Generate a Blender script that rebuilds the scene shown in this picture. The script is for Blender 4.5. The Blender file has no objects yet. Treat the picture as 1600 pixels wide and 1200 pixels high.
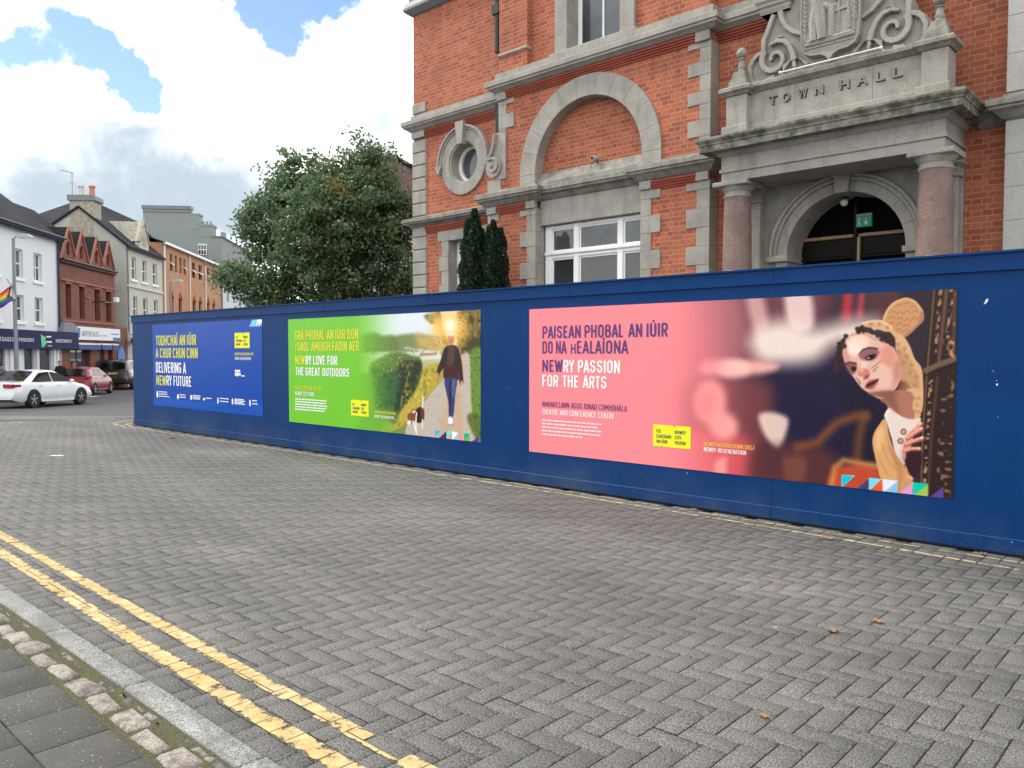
import bpy, bmesh, math, random
import numpy as np
from mathutils import Matrix, Vector
random.seed(7); rng = np.random.default_rng(7)
C = bpy.context.scene.collection
R = math.radians
PI = math.pi

# ------------------------------------------------------------------ camera
YAW = 42.8
cam_d = bpy.data.cameras.new("camera"); cam = bpy.data.objects.new("camera", cam_d); C.objects.link(cam)
cam.location = (0, 0, 1.6); cam.rotation_euler = (R(90 - 2.29), 0, R(YAW))
cam_d.sensor_width = 36; cam_d.lens = 28.125; cam_d.clip_end = 3000; cam_d.clip_start = 0.05
bpy.context.scene.camera = cam
FH = Vector((-math.sin(R(YAW)), math.cos(R(YAW)), 0)); RT = Vector((math.cos(R(YAW)), math.sin(R(YAW)), 0))

# ------------------------------------------------------------------ light
SUN_EL, SUN_AZ = 50.0, 250.0          # azimuth: compass style from +Y clockwise
sc = bpy.context.scene
sc.view_settings.view_transform = 'Standard'; sc.view_settings.look = 'None'
sc.view_settings.gamma = 1; sc.view_settings.exposure = 0.93
sun_d = bpy.data.lights.new("sun", 'SUN'); sun_d.energy = 1.5; sun_d.angle = R(12); sun_d.color = (1, .95, .87)
sun = bpy.data.objects.new("sun", sun_d); C.objects.link(sun)
sdir = Vector((math.sin(R(SUN_AZ)) * math.cos(R(SUN_EL)), math.cos(R(SUN_AZ)) * math.cos(R(SUN_EL)), math.sin(R(SUN_EL))))
sun.rotation_euler = (-sdir).to_track_quat('-Z', 'Y').to_euler()

class NT:
    """small wrapper to write node trees"""
    def __init__(s, tree): s.t = tree; s.t.nodes.clear()
    def n(s, typ, **kw):
        nd = s.t.nodes.new(typ)
        for k, v in kw.items():
            if k.startswith('i_'): nd.inputs[k[2:]].default_value = v
            else: setattr(nd, k, v)
        return nd
    def l(s, a, b): s.t.links.new(a, b)
    def math(s, op, a, b=None, c=None, clamp=False):
        nd = s.n('ShaderNodeMath', operation=op, use_clamp=clamp)
        for i, v in enumerate((a, b, c)):
            if v is None: continue
            if isinstance(v, (int, float)): nd.inputs[i].default_value = v
            else: s.l(v, nd.inputs[i])
        return nd.outputs[0]
    def vm(s, op, a, b=None):
        nd = s.n('ShaderNodeVectorMath', operation=op)
        for i, v in enumerate((a, b)):
            if v is None: continue
            if isinstance(v, (tuple, list)): nd.inputs[i].default_value = v
            else: s.l(v, nd.inputs[i])
        return nd
    def noise(s, vec, scale, detail=4, rough=.55):
        nd = s.n('ShaderNodeTexNoise'); nd.inputs['Scale'].default_value = scale
        nd.inputs['Detail'].default_value = detail; nd.inputs['Roughness'].default_value = rough
        if vec is not None: s.l(vec, nd.inputs['Vector'])
        return nd
    def mapr(s, v, a, b, c=0., d=1., smooth=False):
        nd = s.n('ShaderNodeMapRange', clamp=True)
        if smooth: nd.interpolation_type = 'SMOOTHSTEP'
        s.l(v, nd.inputs[0])
        for i, x in enumerate((a, b, c, d)): nd.inputs[i + 1].default_value = x
        return nd.outputs[0]
    def mix(s, f, a, b, typ='MIX'):
        nd = s.n('ShaderNodeMix', data_type='RGBA', blend_type=typ)
        for inp, v in ((nd.inputs['Factor'], f), (nd.inputs['A'], a), (nd.inputs['B'], b)):
            if isinstance(v, (int, float)): inp.default_value = v
            elif isinstance(v, (tuple, list)): inp.default_value = (*v[:3], 1)
            else: s.l(v, inp)
        return nd.outputs['Result']

world = bpy.data.worlds.new("World"); sc.world = world; world.use_nodes = True
def build_world():
    N = NT(world.node_tree)
    out = N.n('ShaderNodeOutputWorld')
    sky = N.n('ShaderNodeTexSky', sky_type='NISHITA', sun_disc=False, sun_elevation=R(SUN_EL), sun_rotation=R(SUN_AZ))
    sky.air_density = 1.0; sky.dust_density = .2; sky.ozone_density = 1.3
    bg1 = N.n('ShaderNodeBackground', i_Strength=.10); N.l(sky.outputs[0], bg1.inputs[0])
    d = N.n('ShaderNodeTexCoord').outputs['Generated']
    a = N.vm('DOT_PRODUCT', d, tuple(RT)).outputs['Value']; b = N.vm('DOT_PRODUCT', d, tuple(FH)).outputs['Value']
    z = N.n('ShaderNodeSeparateXYZ'); N.l(d, z.inputs[0])
    az = N.math('ARCTAN2', a, b); el = N.math('ARCSINE', z.outputs[2])
    warp = N.noise(d, 5.5, 6, .6); warp2 = N.noise(d, 24, 5, .6)
    ws = N.n('ShaderNodeSeparateColor'); N.l(warp.outputs['Color'], ws.inputs[0])
    ws2 = N.n('ShaderNodeSeparateColor'); N.l(warp2.outputs['Color'], ws2.inputs[0])
    az2 = N.math('ADD', N.math('MULTIPLY_ADD', ws.outputs[0], .13, az), N.math('MULTIPLY_ADD', ws2.outputs[0], .06, -.095))
    el2 = N.math('ADD', N.math('MULTIPLY_ADD', ws.outputs[1], .11, el), N.math('MULTIPLY_ADD', ws2.outputs[1], .06, -.085))
    def blobs(lst):
        tot = None
        for azc, elc, ra, re, rot, amp in lst:
            x = N.math('SUBTRACT', az2, R(azc)); y = N.math('SUBTRACT', el2, R(elc))
            cr, sr = math.cos(R(rot)), math.sin(R(rot))
            u = N.math('DIVIDE', N.math('MULTIPLY_ADD', y, sr, N.math('MULTIPLY', x, cr)), R(ra))
            v = N.math('DIVIDE', N.math('MULTIPLY_ADD', x, -sr, N.math('MULTIPLY', y, cr)), R(re))
            q = N.math('MULTIPLY_ADD', u, u, N.math('MULTIPLY', v, v))
            g = N.math('MULTIPLY', N.math('EXPONENT', N.math('MULTIPLY', q, -1.)), amp)
            tot = g if tot is None else N.math('ADD', tot, g)
        return tot
    blue = blobs([(-27.6, 18.2, 4.4, 1.5, -24, 1.15), (-32.0, 16.6, 2.6, 1.7, 0, 1.05), (-24.6, 16.9, 1.8, .9, -30, .7), (-17.0, 22.6, 4.6, 2.5, 0, 1.15), (-13.2, 24.5, 4.0, 3.0, 0, 1.0), (-15.8, 19.6, 1.6, 1.7, 0, .75), (-31, 13.0, 3.4, .8, -10, .5), (-60, 30, 14, 8, 10, 1), (70, 35, 16, 9, 0, 1), (150, 40, 20, 10, 0, 1.0), (-120, 50, 16, 12, 0, .9)])
    grey = blobs([(-24.5, 12.6, 4.8, 2.1, -25, 1.0), (-20.5, 11.8, 3.6, 1.7, 10, .85), (-31, 10.4, 7, 2.2, 0, .85), (-31.5, 14.6, 2.3, 1.0, 0, .8), (-24, 14.5, 1.6, .8, 0, .6),
                  (-13.2, 15.6, 2.6, 1.5, 15, .8), (-8.5, 15.0, 2.8, 3.4, 0, .8), (-26, 8.6, 9, 1.8, 0, .95), (-19, 9.3, 3.5, 1.6, 0, .8), (-16.6, 13.0, 1.2, 1.4, 0, .5),
                  (60, 18, 25, 9, 0, .6), (130, 14, 30, 6, 0, .6), (-100, 18, 20, 8, 0, .7), (0, 60, 40, 12, 0, .4)])
    fine = N.noise(d, 11, 8, .62)
    fz = N.math('MULTIPLY_ADD', fine.outputs[0], 1.5, -.75)
    wisp = N.noise(d, 38, 6, .65); clear = N.mapr(N.math('ADD', blue, N.math('ADD', fz, N.math('MULTIPLY_ADD', wisp.outputs[0], .9, -.45))), .36, .80, 0, 1, True)
    big = N.noise(d, 5, 5, .6); gsum = N.math('ADD', grey, N.math('MULTIPLY_ADD', big.outputs[0], 1.6, -.8)); gsum = N.math('ADD', gsum, N.math('MULTIPLY', fz, .9))
    g1 = N.mapr(gsum, .12, .75, 0, 1, True); g2 = N.mapr(gsum, .55, 1.45, 0, 1, True)
    ccol = N.mix(g2, N.mix(g1, (1.12, 1.12, 1.11), (.60, .645, .68)), (.33, .385, .44))
    bg2 = N.n('ShaderNodeBackground', i_Strength=1.0); N.l(ccol, bg2.inputs[0])
    mx = N.n('ShaderNodeMixShader'); N.l(clear, mx.inputs[0]); N.l(bg2.outputs[0], mx.inputs[1]); N.l(bg1.outputs[0], mx.inputs[2])
    N.l(mx.outputs[0], out.inputs[0])
build_world()

# ------------------------------------------------------------------ materials
def srgb(r, g, b):
    f = lambda c: (c / 255 / 12.92) if c / 255 <= .04045 else ((c / 255 + .055) / 1.055) ** 2.4
    return (f(r), f(g), f(b))
MATS = {}
def newmat(name):
    m = bpy.data.materials.new(name); m.use_nodes = True; MATS[name] = m
    N = NT(m.node_tree); out = N.n('ShaderNodeOutputMaterial'); p = N.n('ShaderNodeBsdfPrincipled'); N.l(p.outputs[0], out.inputs[0])
    N.p = p; N.out = out
    return N
def obj_co(N): return N.n('ShaderNodeTexCoord').outputs['Object']
def bump(N, h, strength, dist=.01):
    b = N.n('ShaderNodeBump', i_Strength=strength, i_Distance=dist); N.l(h, b.inputs['Height']); N.l(b.outputs[0], N.p.inputs['Normal'])
def M(name, col, rough=.7, var=.12, s1=2., s2=30., bmp=.0, spec=.4, metal=0., coat=0., emit=None):
    """plain surface with two scales of colour variation and a little relief"""
    N = newmat(name); co = obj_co(N)
    n1 = N.noise(co, s1, 5); n2 = N.noise(co, s2, 3)
    k = N.math('MULTIPLY_ADD', n1.outputs[0], 1.3, N.math('MULTIPLY', n2.outputs[0], .9))
    k = N.mapr(k, .6, 1.6, 1 - var, 1 + var)
    c = N.mix(1., col, k, 'MULTIPLY'); N.l(c, N.p.inputs['Base Color'])
    N.p.inputs['Roughness'].default_value = rough; N.p.inputs['Specular IOR Level'].default_value = spec; N.p.inputs['Metallic'].default_value = metal
    N.p.inputs['Coat Weight'].default_value = coat; N.p.inputs['Coat Roughness'].default_value = .05
    if bmp: bump(N, n2.outputs[0], bmp)
    if emit: N.p.inputs['Emission Color'].default_value = (*col, 1); N.p.inputs['Emission Strength'].default_value = emit
    return MATS[name]
def brick_mat(name, c1, c2, mortar, bw=.235, bh=.0755, ms=.009, dark=None, rough=.85):
    N = newmat(name); co = obj_co(N); s = N.n('ShaderNodeSeparateXYZ'); N.l(co, s.inputs[0])
    v = N.n('ShaderNodeCombineXYZ'); N.l(N.math('ADD', s.outputs[0], s.outputs[1]), v.inputs[0]); N.l(s.outputs[2], v.inputs[1])
    wob = N.noise(co, 6, 2)
    vv = N.vm('ADD', v.outputs[0], N.vm('SCALE', N.vm('SUBTRACT', wob.outputs['Color'], (.5, .5, .5)).outputs[0]).outputs[0])
    vv.inputs[1].links[0].from_node.inputs['Scale'].default_value = .012
    b = N.n('ShaderNodeTexBrick', offset=.5, offset_frequency=2, squash=.5, squash_frequency=2)
    N.l(vv.outputs[0], b.inputs['Vector']); b.inputs['Scale'].default_value = 1
    b.inputs['Brick Width'].default_value = bw; b.inputs['Row Height'].default_value = bh; b.inputs['Mortar Size'].default_value = ms; b.inputs['Mortar Smooth'].default_value = .2
    b.inputs['Color1'].default_value = (*c1, 1); b.inputs['Color2'].default_value = (*c2, 1); b.inputs['Mortar'].default_value = (*mortar, 1)
    n1 = N.noise(co, 1.1, 5, .6); n2 = N.noise(co, 40, 3)
    k = N.mapr(N.math('MULTIPLY_ADD', n1.outputs[0], 1.2, N.math('MULTIPLY', n2.outputs[0], .8)), .6, 1.5, .74, 1.2)
    c = N.mix(1., b.outputs['Color'], k, 'MULTIPLY')
    if dark:
        n3 = N.noise(co, 2.3, 6, .7); c = N.mix(N.mapr(n3.outputs[0], .58, .75, 0, .6), c, dark)
    N.l(c, N.p.inputs['Base Color']); N.p.inputs['Roughness'].default_value = rough; N.p.inputs['Specular IOR Level'].default_value = .25
    bump(N, N.math('MULTIPLY_ADD', b.outputs['Fac'], -1., N.math('MULTIPLY', n2.outputs[0], .35)), .6, .008)
    return MATS[name]
def granite_mat(name, col, stain=.35, green=0., lo=.72, hi=1.26):
    N = newmat(name); co = obj_co(N)
    sp = N.noise(co, 110, 3, .8); n1 = N.noise(co, 3.2, 6, .62)
    st = N.noise(N.vm('MULTIPLY', co, (9, 9, 1.1)).outputs[0], 1., 5, .6)
    k = N.mapr(sp.outputs[0], .38, .62, lo, hi)
    c = N.mix(1., col, k, 'MULTIPLY')
    c = N.mix(N.mapr(n1.outputs[0], .4, .68, 0, stain), c, (col[0] * .42, col[1] * .4, col[2] * .36))
    c = N.mix(N.mapr(st.outputs[0], .52, .7, 0, stain), c, (col[0] * .5, col[1] * .5, col[2] * .46))
    if green:
        g = N.n('ShaderNodeNewGeometry'); s = N.n('ShaderNodeSeparateXYZ'); N.l(g.outputs['Normal'], s.inputs[0])
        n4 = N.noise(co, 7, 6, .65)
        f = N.math('MULTIPLY', N.mapr(n4.outputs[0], .44, .62), green)
        c = N.mix(f, c, (.045, .05, .028))
    N.l(c, N.p.inputs['Base Color']); N.p.inputs['Roughness'].default_value = .8; N.p.inputs['Specular IOR Level'].default_value = .3
    bump(N, N.math('MULTIPLY_ADD', n1.outputs[0], .5, sp.outputs[0]), .25, .006)
    return MATS[name]
def glass_mat(name, col=(.012, .014, .016), rough=.03):
    N = newmat(name); co = obj_co(N); n = N.noise(co, .9, 3)
    N.l(N.mix(N.mapr(n.outputs[0], .35, .7), col, (col[0] * 3 + .01, col[1] * 3 + .01, col[2] * 3 + .01)), N.p.inputs['Base Color'])
    N.p.inputs['Roughness'].default_value = rough; N.p.inputs['Specular IOR Level'].default_value = .8
    bump(N, N.noise(co, 1.7, 1).outputs[0], .03, .05)
    return MATS[name]

brick_mat('hall_brick', (.43, .132, .068), (.27, .076, .046), (.42, .225, .15), ms=.0068, dark=(.15, .075, .055))
M('brick_plain', (.26, .055, .032), .85, .3, 3, 40, .3)
granite_mat('granite', (.335, .32, .288), .42); granite_mat('granite_dirty', (.285, .275, .245), .5, .4); granite_mat('granite_stained', (.27, .26, .225), .8, .85); granite_mat('granite_pale', (.40, .39, .37), .2)
granite_mat('pink_granite', (.235, .165, .145), .45, 0, .45, 1.5)
M('white_paint', (.78, .78, .77), .4, .05); M('cream_paint', (.72, .66, .47), .5, .08); M('black_iron', (.015, .016, .018), .4, .2); M('dark_wood', (.007, .005, .004), .6, .4, 6, 40, .2, .15)
M('bead_wood', (.30, .22, .13), .5, .4, 60, 90, .3); M('rope_white', (.75, .75, .72), .4)
glass_mat('glass'); glass_mat('sky_glass', (.03, .035, .04))
M('interior_dark', (.004, .004, .005), .9, .1, 2, 30, 0, .05); M('green_sign', (.0, .16, .07), .5, .05, emit=.12); M('sign_white', (.4, .5, .42), .5, .02)
glass_mat('globe_glass', (.35, .36, .36), .05)
def hoarding_mat():
    N = newmat('hoarding_blue'); co = obj_co(N); s = N.n('ShaderNodeSeparateXYZ'); N.l(co, s.inputs[0])
    n1 = N.noise(co, 1.2, 5, .6); n2 = N.noise(N.vm('MULTIPLY', co, (14, 14, 1.2)).outputs[0], 1., 4, .6); n3 = N.noise(co, 60, 3)
    c = N.mix(1., (.0003, .031, .128), N.mapr(N.math('MULTIPLY_ADD', n2.outputs[0], .5, n1.outputs[0]), .5, 1.0, .86, 1.14), 'MULTIPLY')
    sp_ = N.math('MULTIPLY', N.mapr(s.outputs[2], .06, .42, 1, 0), N.mapr(N.math('MULTIPLY_ADD', n3.outputs[0], .5, n1.outputs[0]), .62, .95, 0, .55)); c = N.mix(sp_, c, (.075, .085, .095))
    N.l(c, N.p.inputs['Base Color']); N.p.inputs['Roughness'].default_value = .40; N.p.inputs['Specular IOR Level'].default_value = .12
    bump(N, N.math('MULTIPLY_ADD', n1.outputs[0], 6., n3.outputs[0]), .05, .01)
hoarding_mat(); M('highlight_and_screw_blue', (.015, .08, .22), .4, .2)  # lighter blue for the painted skirting highlight and the screw heads
M('chip_white', (.6, .62, .6), .6, .1)
# street
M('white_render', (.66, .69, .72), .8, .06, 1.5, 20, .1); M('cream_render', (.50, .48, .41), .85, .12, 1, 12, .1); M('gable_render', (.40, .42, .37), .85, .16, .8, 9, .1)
M('grey_render', (.235, .265, .26), .85, .08, 1, 12, .1); M('pale_render', (.55, .57, .60), .8, .06)
brick_mat('red_brick', (.235, .078, .052), (.155, .05, .036), (.27, .15, .11)); brick_mat('orange_brick', (.50, .25, .135), (.40, .185, .10), (.52, .34, .23))
M('red_stone', (.30, .12, .09), .8, .15); M('terracotta', (.45, .2, .1), .8, .2); M('purple_brick', (.16, .085, .085), .85, .25)
def slate_mat():
    N = newmat('slate'); co = obj_co(N); s = N.n('ShaderNodeSeparateXYZ'); N.l(co, s.inputs[0])
    v = N.n('ShaderNodeCombineXYZ'); N.l(s.outputs[0], v.inputs[0]); N.l(N.math('MULTIPLY_ADD', s.outputs[1], .8, s.outputs[2]), v.inputs[1])
    b = N.n('ShaderNodeTexBrick'); N.l(v.outputs[0], b.inputs['Vector']); b.inputs['Scale'].default_value = 1
    b.inputs['Brick Width'].default_value = .3; b.inputs['Row Height'].default_value = .28; b.inputs['Mortar Size'].default_value = .012
    b.inputs['Color1'].default_value = (.021, .023, .029, 1); b.inputs['Color2'].default_value = (.014, .0155, .02, 1); b.inputs['Mortar'].default_value = (.006, .0065, .008, 1)
    n1 = N.noise(co, .9, 5); c = N.mix(1., b.outputs['Color'], N.mapr(n1.outputs[0], .3, .7, .7, 1.45), 'MULTIPLY')
    N.l(c, N.p.inputs['Base Color']); N.p.inputs['Roughness'].default_value = .8; N.p.inputs['Specular IOR Level'].default_value = .12
    bump(N, b.outputs['Fac'], -.4, .02)
slate_mat()
M('lead_grey', (.16, .18, .19), .5, .1); M('mottled_stone', (.33, .31, .25), .9, .55, 5, 16, .5)
M('navy_sign_board', (.004, .008, .06), .5, .1, 2, 30, 0, .1); M('navy_paint', (.01, .016, .05), .4); M('sign_blue', (.0, .13, .45), .4); M('awning_blue', (.008, .055, .19), .6, .2)
M('sign_green', (.06, .5, .22), .4); M('sign_letter', (.75, .76, .78), .5, .02); M('letter_grey', (.09, .1, .12), .5, .02); M('maroon', (.09, .022, .025), .5)
M('galvanised', (.22, .23, .235), .5, .12, 4, 30, 0, .5, .3); M('lamp_head', (.42, .43, .44), .4)
# ground
def paver_mat():
    N = newmat('paver'); co = obj_co(N)
    at = N.n('ShaderNodeAttribute', attribute_name='tone')
    sp = N.noise(co, 120, 3, .85); n1 = N.noise(co, .7, 5, .6); n2 = N.noise(co, 14, 4, .6)
    c = N.mix(N.mapr(sp.outputs[0], .42, .58), (.034, .033, .031), (.19, .186, .176))
    wsp = N.n('ShaderNodeTexVoronoi', i_Scale=70.); N.l(co, wsp.inputs['Vector'])
    c = N.mix(N.mapr(wsp.outputs['Distance'], .07, .16, .6, 0), c, (.33, .32, .30))
    k = N.math('MULTIPLY', N.mapr(n1.outputs[0], .3, .7, .84, 1.14), N.mapr(n2.outputs[0], .3, .7, .95, 1.05))
    k = N.math('MULTIPLY', k, at.outputs['Fac'])
    c = N.mix(1., c, k, 'MULTIPLY'); c = N.mix(N.mapr(n1.outputs[0], .55, .75, 0, .25), c, (.2, .16, .13))
    tr = N.noise(N.vm('MULTIPLY', co, (.10, 1.0, 1)).outputs[0], 1.3, 4, .5); c = N.mix(1., c, N.mapr(tr.outputs[0], .35, .65, .90, 1.10), 'MULTIPLY')
    sp2 = N.noise(co, 2.6, 3, .5); c = N.mix(N.mapr(sp2.outputs[0], .68, .78, 0, .22), c, (.06, .059, .056))
    gum = N.n('ShaderNodeTexVoronoi', i_Scale=1.7); N.l(co, gum.inputs['Vector']); c = N.mix(N.mapr(gum.outputs['Distance'], .022, .03, .55, 0), c, (.36, .355, .34))
    N.l(c, N.p.inputs['Base Color']); N.p.inputs['Roughness'].default_value = .82; N.p.inputs['Specular IOR Level'].default_value = .35
    bump(N, N.math('MULTIPLY_ADD', n2.outputs[0], .6, sp.outputs[0]), .35, .004)
paver_mat()
M('joint_sand', (.04, .039, .037), .95, .3, 6, 60, .4)
M('asphalt', (.062, .064, .07), .9, .22, .5, 120, .35, .4); M('asphalt_pale', (.11, .11, .108), .9, .25, .7, 90, .4)
M('road_white', (.62, .62, .6), .7, .2, 4, 40); M('forecourt', (.16, .155, .15), .9, .2)
granite_mat('kerb_granite', (.25, .25, .245), .7, 0, .3, 1.6)
def slab_mat():
    N = newmat('slab'); co = obj_co(N); at = N.n('ShaderNodeAttribute', attribute_name='tone')
    sp = N.noise(co, 150, 3, .7); n1 = N.noise(co, 4, 5, .6); vo = N.n('ShaderNodeTexVoronoi', i_Scale=34.); N.l(co, vo.inputs['Vector'])
    c = N.mix(N.mapr(sp.outputs[0], .3, .7), (.026, .025, .022), (.085, .082, .073))
    c = N.mix(N.mapr(vo.outputs['Distance'], .08, .15, .9, 0), c, (.27, .26, .235))
    c = N.mix(1., c, N.math('MULTIPLY', at.outputs['Fac'], N.mapr(n1.outputs[0], .3, .7, .78, 1.2)), 'MULTIPLY')
    N.l(c, N.p.inputs['Base Color']); N.p.inputs['Roughness'].default_value = .85; bump(N, sp.outputs[0], .3, .004)
slab_mat()
def sett_mat():
    N = newmat('sett'); co = obj_co(N); at = N.n('ShaderNodeAttribute', attribute_name='tone')
    sp = N.noise(co, 90, 4, .7); n1 = N.noise(co, 16, 5, .65)
    c = N.mix(N.mapr(sp.outputs[0], .35, .65), (.17, .145, .125), (.44, .40, .36))
    c = N.mix(N.mapr(n1.outputs[0], .48, .64, 0, .75), c, (.10, .085, .07))
    c = N.mix(1., c, at.outputs['Fac'], 'MULTIPLY')
    N.l(c, N.p.inputs['Base Color']); N.p.inputs['Roughness'].default_value = .85; bump(N, N.math('ADD', n1.outputs[0], sp.outputs[0]), .7, .012)
sett_mat()
def moss_mat():
    N = newmat('moss'); co = obj_co(N); n1 = N.noise(co, 9, 5, .65); n2 = N.noise(co, 80, 3)
    c = N.mix(N.mapr(N.math('MULTIPLY_ADD', n2.outputs[0], .35, n1.outputs[0]), .60, .82), (.062, .054, .041), (.058, .078, .018)); n5 = N.noise(co, 130, 2, .8); c = N.mix(N.mapr(n5.outputs[0], .58, .66, 0, .8), c, (.17, .155, .13)); c = N.mix(N.mapr(n2.outputs[0], .35, .7, 0, .8), c, (.10, .105, .035))
    N.l(c, N.p.inputs['Base Color']); N.p.inputs['Roughness'].default_value = .95; bump(N, n2.outputs[0], 1., .02)
moss_mat()
def paint_mat(name, col, col2, lo, hi, scale=9):
    N = newmat(name); co = obj_co(N); n1 = N.noise(co, scale, 8, .72); n2 = N.noise(co, 2.0, 3); n3 = N.noise(co, 70, 3)
    at = N.n('ShaderNodeAttribute', attribute_name='edge'); ed = N.mapr(N.math('ABSOLUTE', at.outputs['Fac']), .55, 1.0, 0, .13)
    c = N.mix(N.mapr(N.math('MULTIPLY_ADD', n2.outputs[0], .6, N.math('MULTIPLY', n3.outputs[0], .5)), .4, .72), col, col2)
    c = N.mix(N.mapr(n1.outputs[0], .40, .56, 0, .6), c, (col[0] * .6, col[1] * .58, col[2] * .7))
    N.l(c, N.p.inputs['Base Color']); N.p.inputs['Roughness'].default_value = .75
    t = N.n('ShaderNodeBsdfTransparent'); mx = N.n('ShaderNodeMixShader')
    N.l(N.mapr(N.math('ADD', N.math('MULTIPLY_ADD', n3.outputs[0], .18, n1.outputs[0]), ed), lo + .09, hi + .09), mx.inputs[0]); N.l(N.p.outputs[0], mx.inputs[1]); N.l(t.outputs[0], mx.inputs[2]); N.l(mx.outputs[0], N.out.inputs[0])
    bump(N, n1.outputs[0], .4, .006)
paint_mat('yellow_paint', (.46, .325, .105), (.56, .45, .25), .58, .64, 13); paint_mat('pale_yellow_paint', (.50, .42, .22), (.54, .49, .34), .54, .60, 6)
# vehicles, plants, people
def car_paint(name, col, coat=1.): M(name, col, .35, .03, 1, 8, 0, .5, 0., coat)
car_paint('car_white', (.70, .73, .76)); car_paint('car_red', (.24, .004, .014), .45); car_paint('car_dark', (.018, .017, .019))
glass_mat('car_glass', (.004, .0045, .005), .06); [q for q in MATS['car_glass'].node_tree.nodes if q.type == 'BSDF_PRINCIPLED'][0].inputs['Specular IOR Level'].default_value = .35; M('tyre', (.018, .018, .019), .85, .2); M('alloy', (.45, .46, .48), .3, .05, 3, 30, 0, .5, .8); M('alloy_dark', (.05, .05, .055), .3, .05, 3, 30, 0, .5, .6)
M('tail_red', (.28, .01, .02), .2, .05); M('plate_yellow', (.62, .45, .03), .5); M('chrome', (.6, .6, .6), .15, .02, 1, 5, 0, .5, 1.); M('black_plastic', (.014, .014, .015), .5)
M('skin', (.5, .29, .21), .6, .08); M('hair_dark', (.012, .01, .01), .6); M('hair_grey', (.16, .13, .11), .6); M('cloth_black', (.014, .014, .017), .9); M('cloth_grey', (.10, .11, .13), .9); M('cloth_denim', (.035, .05, .1), .9)
def leaf_mat(name, a, b, c3):
    N = newmat(name); at = N.n('ShaderNodeAttribute', attribute_name='tone')
    cr = N.n('ShaderNodeValToRGB'); N.l(at.outputs['Fac'], cr.inputs[0]); e = cr.color_ramp.elements
    e[0].position = 0; e[0].color = (*a, 1); e[1].position = .8; e[1].color = (*b, 1); x = cr.color_ramp.elements.new(.93); x.color = (*c3, 1)
    N.l(cr.outputs[0], N.p.inputs['Base Color']); N.p.inputs['Roughness'].default_value = .5; N.p.inputs['Specular IOR Level'].default_value = .35
    tr = N.n('ShaderNodeBsdfTranslucent'); N.l(cr.outputs[0], tr.inputs[0]); mx = N.n('ShaderNodeMixShader', i_Fac=.25) if False else N.n('ShaderNodeMixShader')
    mx.inputs[0].default_value = .38; N.l(N.p.outputs[0], mx.inputs[1]); N.l(tr.outputs[0], mx.inputs[2]); N.l(mx.outputs[0], N.out.inputs[0])
leaf_mat('leaf', (.042, .088, .048), (.165, .24, .115), (.23, .18, .055)); leaf_mat('yew_leaf', (.008, .022, .010), (.022, .052, .022), (.03, .06, .03))
M('bark', (.07, .058, .045), .95, .3, 4, 40, .6); M('dry_leaf', (.27, .14, .07), .8, .3)
def print_mat():
    N = newmat('poster_print'); at = N.n('ShaderNodeVertexColor', layer_name='ink'); N.l(at.outputs[0], N.p.inputs['Base Color'])
    N.p.inputs['Roughness'].default_value = .25; N.p.inputs['Specular IOR Level'].default_value = .16
    bump(N, N.noise(obj_co(N), 1.6, 2).outputs[0], .12, .03)
print_mat()
def flat(name, rgb, rough=.4): return M(name, rgb, rough, .02, 1, 10, 0, .35)
flat('ink_yellow', (.62, .60, .03)); flat('ink_purple', (.085, .03, .16)); flat('ink_white', (.78, .78, .78)); flat('ink_lime', (.72, .72, .01)); flat('ink_navy', (.02, .03, .09)); flat('ink_orange', (.75, .45, .08)); flat('ink_pale', (.72, .6, .62))
for i, c in enumerate([(.55, .02, .03), (.75, .2, .02), (.72, .58, .04), (.06, .32, .1), (.02, .1, .42), (.2, .03, .28)]): M('flag_%d' % i, c, .7, .05)
M('flag_white', (.7, .7, .68), .7); M('flag_brown', (.09, .05, .03), .7)

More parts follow.
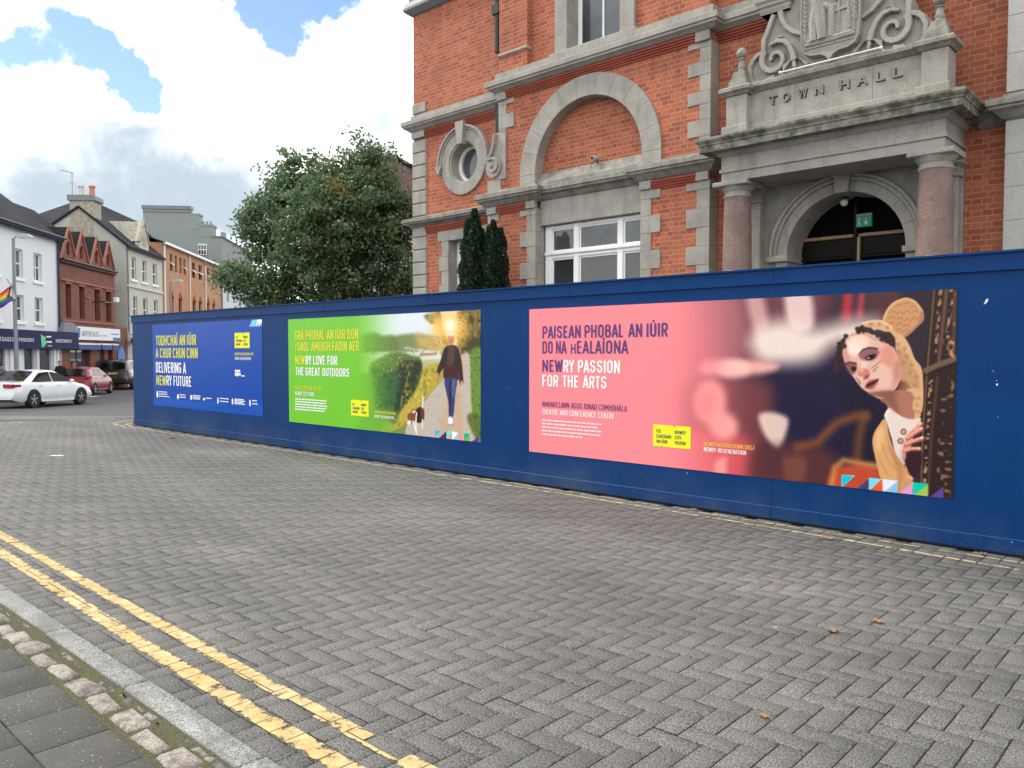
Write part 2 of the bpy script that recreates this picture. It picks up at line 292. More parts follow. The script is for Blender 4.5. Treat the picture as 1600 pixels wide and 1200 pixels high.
# ------------------------------------------------------------------ mesh helpers
WM = {}
def wm(o):
    return WM.get(o.name, Matrix.Identity(4)) if o else Matrix.Identity(4)
class MB:
    def __init__(s): s.v = []; s.f = []; s.m = []; s.cur = 0
    def add(s, vs, fs):
        k = len(s.v); s.v += [tuple(v) for v in vs]; s.f += [tuple(i + k for i in f) for f in fs]; s.m += [s.cur] * len(fs); return s
    def box(s, x0, x1, y0, y1, z0, z1):
        vs = [(x, y, z) for z in (z0, z1) for y in (y0, y1) for x in (x0, x1)]
        return s.add(vs, [(0, 2, 3, 1), (4, 5, 7, 6), (0, 1, 5, 4), (2, 6, 7, 3), (0, 4, 6, 2), (1, 3, 7, 5)])
    def bbox(s, x0, x1, y0, y1, z0, z1, b=.012):
        """box with chamfered front (-y) edges"""
        f = lambda x0, x1, y, z0, z1: [(x0, y, z0), (x1, y, z0), (x1, y, z1), (x0, y, z1)]
        vs = f(x0, x1, y1, z0, z1) + f(x0, x1, y0 + b, z0, z1) + f(x0 + b, x1 - b, y0, z0 + b, z1 - b)
        fs = [(3, 2, 1, 0)]
        for i in range(4):
            j = (i + 1) % 4; fs += [(i, j, 4 + j, 4 + i), (4 + i, 4 + j, 8 + j, 8 + i)]
        fs.append((8, 9, 10, 11)); return s.add(vs, fs)
    def prism(s, pts, y0, y1):
        """closed (x, z) outline extruded from y0 (front) to y1"""
        n = len(pts); vs = [(p[0], y0, p[1]) for p in pts] + [(p[0], y1, p[1]) for p in pts]
        return s.add(vs, [tuple(range(n)), tuple(range(2 * n - 1, n - 1, -1))] + [(i, i + n, (i + 1) % n + n, (i + 1) % n) for i in range(n)])
    def prismx(s, pts, x0, x1):
        n = len(pts); vs = [(x0, p[0], p[1]) for p in pts] + [(x1, p[0], p[1]) for p in pts]
        return s.add(vs, [tuple(range(n)), tuple(range(2 * n - 1, n - 1, -1))] + [(i, i + n, (i + 1) % n + n, (i + 1) % n) for i in range(n)])
    def quad(s, *p): return s.add(p, [tuple(range(len(p)))])
    def sweep(s, path, prof, closed_prof=True):
        """profile of (outset, z) swept along plan points; outset is to the right of travel"""
        n = len(path); k = len(prof); vs = []
        for i in range(n):
            d0 = Vector(path[i]) - Vector(path[i - 1]) if i else None
            d1 = Vector(path[i + 1]) - Vector(path[i]) if i < n - 1 else None
            ns = [Vector((d[1], -d[0])).normalized() for d in (d0, d1) if d is not None]
            nn = sum(ns, Vector((0, 0))); nn = nn / max(nn.dot(ns[0]), 1e-6)
            for o, z in prof: vs.append((path[i][0] + nn[0] * o, path[i][1] + nn[1] * o, z))
        fs = [(i * k + j, (i + 1) * k + j, (i + 1) * k + (j + 1) % k, i * k + (j + 1) % k) for i in range(n - 1) for j in range(k)]
        fs += [tuple(range(k)), tuple((n - 1) * k + j for j in range(k - 1, -1, -1))]
        return s.add(vs, fs)
    def lathe(s, cx, cy, prof, n=20, sq=False):
        vs = [(cx + r * math.cos(2 * PI * i / n), cy + r * math.sin(2 * PI * i / n), z) for r, z in prof for i in range(n)]
        fs = [(j * n + i, j * n + (i + 1) % n, (j + 1) * n + (i + 1) % n, (j + 1) * n + i) for j in range(len(prof) - 1) for i in range(n)]
        fs += [tuple(range(n - 1, -1, -1)), tuple((len(prof) - 1) * n + i for i in range(n))]
        return s.add(vs, fs)
    def tube(s, pts, r, n=8):
        rs = r if isinstance(r, (list, tuple)) else [r] * len(pts); vs = []
        P = [Vector(p) for p in pts]; up = Vector((0, 0, 1))
        for i, p in enumerate(P):
            t = (P[min(i + 1, len(P) - 1)] - P[max(i - 1, 0)]).normalized()
            a = t.cross(up if abs(t.z) < .95 else Vector((1, 0, 0))).normalized(); b = t.cross(a)
            for j in range(n):
                q = p + (a * math.cos(2 * PI * j / n) + b * math.sin(2 * PI * j / n)) * rs[i]; vs.append(tuple(q))
        fs = [(i * n + j, (i + 1) * n + j, (i + 1) * n + (j + 1) % n, i * n + (j + 1) % n) for i in range(len(P) - 1) for j in range(n)]
        fs += [tuple(range(n - 1, -1, -1)), tuple((len(P) - 1) * n + j for j in range(n))]
        return s.add(vs, fs)
    def ribbon(s, pts, w, y0, y1, round_=False):
        """flat band of width w along (x, z) points, from y0 (front) to y1"""
        ws = w if isinstance(w, (list, tuple)) else [w] * len(pts); L = []; Rr = []
        for i, p in enumerate(pts):
            a = Vector(pts[max(i - 1, 0)]); b = Vector(pts[min(i + 1, len(pts) - 1)]); t = (b - a).normalized(); nn = Vector((-t[1], t[0]))
            L.append(Vector(p) + nn * ws[i] / 2); Rr.append(Vector(p) - nn * ws[i] / 2)
        n = len(pts); bv = min(.3 * min(ws), .02)
        vs = [(q[0], y1, q[1]) for q in L] + [(q[0], y0 + bv, q[1]) for q in L]
        vs += [(q[0] + (m[0] - q[0]) * .3, y0, q[1] + (m[1] - q[1]) * .3) for q, m in zip(L, [(a + b) / 2 for a, b in zip(L, Rr)])]
        vs += [(q[0] + (m[0] - q[0]) * .3, y0, q[1] + (m[1] - q[1]) * .3) for q, m in zip(Rr, [(a + b) / 2 for a, b in zip(L, Rr)])]
        vs += [(q[0], y0 + bv, q[1]) for q in Rr] + [(q[0], y1, q[1]) for q in Rr]
        fs = [(r * n + i, (r + 1) * n + i, (r + 1) * n + i + 1, r * n + i + 1) for r in range(5) for i in range(n - 1)]
        fs += [tuple(r * n for r in range(6)), tuple(r * n + n - 1 for r in range(5, -1, -1))]
        return s.add(vs, fs)
    def ring(s, cx, cz, r0, r1, y0, y1, a0=0., a1=2 * PI, n=48, b=.0):
        """part of a flat ring standing in the facade, front at y0"""
        full = abs(a1 - a0 - 2 * PI) < 1e-6
        prof = [(r0, y1), (r0, y0 + b), (r0 + b, y0), (r1 - b, y0), (r1, y0 + b), (r1, y1)] if b else [(r0, y1), (r0, y0), (r1, y0), (r1, y1)]
        k = len(prof); m = n if full else n + 1; vs = []
        for i in range(m):
            a = a0 + (a1 - a0) * i / n
            vs += [(cx + r * math.cos(a), y, cz + r * math.sin(a)) for r, y in prof]
        fs = [(i * k + j, i * k + j + 1, ((i + 1) % m) * k + j + 1, ((i + 1) % m) * k + j) for i in range(n) for j in range(k - 1)]
        if not full: fs += [tuple(range(k - 1, -1, -1)), tuple(n * k + j for j in range(k))]
        return s.add(vs, fs)
    def disc(s, cx, cz, r, y, n=40, a0=0., a1=2 * PI):
        full = abs(a1 - a0 - 2 * PI) < 1e-6
        vs = [(cx + r * math.cos(a0 + (a1 - a0) * i / n), y, cz + r * math.sin(a0 + (a1 - a0) * i / n)) for i in range(n if full else n + 1)]
        return s.add(vs, [tuple(range(len(vs)))])
    def spandrel(s, cx, cz, r, y, a0=0., a1=2 * PI, n=48):
        """fills between a circle and the square round it"""
        def sq(a):
            c, d = math.cos(a), math.sin(a); k = r / max(abs(c), abs(d)); return (cx + c * k, y, cz + d * k)
        for i in range(n):
            a = a0 + (a1 - a0) * i / n; b = a0 + (a1 - a0) * (i + 1) / n
            ca = (cx + r * math.cos(a), y, cz + r * math.sin(a)); cb = (cx + r * math.cos(b), y, cz + r * math.sin(b))
            s.add([ca, sq(a), sq(b), cb], [(0, 1, 2, 3)])
        return s
    def wall(s, x0, x1, z0, z1, y, holes=(), depth=.12, reveal=True):
        """front wall at y with rectangular openings and their reveals"""
        xs = sorted({x0, x1, *[h[0] for h in holes], *[h[1] for h in holes]}); zs = sorted({z0, z1, *[h[2] for h in holes], *[h[3] for h in holes]})
        for i in range(len(xs) - 1):
            for j in range(len(zs) - 1):
                cx, cz = (xs[i] + xs[i + 1]) / 2, (zs[j] + zs[j + 1]) / 2
                if any(h[0] < cx < h[1] and h[2] < cz < h[3] for h in holes): continue
                s.quad((xs[i], y, zs[j]), (xs[i + 1], y, zs[j]), (xs[i + 1], y, zs[j + 1]), (xs[i], y, zs[j + 1]))
        if reveal:
            for h in holes:
                a, b, c, d = h[:4]; e = y + depth
                s.quad((a, y, c), (a, y, d), (a, e, d), (a, e, c)); s.quad((b, y, c), (b, e, c), (b, e, d), (b, y, d))
                s.quad((a, y, d), (b, y, d), (b, e, d), (a, e, d)); s.quad((a, y, c), (a, e, c), (b, e, c), (b, y, c))
        return s
    def sphere(s, c, r, n=12, sz=1.):
        rs = [(r * math.sin(PI * i / n), c[2] - r * sz * math.cos(PI * i / n)) for i in range(1, n)]
        return s.lathe(c[0], c[1], [(.001, c[2] - r * sz)] + rs + [(.001, c[2] + r * sz)], n + 4)
    def build(s, name, mats, parent=None, local=False, smooth=False, recalc=True):
        me = bpy.data.meshes.new(name)
        vs = s.v
        if parent is not None and not local:
            inv = wm(parent).inverted(); vs = [tuple(inv @ Vector(v)) for v in vs]
        me.from_pydata(vs, [], s.f)
        for m in ([mats] if isinstance(mats, str) else mats): me.materials.append(MATS[m])
        me.polygons.foreach_set('material_index', s.m)
        if recalc:
            bm = bmesh.new(); bm.from_mesh(me); bmesh.ops.recalc_face_normals(bm, faces=bm.faces); bm.to_mesh(me); bm.free()
        if smooth:
            me.polygons.foreach_set('use_smooth', [True] * len(me.polygons))
            try: me.set_sharp_from_angle(angle=R(38))
            except Exception: pass
        me.update()
        o = bpy.data.objects.new(name, me); C.objects.link(o)
        if parent is not None: o.parent = parent; WM[o.name] = wm(parent)
        else: WM[o.name] = Matrix.Identity(4)
        return o
def tag(o, label=None, cat=None, group=None, kind=None):
    if label: o['label'] = label
    if cat: o['category'] = cat
    if group: o['group'] = group
    if kind: o['kind'] = kind
    return o
def thing(name, label, cat, loc=(0, 0, 0), rz=0., group=None):
    o = bpy.data.objects.new(name, None); C.objects.link(o); o.location = loc; o.rotation_euler = (0, 0, rz); o.empty_display_size = .2
    WM[o.name] = Matrix.Translation(loc) @ Matrix.Rotation(rz, 4, 'Z'); return tag(o, label, cat, group)
def structure(o): o['kind'] = 'structure'; return o
def tone_attr(me, vals):
    a = me.attributes.new('tone', 'FLOAT', 'FACE'); a.data.foreach_set('value', np.asarray(vals, dtype=np.float32))
def mesh_np(name, v, f, mat, tones=None, parent=None, smooth=False):
    """big mesh from arrays; f is (n, k)"""
    me = bpy.data.meshes.new(name); v = np.asarray(v, dtype=np.float32); f = np.asarray(f, dtype=np.int32); k = f.shape[1]
    if parent is not None:
        t = np.array(wm(parent).translation, dtype=np.float32); v = v - t
    me.vertices.add(len(v)); me.vertices.foreach_set('co', v.ravel())
    me.loops.add(f.size); me.loops.foreach_set('vertex_index', f.ravel())
    me.polygons.add(len(f)); me.polygons.foreach_set('loop_start', np.arange(0, f.size, k, dtype=np.int32))
    me.materials.append(MATS[mat]); me.update(calc_edges=True); me.validate()
    if tones is not None: tone_attr(me, tones)
    if smooth: me.polygons.foreach_set('use_smooth', [True] * len(me.polygons))
    o = bpy.data.objects.new(name, me); C.objects.link(o)
    if parent is not None: o.parent = parent; WM[o.name] = wm(parent)
    return o
# text: outlines of the built-in font, fitted to a given cap height and width
_tc = {}
def text_mesh(body, bold=.018):
    key = (body, bold)
    if key not in _tc:
        cu = bpy.data.curves.new('lettering', 'FONT'); cu.body = body; cu.size = 1; cu.offset = bold; cu.resolution_u = 3; cu.fill_mode = 'FRONT'
        o = bpy.data.objects.new('lettering', cu); C.objects.link(o)
        dg = bpy.context.evaluated_depsgraph_get(); me = bpy.data.meshes.new_from_object(o.evaluated_get(dg))
        v = [tuple(x.co) for x in me.vertices]; f = [tuple(p.vertices) for p in me.polygons]
        bpy.data.objects.remove(o); bpy.data.meshes.remove(me); bpy.data.curves.remove(cu)
        _tc[key] = (v, f)
    return _tc[key]
def cap_h(bold): v, f = text_mesh('H', bold); return max(p[1] for p in v) - min(p[1] for p in v)
def put_text(mb, body, x, z, h, w, y, bold=.018, depth=0.):
    """letters on a wall facing -y: left x, baseline z, cap height h, total width w (None = natural)"""
    v, f = text_mesh(body, bold); x0 = min(p[0] for p in v); x1 = max(p[0] for p in v); kz = h / cap_h(bold); kx = kz if w is None else w / (x1 - x0)
    n = len(v); vs = [(x + (p[0] - x0) * kx, y, z + p[1] * kz) for p in v]
    mb.add(vs, f)
    if depth:
        from collections import Counter
        ec = Counter(); 
        for q in f:
            for i in range(len(q)): ec[tuple(sorted((q[i], q[(i + 1) % len(q)])))] += 1
        mb.add(vs + [(a, y + depth, c) for a, b, c in vs], [(a, b, b + n, a + n) for (a, b), c in ec.items() if c == 1])
    return x + (x1 - x0) * kx

# condensed sign lettering drawn as strokes: centre lines in a box of width w and height 1
def arc_(cx, cy, rx, ry, a0, a1, n=7): return [(cx + rx * math.cos(R(a0 + (a1 - a0) * i / n)), cy + ry * math.sin(R(a0 + (a1 - a0) * i / n))) for i in range(n + 1)]
def glyph(ch):
    w = .34; r = .17
    bowl = lambda y0, y1, x1=w: [(0, y1), (x1 - .13, y1)] + arc_(x1 - .13, (y0 + y1) / 2, .13, (y1 - y0) / 2, 90, -90)[1:-1] + [(x1 - .13, y0), (0, y0)]
    O = arc_(r, 1 - r, r, r, 90, 180, 5) + arc_(r, r, r, r, 180, 360, 9) + arc_(r, 1 - r, r, r, 0, 90, 5)
    G = {'A': (.42, [[(0, -.08), (.21, 1.08)], [(.21, 1.08), (.42, -.08)], [(.07, .25), (.35, .25)]]), 'B': (w, [[(0, 0), (0, 1)], bowl(.53, 1, w - .02), bowl(0, .53)]),
         'C': (w, [arc_(r, 1 - r, r, r, -5, 180, 8) + arc_(r, r, r, r, 180, 365, 8)]), 'D': (w, [[(0, -.08), (0, 1.08)], [(0, 1)] + arc_(w - .15, .84, .15, .16, 90, 0, 5) + arc_(w - .15, .16, .15, .16, 0, -90, 5) + [(0, 0)]]),
         'E': (.29, [[(.29, 1), (0, 1), (0, 0), (.29, 0)], [(0, .52), (.25, .52)]]), 'F': (.28, [[(.28, 1), (0, 1), (0, -.08)], [(0, .5), (.24, .5)]]),
         'G': (w, [arc_(r, 1 - r, r, r, -5, 180, 8) + arc_(r, r, r, r, 180, 360, 8) + [(w, .48), (.19, .48)]]), 'H': (w, [[(0, -.08), (0, 1.08)], [(w, -.08), (w, 1.08)], [(0, .52), (w, .52)]]),
         'I': (0, [[(0, -.08), (0, 1.08)]]), 'K': (w, [[(0, -.08), (0, 1.08)], [(w, 1.08), (.02, .42)], [(.11, .55), (w + .01, -.08)]]), 'L': (.28, [[(0, 1.08), (0, 0), (.28, 0)]]),
         'M': (.48, [[(0, -.08), (0, 1.08)], [(0, 1.0), (.24, .25)], [(.24, .25), (.48, 1.0)], [(.48, 1.08), (.48, -.08)]]), 'N': (.36, [[(0, -.08), (0, 1.08)], [(0, 1.02), (.36, -.02)], [(.36, 1.08), (.36, -.08)]]), 'O': (w, [O + [O[0]]]),
         'P': (w, [[(0, -.08), (0, 1)], bowl(.44, 1)]), 'R': (w, [[(0, -.08), (0, 1)], bowl(.47, 1), [(.17, .47), (w, -.08)]]),
         'S': (w, [arc_(r, .77, r, .23, 5, 180, 7) + arc_(r, .77, r, .23, 180, 270, 4)[1:] + arc_(r, .27, r, .27, 90, 0, 4)[1:] + arc_(r, .27, r, .27, 0, -185, 8)[1:]]),
         'T': (.36, [[(-.0, 1), (.36, 1)], [(.18, 1), (.18, -.08)]]), 'U': (w, [[(0, 1.08), (0, r)] + arc_(r, r, r, r, 180, 360, 9)[1:] + [(w, 1.08)]]), 'V': (.40, [[(0, 1.08), (.20, -.08)], [(.20, -.08), (.40, 1.08)]]),
         'W': (.56, [[(0, 1.08), (.14, -.07)], [(.14, -.07), (.28, 1.0)], [(.28, 1.0), (.42, -.07)], [(.42, -.07), (.56, 1.08)]]), 'Y': (.36, [[(0, 1.08), (.19, .42)], [(.19, .42), (.38, 1.08)], [(.19, .5), (.19, -.08)]]), 't': (.30, [[(0, .8), (.30, .8)], [(.15, .8), (.15, -.08)]]),
         '&': (.40, [[(.40, -.04), (.05, .74)] + arc_(.16, .84, .12, .16, 200, -40, 8) + [(.04, .38)] + arc_(.15, .22, .15, .22, 140, 330, 8) + [(.38, .45)]]), '-': (.18, [[(0, .42), (.18, .42)]]), '.': (0, [[(0, -.08), (0, .1)]]), '/': (.26, [[(0, -.1), (.26, 1.1)]])}
    ac = {'Á': 'A', 'Í': 'I', 'Ú': 'U'}
    if ch in ac: wd, st = G[ac[ch]]; m = wd / 2; return wd, st + [[(m - .04, 1.15), (m + .07, 1.34)]]
    return G[ch]
def sign_text(mb, body, x, z, h, w, y, sw=.15, gap=.115):
    """condensed capitals: left x, baseline z, cap height h, total width w"""
    nat = 0.; adv = []
    op = set('AVWYT'); 
    for i, ch in enumerate(body):
        if ch == ' ': adv.append(nat); nat += .22; continue
        nx = body[i + 1] if i + 1 < len(body) else ' '; kn = (.075 if ch in op or (ch == 'L' and nx in op) else 0) + (.075 if nx in 'AÁVWYTC' and nx != 'C' else 0) + (.03 if ch in 'EFLPR' else 0)
        if ch == 'L' and nx in 'TVWY': kn += .06
        adv.append(nat); nat += glyph(ch)[0] + sw + gap - (min(kn, .15) if nx != ' ' else 0)
    nat -= gap; kx = w / (nat * h); k = 0; sx = sw * h * min(1.1, max(kx, .62)); sz = sw * h * .92
    for ch, a in zip(body, adv):
        if ch == ' ': continue
        for st in glyph(ch)[1]:
            P = [(x + (a + sw / 2 + p[0]) * h * kx, z + sz / 2 + p[1] * (h - sz)) for p in st]; n = len(P); L, Q = [], []
            for i, p in enumerate(P):
                t0 = Vector(P[i]) - Vector(P[i - 1]) if i else None; t1 = Vector(P[i + 1]) - Vector(P[i]) if i < n - 1 else None
                closed = n > 4 and (Vector(P[0]) - Vector(P[-1])).length < 1e-6
                if closed and t0 is None: t0 = Vector(P[0]) - Vector(P[-2])
                if closed and t1 is None: t1 = Vector(P[1]) - Vector(P[0])
                ns = [Vector((-t[1], t[0])).normalized() for t in (t0, t1) if t is not None]; m = sum(ns, Vector((0, 0))); m = m.normalized() if m.length > 1e-6 else ns[0]
                f = min(1 / max(m.dot(ns[0]), .3), 1.9)
                o = Vector((m[0] * sx, m[1] * sz)) * .5 * f; L.append((p[0] + o[0], y - k * .0001, p[1] + o[1])); Q.append((p[0] - o[0], y - k * .0001, p[1] - o[1]))
            mb.add(L + Q, [(n + i, n + i + 1, i + 1, i) for i in range(n - 1)]); k = (k + 1) % 12

# ================================================================== SETTING: ground, road, paving
GK = [(-90, 0), (19.4, 0), (24, -.24), (30.5, -.525), (33.4, -.575), (41, -.61), (48, -.665), (80, -.76), (1600, -.9)]
def gz(x, y):
    d = x * FH.x + y * FH.y
    for (a, za), (b, zb) in zip(GK, GK[1:]):
        if d <= b: return za + (zb - za) * max(0, min(1, (d - a) / (b - a)))
    return GK[-1][1]
def at(lat, dep, z=0.): return (RT.x * lat + FH.x * dep, RT.y * lat + FH.y * dep, z)
def strips(name, mat, ds, l0, l1, dz):
    mb = MB()
    for a, b in zip(ds, ds[1:]):
        P = [at(l0, a), at(l1, a), at(l1, b), at(l0, b)]
        mb.quad(*[(p[0], p[1], gz(p[0], p[1]) + dz) for p in P])
    return structure(mb.build(name, mat))
strips('ground', 'asphalt', [-90, 0, 19.4, 24, 30.5, 33.4, 41, 48, 80, 400, 1500], -1200, 1200, -.12)
strips('road', 'asphalt', [14, 19.4, 21, 24, 27, 30.5, 33.4, 37, 41, 44, 48, 60, 80, 120], -60, -2.5, -.022)
# paler worn strip of the road beside the block paving, a few painted dashes by the cars
strips('road_edge_strip', 'asphalt_pale', [19.0, 19.4, 21.6], -40, -9.6, -.016)
mb = MB()
for l0, l1, d0, d1 in ((-18.9, -18.55, 44.6, 47.5), (-21.2, -20.85, 37.5, 40.5), (-23.2, -22.9, 31, 33.5)):
    P = [at(l0, d0), at(l1, d0), at(l1, d1), at(l0, d1)]
    mb.quad(*[(p[0], p[1], gz(p[0], p[1]) - .016) for p in P])
structure(mb.build('road_marking', 'road_white'))
mb = MB(); mb.quad((-17.9, 7.25, -.004), (9, 7.25, -.004), (9, 13, -.004), (-17.9, 13, -.004)); structure(mb.build('ground', 'forecourt'))

# block paving in 90 degree herringbone, every block with its own chamfer and level
U = .115
def road_edge_x(y): return -21.07 + (y - 5.45) * .54
def paver_rects():
    out = []
    for j in range(int(1.2 / U), int(10.2 / U)):
        y = j * U
        for i in range(int(-24 / U), int(4 / U)):
            k = (i - j) % 4
            if k == 0: r = [i * U, (i + 2) * U, y, y + U]
            elif k == 3: r = [i * U, (i + 1) * U, y, y + 2 * U]
            else: continue
            if r[2] < 1.605: r[2] = 1.605
            if r[3] - r[2] < .03: continue
            cx, cy = (r[0] + r[1]) / 2, (r[2] + r[3]) / 2
            if cx < road_edge_x(cy): continue
            if cx > -17.9 and cy > 7.22: continue
            out.append(r)
    return np.array(out)
PV = paver_rects()
def build_pavers():
    n = len(PV); g = .0034; c = .003; h = .005
    z = rng.normal(0, .0009, n); tx = rng.normal(0, .003, n); ty = rng.normal(0, .003, n)
    x0, x1, y0, y1 = PV[:, 0] + g, PV[:, 1] - g, PV[:, 2] + g, PV[:, 3] - g
    far = np.clip((-PV[:, 0] - 5) / 12, 0, 1)
    V = np.zeros((n, 8, 3))
    for k, (X, Y) in enumerate(((x0 + c, y0 + c), (x1 - c, y0 + c), (x1 - c, y1 - c), (x0 + c, y1 - c))):
        V[:, k, 0], V[:, k, 1] = X, Y; V[:, k, 2] = z + tx * (X - (x0 + x1) / 2) + ty * (Y - (y0 + y1) / 2)
    for k, (X, Y) in enumerate(((x0, y0), (x1, y0), (x1, y1), (x0, y1))):
        V[:, 4 + k, 0], V[:, 4 + k, 1] = X, Y; V[:, 4 + k, 2] = V[:, k, 2] - h
    q = np.array([(0, 1, 2, 3), (4, 5, 1, 0), (5, 6, 2, 1), (6, 7, 3, 2), (7, 4, 0, 3)])
    F = (np.arange(n)[:, None, None] * 8 + q[None]).reshape(-1, 4)
    t = np.clip(rng.normal(1, .035, n), .88, 1.12); t[rng.random(n) < .02] *= 1.12
    structure(mesh_np('paved_road', V.reshape(-1, 3), F, 'paver', np.repeat(t, 5)))
    mb = MB(); z = -.008
    mb.quad((road_edge_x(1.55), 1.55, z), (4, 1.55, z), (4, 7.22, z), (-17.9, 7.22, z), (-17.9, 10.3, z), (road_edge_x(10.3), 10.3, z))
    structure(mb.build('ground', 'joint_sand'))
build_pavers()
def clip_poly(poly, quad):
    for i in range(len(quad)):
        a, b = quad[i], quad[(i + 1) % len(quad)]; out = []
        ins = lambda p: (b[0] - a[0]) * (p[1] - a[1]) - (b[1] - a[1]) * (p[0] - a[0]) >= 0
        for j in range(len(poly)):
            p, q = poly[j], poly[(j + 1) % len(poly)]
            if ins(p): out.append(p)
            if ins(p) != ins(q):
                dx, dy = q[0] - p[0], q[1] - p[1]; ex, ey = b[0] - a[0], b[1] - a[1]
                t = (ex * (a[1] - p[1]) - ey * (a[0] - p[0])) / (ex * dy - ey * dx); out.append((p[0] + dx * t, p[1] + dy * t))
        poly = out
        if len(poly) < 3: return []
    return poly
def edge_attr(o, mb):
    at_ = o.data.attributes.new('edge', 'FLOAT', 'POINT'); at_.data.foreach_set('value', mb.edge); return structure(o)
def paint_line(mb, pts, w, z=.0035, gap=.0075, keep=lambda x: 1.):
    """painted stripe laid on the top of each paving block, so the joints stay open"""
    for p, q in zip(pts, pts[1:]):
        d = (Vector(q) - Vector(p)).normalized(); nn = Vector((-d[1], d[0])) * w / 2
        quad = [(p[0] - nn[0], p[1] - nn[1]), (q[0] - nn[0], q[1] - nn[1]), (q[0] + nn[0], q[1] + nn[1]), (p[0] + nn[0], p[1] + nn[1])]
        X0, X1 = min(v[0] for v in quad), max(v[0] for v in quad); Y0, Y1 = min(v[1] for v in quad), max(v[1] for v in quad)
        for r in PV[(PV[:, 0] < X1) & (PV[:, 1] > X0) & (PV[:, 2] < Y1) & (PV[:, 3] > Y0)]:
            if random.random() > keep((r[0] + r[1]) / 2): continue
            e = gap; b = [(r[0] + e, r[2] + e), (r[1] - e, r[2] + e), (r[1] - e, r[3] - e), (r[0] + e, r[3] - e)]
            c = clip_poly(b, quad)
            if c:
                mb.quad(*[(v[0], v[1], z + random.uniform(0, .0006)) for v in c])
                mb.edge = getattr(mb, 'edge', []) + [((v[0] - p[0]) * -d[1] + (v[1] - p[1]) * d[0]) / (w / 2) for v in c]
mb = MB()
paint_line(mb, [(-20, 2.28), (-14, 2.02), (-7.33, 1.872), (-4.5, 1.795), (-3, 1.778), (1.5, 1.80)], .098, gap=.003)
paint_line(mb, [(-20, 2.45), (-14, 2.2), (-8, 2.055), (-3.5, 1.98), (-2.2, 1.972), (1.5, 1.97)], .088, gap=.003, keep=lambda x: 1. if x < -3.2 else .93 if x < -2.2 else .3)
edge_attr(mb.build('road_line', 'yellow_paint'), mb)
mb = MB()
paint_line(mb, [(-16.6, 6.93), (-12, 7.0), (-8.5, 6.98), (-4.63, 6.955), (-2.45, 6.876), (-1.19, 6.786), (2, 6.72)], .05)
paint_line(mb, [(-7.4, 7.12), (-3.6, 7.08), (-1.2, 7.03), (2, 7.0)], .035, keep=lambda x: .8)
paint_line(mb, [(-19.25, 7.75), (-18.95, 7.3), (-18.7, 7.02), (-17.6, 6.87), (-16.6, 6.93)], .07)
paint_line(mb, [(-18.75, 7.75), (-18.5, 7.4), (-18.3, 7.15), (-17.6, 7.02), (-16.6, 7.06)], .06)
edge_attr(mb.build('road_line', 'pale_yellow_paint'), mb)
mb = MB(); paint_line(mb, [(-13.58, 4.18), (-13.44, 4.32)], .10, gap=.003); structure(mb.build('road_marking', 'road_white'))

# kerb, cobble edging, moss and slabs in the near corner
def topblock(V, F, T, x0, x1, y0, y1, z0, z1, b, j=0., tone=1.):
    k = len(V); jj = lambda: random.uniform(-j, j)
    o = [(x0 + jj(), y0 + jj()), (x1 + jj(), y0 + jj()), (x1 + jj(), y1 + jj()), (x0 + jj(), y1 + jj())]
    cx, cy = (x0 + x1) / 2, (y0 + y1) / 2
    V += [(p[0], p[1], z0) for p in o] + [(p[0], p[1], z1 - b) for p in o]
    V += [(p[0] + (b if p[0] < cx else -b), p[1] + (b if p[1] < cy else -b), z1 + jj() * .3) for p in o]
    for i in range(4):
        q = (i + 1) % 4; F += [(k + i, k + q, k + 4 + q, k + 4 + i), (k + 4 + i, k + 4 + q, k + 8 + q, k + 8 + i)]
    F.append((k + 8, k + 9, k + 10, k + 11)); T += [tone] * 9
V, F, T = [], [], []; xs = [-3.87 - 1.08 * k for k in range(18)][::-1] + [-2.8, -1.75, -.7, .4, 1.5, 2.6]
for a, b in zip(xs, xs[1:]):
    dy = random.uniform(-.006, .006); topblock(V, F, T, a + .005, b - .005, 1.478 + dy, 1.597 + dy, -.1, .026 + random.uniform(-.004, .004), .009, .004)
structure(mesh_np('kerb', V, F, 'kerb_granite', T))
V, F, T = [], [], []; x = -9.
while x < 2:
    w = random.uniform(.165, .215); topblock(V, F, T, x, x + w, 1.302 + random.uniform(-.012, .01), 1.402 + random.uniform(-.016, .018), -.05, .030 + random.uniform(-.007, .006), .017, .014, random.uniform(.7, 1.2)); x += w + random.uniform(.03, .06)
x = -9.
while x < 2:
    w = random.uniform(.04, .14)
    if random.random() < .93: topblock(V, F, T, x, x + w, 1.418 + random.uniform(0, .012), 1.468 + random.uniform(-.015, .006), -.05, .016 + random.uniform(-.006, .006), .014, .01, random.uniform(.35, .8))
    x += w + random.uniform(.006, .03)
structure(mesh_np('cobble_kerb', V, F, 'sett', T))
def build_moss():
    nx, ny = 900, 26; X = np.linspace(-9, 2, nx); Y = np.linspace(1.25, 1.485, ny); XX, YY = np.meshgrid(X, Y)
    lo = lambda s: np.interp(XX.ravel() * s + 7 * YY.ravel() * s, np.arange(-200, 200), rng.random(400)).reshape(XX.shape)
    Z = .004 + .012 * lo(6) * lo(17) + rng.random(XX.shape) * .006 + .012 * np.exp(-((YY - 1.285) / .02) ** 2) * lo(9) + .006 * np.exp(-((YY - 1.44) / .03) ** 2) * lo(4)
    XX = XX + rng.normal(0, .002, XX.shape)
    V = np.stack([XX, YY, Z], -1).reshape(-1, 3); i = np.arange(nx - 1)[None] + nx * np.arange(ny - 1)[:, None]
    F = np.stack([i, i + 1, i + nx + 1, i + nx], -1).reshape(-1, 4)
    tag(mesh_np('moss', V, F, 'moss'), 'strip of green moss growing between the cobbles and the slabs', 'moss', kind='stuff')
build_moss()
V, F, T = [], [], []
